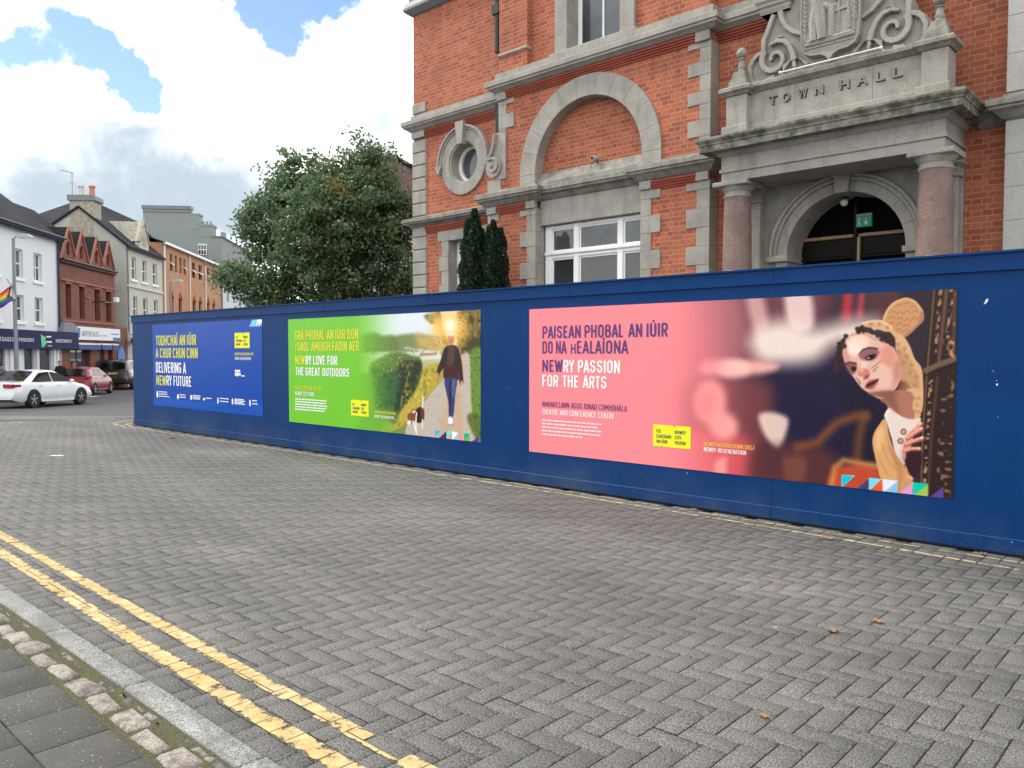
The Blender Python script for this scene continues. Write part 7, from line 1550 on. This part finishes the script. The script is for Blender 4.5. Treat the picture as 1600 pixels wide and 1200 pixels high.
# ================================================================== CARS
def car(name, label, paint_m, p_rear, p_front, base, roofl, W, zb, body_top, glass, wheel_r, wx, extra):
    """body lofted from a side profile; x forward from the rear bumper, y to the left"""
    d = Vector(p_front) - Vector(p_rear); hd = math.atan2(d.y, d.x); L = body_top[-1][0]
    o = Vector(p_rear) - Vector((math.cos(hd), math.sin(hd))) * wx[0] + Vector((-math.sin(hd), math.cos(hd))) * (W / 2 - .11)
    zf = lambda q: gz(q[0], q[1]); slope = math.atan2(zf(p_front) - zf(p_rear), d.length)
    t = thing(name, label, 'car', (o.x, o.y, zf(p_rear) - .02 + wx[0] * -slope), hd, 'cars on the road'); t.rotation_euler = (0, -slope, hd)
    N = 40; xs = [L * i / N for i in range(N + 1)]; prof = lambda P, x: float(np.interp(x, [q[0] for q in P], [q[1] for q in P]))
    hw = lambda x: W / 2 * (1 - .12 * max(0, 1 - x / .45) ** 2 - .16 * max(0, 1 - (L - x) / .75) ** 2)
    mb = MB(); rows = []
    for x in xs:
        zt = prof(body_top, x); w = hw(x); b = prof(zb, x)
        sec = [(w * .90, b), (w * .985, b + .10), (w, b + (zt - b) * .45), (w * .985, b + (zt - b) * .72), (w * .955, zt - .07), (w * .90, zt - .015), (w * .6, zt + .012), (0, zt + .022)]
        rows.append([(x, y, z) for y, z in sec] + [(x, -y, z) for y, z in sec[-2::-1]])
    k = len(rows[0]); mb.v = [v for r in rows for v in r]; mb.f = [(i * k + j, (i + 1) * k + j, (i + 1) * k + j + 1, i * k + j + 1) for i in range(N) for j in range(k - 1)] + [tuple(range(k)), tuple(N * k + j for j in range(k - 1, -1, -1))] + [(i * k, i * k + k - 1, (i + 1) * k + k - 1, (i + 1) * k) for i in range(N)]
    mb.m = [0] * len(mb.f)
    # cabin
    gx = [q[0] for q in roofl]; zr = lambda x: prof(roofl, x); zbelt = lambda x: prof(body_top, x)
    cs = [gx[0] + (gx[-1] - gx[0]) * i / 30 for i in range(31)]; k0 = len(mb.v); R2 = []
    ztop = max(q[1] for q in roofl); ybase = lambda x: hw(x) * .915; taper = extra.get('taper', .74)
    def yz(x, z):
        zz = zbelt(x) - .03; f = (z - zz) / max(ztop - zz, .01); return ybase(x) * (1 - (1 - taper) * f)
    for x in cs:
        z1 = max(zr(x), zbelt(x) - .02); z0 = zbelt(x) - .03; ym = yz(x, z1)
        R2.append([(x, ybase(x), z0), (x, (ybase(x) + ym) / 2, (z0 + z1) / 2), (x, ym, z1 - .03), (x, ym * .9, z1), (x, 0, z1 + .03), (x, -ym * .9, z1), (x, -ym, z1 - .03), (x, -(ybase(x) + ym) / 2, (z0 + z1) / 2), (x, -ybase(x), z0)])
    k = 9; mb.v += [v for r in R2 for v in r]; f2 = [(k0 + i * k + j, k0 + (i + 1) * k + j, k0 + (i + 1) * k + j + 1, k0 + i * k + j + 1) for i in range(30) for j in range(k - 1)]; mb.f += f2; mb.m += [0] * len(f2)
    body = mb.build('body', paint_m, t, local=True, smooth=True)
    # glass: side windows, rear and front screens
    for s in (1, -1):
        for P in glass['side']:
            mb = MB(); mb.add([(x, s * (yz(x, z) + .008), z) for x, z in P], [tuple(range(len(P)))]); mb.build('window', 'car_glass', body, local=True)
        mb = MB(); mb.ribbon([(glass['side'][0][0][0], .0), (0, 0)], .01, 0, 0) if False else None
    for nm, (xa, za, xb, zb_) in (('rear_window', glass['rear']), ('windscreen', glass['front'])):
        mb = MB(); sg = -1 if nm == 'rear_window' else 1; ya, yb = yz(xa, za) * .90, yz(xb, zb_) * .86; nx, nz = (zb_ - za), -(xb - xa); l = math.hypot(nx, nz); nx, nz = nx / l * .022, nz / l * .022
        if nz < 0: nx, nz = -nx, -nz
        mb.add([(xa + nx, ya, za + nz), (xa + nx - .02 * -sg, 0, za + nz + .02), (xa + nx, -ya, za + nz), (xb + nx, -yb, zb_ + nz), (xb + nx, 0, zb_ + nz + .03), (xb + nx, yb, zb_ + nz)], [(0, 1, 4, 5), (1, 2, 3, 4)]); mb.build(nm, 'car_glass', body, local=True)
    # wheels in dark arches
    for x in wx:
        for s in (1, -1):
            y = s * (hw(x)); mb = MB(); mb.v = []; n = 24; rr = wheel_r + .065
            vs = [(x + rr * math.cos(2 * PI * i / n), y + s * .006, max(wheel_r + rr * math.sin(2 * PI * i / n), prof(zb, x) + .0)) for i in range(n)]
            mb.add(vs + [(v[0], v[1] - s * .12, v[2]) for v in vs], [tuple(range(n))] + [(i, (i + 1) % n, (i + 1) % n + n, i + n) for i in range(n)]); mb.build('wheel_arch', 'black_plastic', body, local=True)
            mb = MB(); prof_w = [(.62, .105), (.93, .11), (1., .07), (1., -.09), (.92, -.11), (.3, -.11)]
            vs = [(x + wheel_r * r * math.cos(2 * PI * i / n), s * (hw(x) - .085 + q), wheel_r + wheel_r * r * math.sin(2 * PI * i / n)) for r, q in prof_w for i in range(n)]
            mb.add(vs, [(j * n + i, j * n + (i + 1) % n, (j + 1) * n + (i + 1) % n, (j + 1) * n + i) for j in range(5) for i in range(n)]); wh = mb.build('wheel', 'tyre', t, local=True, smooth=True)
            mb = MB(); yy = s * (hw(x) + .008); m = 10
            for q in range(5):
                a = 2 * PI * q / 5 + .3
                P = [(r, a + da) for r, da in ((.12, -.5), (.58, -.22), (.66, -.25), (.66, .25), (.58, .22), (.12, .5))]
                mb.add([(x + wheel_r * r * math.cos(c), yy, wheel_r + wheel_r * r * math.sin(c)) for r, c in P], [tuple(range(6))])
            for r0, r1 in ((.60, .68), (0.001, .18)):
                vs = [(x + wheel_r * r * math.cos(2 * PI * i / n), yy + s * .002, wheel_r + wheel_r * r * math.sin(2 * PI * i / n)) for r in (r0, r1) for i in range(n)]; mb.add(vs, [(i, (i + 1) % n, n + (i + 1) % n, n + i) for i in range(n)])
            mb.build('rim', extra.get('rim', 'alloy'), wh, local=True)
            mb = MB(); mb.add([(x + wheel_r * .64 * math.cos(2 * PI * i / n), s * (hw(x) - .03), wheel_r + wheel_r * .64 * math.sin(2 * PI * i / n)) for i in range(n)], [tuple(range(n))]); mb.build('hub', 'black_plastic', wh, local=True)
    for s in (1, -1):
        mb = MB()
        for xa, xb, z0, z1, yi in extra['tail']: ya = hw(.06) * .97; mb.box(-.012 + xa, xb, *sorted((s * yi, s * ya)), z0, z1)
        if extra.get('tail_wrap'): xa, xb, z0, z1 = extra['tail_wrap']; mb.add([(xa, s * (hw(xa) + .004), z0), (xb, s * (hw(xb) + .006), z0 + .03), (xb * .9, s * (hw(xb) + .006), z1), (xa, s * (hw(xa) + .004), z1)], [(0, 1, 2, 3)])
        mb.build('tail_light', 'tail_red', body, local=True)
        mx, mz = extra['mirror']; mb = MB(); mb.sphere((mx, s * (yz(mx, mz) + .13), mz), .085, 8, .75); mb.box(mx - .03, mx + .03, *sorted((s * yz(mx, mz), s * (yz(mx, mz) + .12))), mz - .05, mz - .02); mb.build('wing_mirror', paint_m, body, local=True, smooth=True)
        mb = MB()
        for hx, hz in extra['handles']: mb.box(hx, hx + .2, *sorted((s * (hw(hx) * .985), s * (hw(hx) + .012))), hz, hz + .025)
        mb.build('door_handle', extra.get('handle', paint_m), body, local=True)
        mb = MB()
        for x, z0, z1 in extra['seams']: mb.add([(x - .004, s * (hw(x) * 1.0 + .0015), z0), (x + .004, s * (hw(x) + .0015), z0), (x + .006, s * (hw(x) * .965 + .002), z1), (x - .002, s * (hw(x) * .965 + .002), z1)], [(0, 1, 2, 3)])
        mb.build('door_seam', 'black_plastic', body, local=True)
        mb = MB(); x0, x1 = wx[0] + wheel_r + .12, wx[1] - wheel_r - .12; mb.box(x0, x1, *sorted((s * hw(2) * .97, s * (hw(2) * 1.003))), prof(zb, 2), prof(zb, 2) + .075); mb.build('side_sill', extra.get('sill', paint_m), body, local=True)
    mb = MB(); x, z = extra['plate']; mb.box(x - .02, x + .03, -.26, .26, z, z + .11); mb.build('number_plate', 'plate_yellow', body, local=True)
    mb = MB(); x0, z0, z1 = extra['bumper']; mb.box(x0 - .015, x0 + .2, -W * .40, W * .40, z0, z1); mb.build('rear_bumper_insert', 'black_plastic', body, local=True)
    for s in (1, -1):
        mb = MB(); mb.box(L - .28, L - .12, *sorted((s * W * .26, s * W * .40)), .60, .72); mb.build('headlight', 'globe_glass', body, local=True)
    return t
car('white_saloon_car', 'white saloon car out in the road in front of the red hatchback', 'car_white', (-34.186, 9.912), (-35.98, 12.19), 0, [(.62, .99), (1.55, 1.40), (2.1, 1.455), (2.6, 1.44), (3.65, .98)], 1.87,
    [(0, .36), (.4, .24), (4.5, .22), (4.92, .3)], [(0, .62), (.05, .90), (.12, 1.0), (.8, 1.02), (1.6, .97), (3.6, .96), (4.2, .86), (4.7, .72), (4.92, .52)],
    {'side': [[(.98, 1.0), (2.22, 1.0), (2.22, 1.39), (1.62, 1.345)], [(2.28, 1.0), (3.5, .985), (2.86, 1.315), (2.28, 1.392)]], 'rear': (.70, 1.03, 1.50, 1.385), 'front': (3.58, 1.01, 2.72, 1.42)}, .335, (1.02, 3.93),
    dict(tail=[(0.0, .10, .80, .93, .45)], tail_wrap=(.03, .32, .81, .92), mirror=(3.3, 1.02), handles=[(1.35, .86), (2.45, .85)], seams=[(1.42, .5, .95), (2.36, .32, .96), (3.42, .32, .94)], plate=(0.0, .55), bumper=(.02, .30, .48), taper=.72))
car('red_hatchback', 'red hatchback parked behind the white car', 'car_red', (-43.62, 15.48), (-45.65, 17.01), 0, [(.08, .98), (.55, 1.36), (1.3, 1.46), (2.1, 1.44), (3.2, .98)], 1.72,
    [(0, .36), (.3, .26), (3.7, .24), (4.0, .3)], [(0, .60), (.04, .86), (.1, .98), (.6, 1.0), (3.0, .97), (3.5, .88), (3.85, .72), (4.0, .52)],
    {'side': [[(.72, 1.02), (1.72, 1.01), (1.72, 1.39), (1.12, 1.37)], [(1.8, 1.01), (2.85, .99), (2.25, 1.32), (1.8, 1.39)]], 'rear': (.10, 1.02, .50, 1.345), 'front': (3.12, 1.0, 2.22, 1.42)}, .315, (.72, 3.27),
    dict(tail=[(0.0, .08, .85, .98, .55)], tail_wrap=(.02, .3, .86, .99), mirror=(2.8, 1.03), handles=[(.85, .88), (1.9, .87)], seams=[(1.76, .32, .97), (2.9, .32, .95), (1.05, .55, .96)], plate=(.0, .62), bumper=(.01, .36, .5)))
car('dark_estate_vehicle', 'dark grey four by four with a yellow number plate beside the hoarding edge', 'car_dark', (-50.16, 20.06), (-52.47, 21.81), 0, [(.04, 1.20), (.30, 1.74), (.9, 1.83), (2.8, 1.80), (3.75, 1.18)], 1.95,
    [(0, .45), (.4, .34), (4.5, .32), (4.95, .42)], [(0, .7), (.03, 1.05), (.08, 1.18), (.6, 1.20), (3.6, 1.16), (4.3, 1.10), (4.8, 1.0), (4.95, .75)],
    {'side': [[(.42, 1.24), (1.1, 1.23), (1.1, 1.70), (.58, 1.68)], [(1.16, 1.23), (2.2, 1.22), (2.2, 1.72), (1.16, 1.72)], [(2.28, 1.22), (3.4, 1.2), (2.85, 1.66), (2.28, 1.72)]], 'rear': (.06, 1.24, .30, 1.68), 'front': (3.66, 1.2, 2.86, 1.76)}, .38, (.9, 3.82),
    dict(tail=[(0.0, .08, .85, 1.18, .82)], mirror=(3.3, 1.25), handles=[(1.3, 1.05), (2.4, 1.05)], seams=[(1.2, .5, 1.18), (2.24, .4, 1.18), (3.45, .4, 1.15)], plate=(-.005, .95), bumper=(.0, .45, .7), taper=.82, rim='alloy', handle='chrome'))

# ================================================================== PEOPLE beyond the cars
def person(label, lat, dep, face, top_m, leg_m, hair_m, h=1.72, stride=.0):
    p = at(lat, dep); z0 = gz(p[0], p[1]) ; s = h / 1.75
    J = {'pelvis': (0, 0, .95), 'waist': (0, .0, 1.12), 'chest': (0, -.01, 1.33), 'neck0': (0, .0, 1.47), 'neck1': (0, -.02, 1.54), 'head': (0, -.035, 1.63), 'crown': (0, -.02, 1.72)}
    Rr = {'pelvis': (.16, .115), 'waist': (.145, .10), 'chest': (.175, .12), 'neck0': (.085, .075), 'neck1': (.055, .055), 'head': (.078, .098), 'crown': (.055, .065)}
    E = [('pelvis', 'waist'), ('waist', 'chest'), ('chest', 'neck0'), ('neck0', 'neck1'), ('neck1', 'head'), ('head', 'crown')]
    for sd, S in (('l', 1), ('r', -1)):
        f = stride * S
        for n, q, r in (('hip', (.095 * S, 0, .90), (.10, .10)), ('knee', (.10 * S, -.03 - f * .5, .50), (.06, .065)), ('calf', (.10 * S, .0 - f * .8, .34), (.052, .06)), ('ankle', (.10 * S, .03 - f, .09), (.038, .042)), ('toe', (.11 * S, -.13 - f, .035), (.035, .03)),
                        ('shoulder', (.175 * S, 0, 1.415), (.065, .065)), ('elbow', (.235 * S, .02 + f * .3, 1.13), (.045, .045)), ('wrist', (.25 * S, -.05 + f * .6, .90), (.028, .028)), ('palm', (.25 * S, -.06 + f * .6, .835), (.018, .034))):
            J[n + sd] = q; Rr[n + sd] = r
        E += [('pelvis', 'hip' + sd), ('hip' + sd, 'knee' + sd), ('knee' + sd, 'calf' + sd), ('calf' + sd, 'ankle' + sd), ('ankle' + sd, 'toe' + sd), ('chest', 'shoulder' + sd), ('shoulder' + sd, 'elbow' + sd), ('elbow' + sd, 'wrist' + sd), ('wrist' + sd, 'palm' + sd)]
        px, py, pz = J['palm' + sd]
        for k, (dy, l) in enumerate(((-.03, .075), (-.01, .09), (.01, .085), (.03, .065))):
            J['f%d%s' % (k, sd)] = (px, py + dy * .8, pz - .045); J['g%d%s' % (k, sd)] = (px - .012 * S, py + dy - .006, pz - .045 - l); Rr['f%d%s' % (k, sd)] = (.009, .009); Rr['g%d%s' % (k, sd)] = (.0075, .0075); E += [('palm' + sd, 'f%d%s' % (k, sd)), ('f%d%s' % (k, sd), 'g%d%s' % (k, sd))]
        J['th' + sd] = (px - .005 * S, py - .06, pz - .02); Rr['th' + sd] = (.009, .009); E.append(('palm' + sd, 'th' + sd))
    names = list(J); me = bpy.data.meshes.new('body'); me.from_pydata([tuple(c * s for c in J[n]) for n in names], [(names.index(a), names.index(c)) for a, c in E], []); tmp = bpy.data.objects.new('body', me); C.objects.link(tmp)
    md = tmp.modifiers.new('skin', 'SKIN'); sv = me.skin_vertices[0].data
    for n, v in zip(names, sv): v.radius = tuple(c * s for c in Rr[n])
    sv[0].use_root = True; sb = tmp.modifiers.new('sub', 'SUBSURF'); sb.levels = 2; sb.render_levels = 2
    nm = bpy.data.meshes.new_from_object(tmp.evaluated_get(bpy.context.evaluated_depsgraph_get())); bpy.data.objects.remove(tmp); bpy.data.meshes.remove(me)
    for m in ('skin', top_m, leg_m, 'black_plastic'): nm.materials.append(MATS[m])
    for pl in nm.polygons:
        c = pl.center / s; pl.use_smooth = True; ax = abs(c.x)
        pl.material_index = 3 if c.z < .1 else 0 if c.z > 1.50 or (ax > .19 and c.z < .90) else 1 if (c.z > .93 or ax > .21) else 2
    t = thing('person', label, 'person', (p[0], p[1], z0), R(YAW) + face); o = bpy.data.objects.new('body', nm); C.objects.link(o); o.parent = t
    mb = MB(); rs = [(1.76 - .019 * k, .086 * math.sqrt(max(0, 1 - (1 - k / 7.) ** 2)) + .012) for k in range(9)]
    mb.v = [(r * 1.0 * math.cos(2 * PI * i / 14) * s, (-.012 + r * 1.2 * math.sin(2 * PI * i / 14)) * s + (.02 * s if math.sin(2 * PI * i / 14) < 0 and z < 1.67 else 0), z * s) for z, r in rs for i in range(14)]
    mb.f = [(j * 14 + i, (j + 1) * 14 + i, (j + 1) * 14 + (i + 1) % 14, j * 14 + (i + 1) % 14) for j in range(8) for i in range(14) if not (j > 4 and math.sin(2 * PI * (i + .5) / 14) < -.35)] + [tuple(range(14))]; mb.m = [0] * len(mb.f); mb.build('hair', hair_m, t, local=True, smooth=True)
    mb = MB(); 
    for S in (1, -1): mb.sphere((.03 * S * s, -.125 * s, 1.645 * s), .010 * s, 5); mb.sphere((.082 * S * s, -.02 * s, 1.62 * s), .018 * s, 5, 1.5)
    mb.tube([(0, -.13 * s, 1.645 * s), (0, -.148 * s, 1.605 * s)], [.008 * s, .014 * s], 6); mb.tube([(-.022 * s, -.122 * s, 1.572 * s), (.022 * s, -.122 * s, 1.572 * s)], .006 * s, 6); mb.build('face', 'skin', t, local=True, smooth=True)
person('dark haired person in grey beyond the boot of the white car', -22.65, 35.5, R(60), 'cloth_grey', 'cloth_black', 'hair_dark', 1.66, .1)
person('person in a dark open jacket standing in front of the navy shopfront', -22.7, 40.2, R(20), 'cloth_black', 'cloth_denim', 'hair_grey', 1.78)
person('person in dark clothes by the shop window, behind the red car', -22.75, 41.6, R(-60), 'cloth_black', 'cloth_black', 'hair_grey', 1.66)

# ================================================================== TREES
def leaves_mesh(name, pos, nrm_bias, size, mat, tones, parent, aspect=.62, droop=None):
    n = len(pos); d = rng.normal(size=(n, 3)); d += np.array(droop if droop is not None else (0, 0, -.25)); d /= np.linalg.norm(d, axis=1)[:, None]
    u = rng.normal(size=(n, 3)); u += np.array(nrm_bias); sd = np.cross(d, u); sd /= np.linalg.norm(sd, axis=1)[:, None] + 1e-9; L = size * rng.uniform(.65, 1.3, n)[:, None]
    up = np.cross(sd, d); V = np.stack([pos - d * L * .5, pos + sd * L * aspect * .5 - d * L * .05 + up * L * .08, pos + d * L * .5, pos - sd * L * aspect * .5 - d * L * .05 + up * L * .08], 1).reshape(-1, 3)
    F = np.arange(4 * n).reshape(n, 4); return mesh_np(name, V, F, mat, tones, parent)
def big_tree():
    base = at(-5.7, 24.3); t = thing('broadleaf_tree', 'large dark green broadleaf tree with a few turning leaves behind the hoarding', 'tree', (base[0], base[1], 0))
    lobes = [(-4.4, 7.25, .92, 0), (-6.55, 7.0, .8, .2), (-5.5, 6.5, 1.2, 0), (-3.95, 6.2, .9, -.3), (-3.6, 5.0, 1.0, .3), (-6.85, 5.85, 1.1, 0), (-7.6, 5.0, .85, .3), (-8.2, 3.9, .72, 0), (-6.9, 3.9, 1.15, -.3), (-5.2, 4.0, 1.3, -.9), (-3.7, 3.8, 1.15, -.4), (-5.5, 5.4, 1.75, 0), (-2.9, 3.5, .8, .3), (-5.0, 2.9, 1.3, 0), (-7.4, 2.9, .9, .3), (-3.2, 5.7, .6, 0), (-7.0, 6.3, .5, 0), (-7.95, 5.55, .4, 0), (-5.6, 5.2, 1.3, -1.1), (-4.3, 5.6, 1.1, -.9)]
    pos, tn = [], []
    W = np.array([l[2] ** 2 for l in lobes]); W = W / W.sum()
    for _ in range(1250):
        l = lobes[rng.choice(len(lobes), p=W)]; v = rng.normal(size=3); v /= np.linalg.norm(v); r = l[2] * rng.uniform(.25, 1.05); c = np.array([l[0], l[3], l[1]]) + v * r * np.array([1, 1.05, .92])
        n = int(rng.uniform(40, 75)); sg = rng.uniform(.10, .2); q = c + rng.normal(size=(n, 3)) * sg * np.array([1.1, 1.1, .75]); pos.append(q)
        tv = np.clip(rng.normal(.46, .14) + rng.normal(0, .16, n), 0, .8); 
        if rng.random() < .005: tv = np.where(rng.random(n) < .4, .93, tv)
        tn.append(tv)
    for c, n in (((-4.85, -1.7, 6.25), 60), ((-4.95, -1.75, 6.15), 50), ((-8.0, -.2, 3.1), 25), ((-6.7, -1.3, 3.3), 18), ((-3.5, -1.2, 3.3), 14), ((-3.2, -.9, 7.0), 14)):
        pos.append(np.array(c) + rng.normal(size=(n, 3)) * np.array([.2, .12, .12])); tn.append(np.full(n, .95))
    P = np.concatenate(pos); T = np.concatenate(tn)
    out = np.stack([RT.x * P[:, 0] + FH.x * (24.3 + P[:, 1]), RT.y * P[:, 0] + FH.y * (24.3 + P[:, 1]), P[:, 2]], 1)
    leaves_mesh('crown', out, (0, 0, 1.2), .125, 'leaf', T, t)
    mb = MB(); tr = lambda lat, dd, z: at(lat, 24.3 + dd, z); hub = (-5.6, 0, 2.4)
    mb.tube([tr(-5.7, 0, 0), tr(-5.68, 0, .4), tr(-5.62, 0, 1.5), tr(*hub)], [.26, .2, .17, .16], 12); mb.build('trunk', 'bark', t, smooth=True)
    mb = MB()
    for l in lobes: m = [(hub[k] + (l[0], l[3], l[1])[k]) / 2 for k in range(3)]; mb.tube([tr(*hub), tr(m[0] * .6 + hub[0] * .4, m[1], m[2] + .2), tr(l[0], l[3], l[1])], [.09, .055, .02], 7)
    mb.build('limbs', 'bark', t, smooth=True)
big_tree()
def yew(label, x, y, h, r, plumes):
    t = thing('columnar_yew', label, 'yew', (x, y, 0), 0, 'yews in front of the town hall'); pos = []
    for k in range(plumes):
        a = 2 * PI * k / plumes + random.uniform(-.4, .4); q = r * (random.uniform(.35, .8) if k else 0); px, py = x + q * math.cos(a), y + q * math.sin(a) * .8; hh = h * (1 if k == 0 else random.uniform(.9, .985)); n = int(60000 / plumes)
        u = rng.random(n) ** .8; pr = r * .72 * np.clip(1.08 - u ** 5, .05, 1) ** .7 ; an = rng.random(n) * 2 * PI; rad = pr * np.sqrt(rng.uniform(.35, 1.1, n)) * (1 + .22 * np.sin(u * 60 + an * 3))
        pos.append(np.stack([px + rad * np.cos(an), py + rad * np.sin(an), u * hh], 1))
    P = np.concatenate(pos); leaves_mesh('foliage', P, (0, 0, .2), .062, 'yew_leaf', np.clip(rng.normal(.45, .25, len(P)), 0, 1), t, .36, (0, 0, 1.5))
    MB().tube([(x, y, 0), (x, y, h * .85)], [.09, .02], 8).build('trunk', 'bark', t)
yew('taller dark green columnar yew in front of the town hall side window', -10.66, 10.5, 4.25, .275, 6)
yew('shorter dark green columnar yew, nearer the big white window', -10.23, 10.55, 4.0, .235, 6)
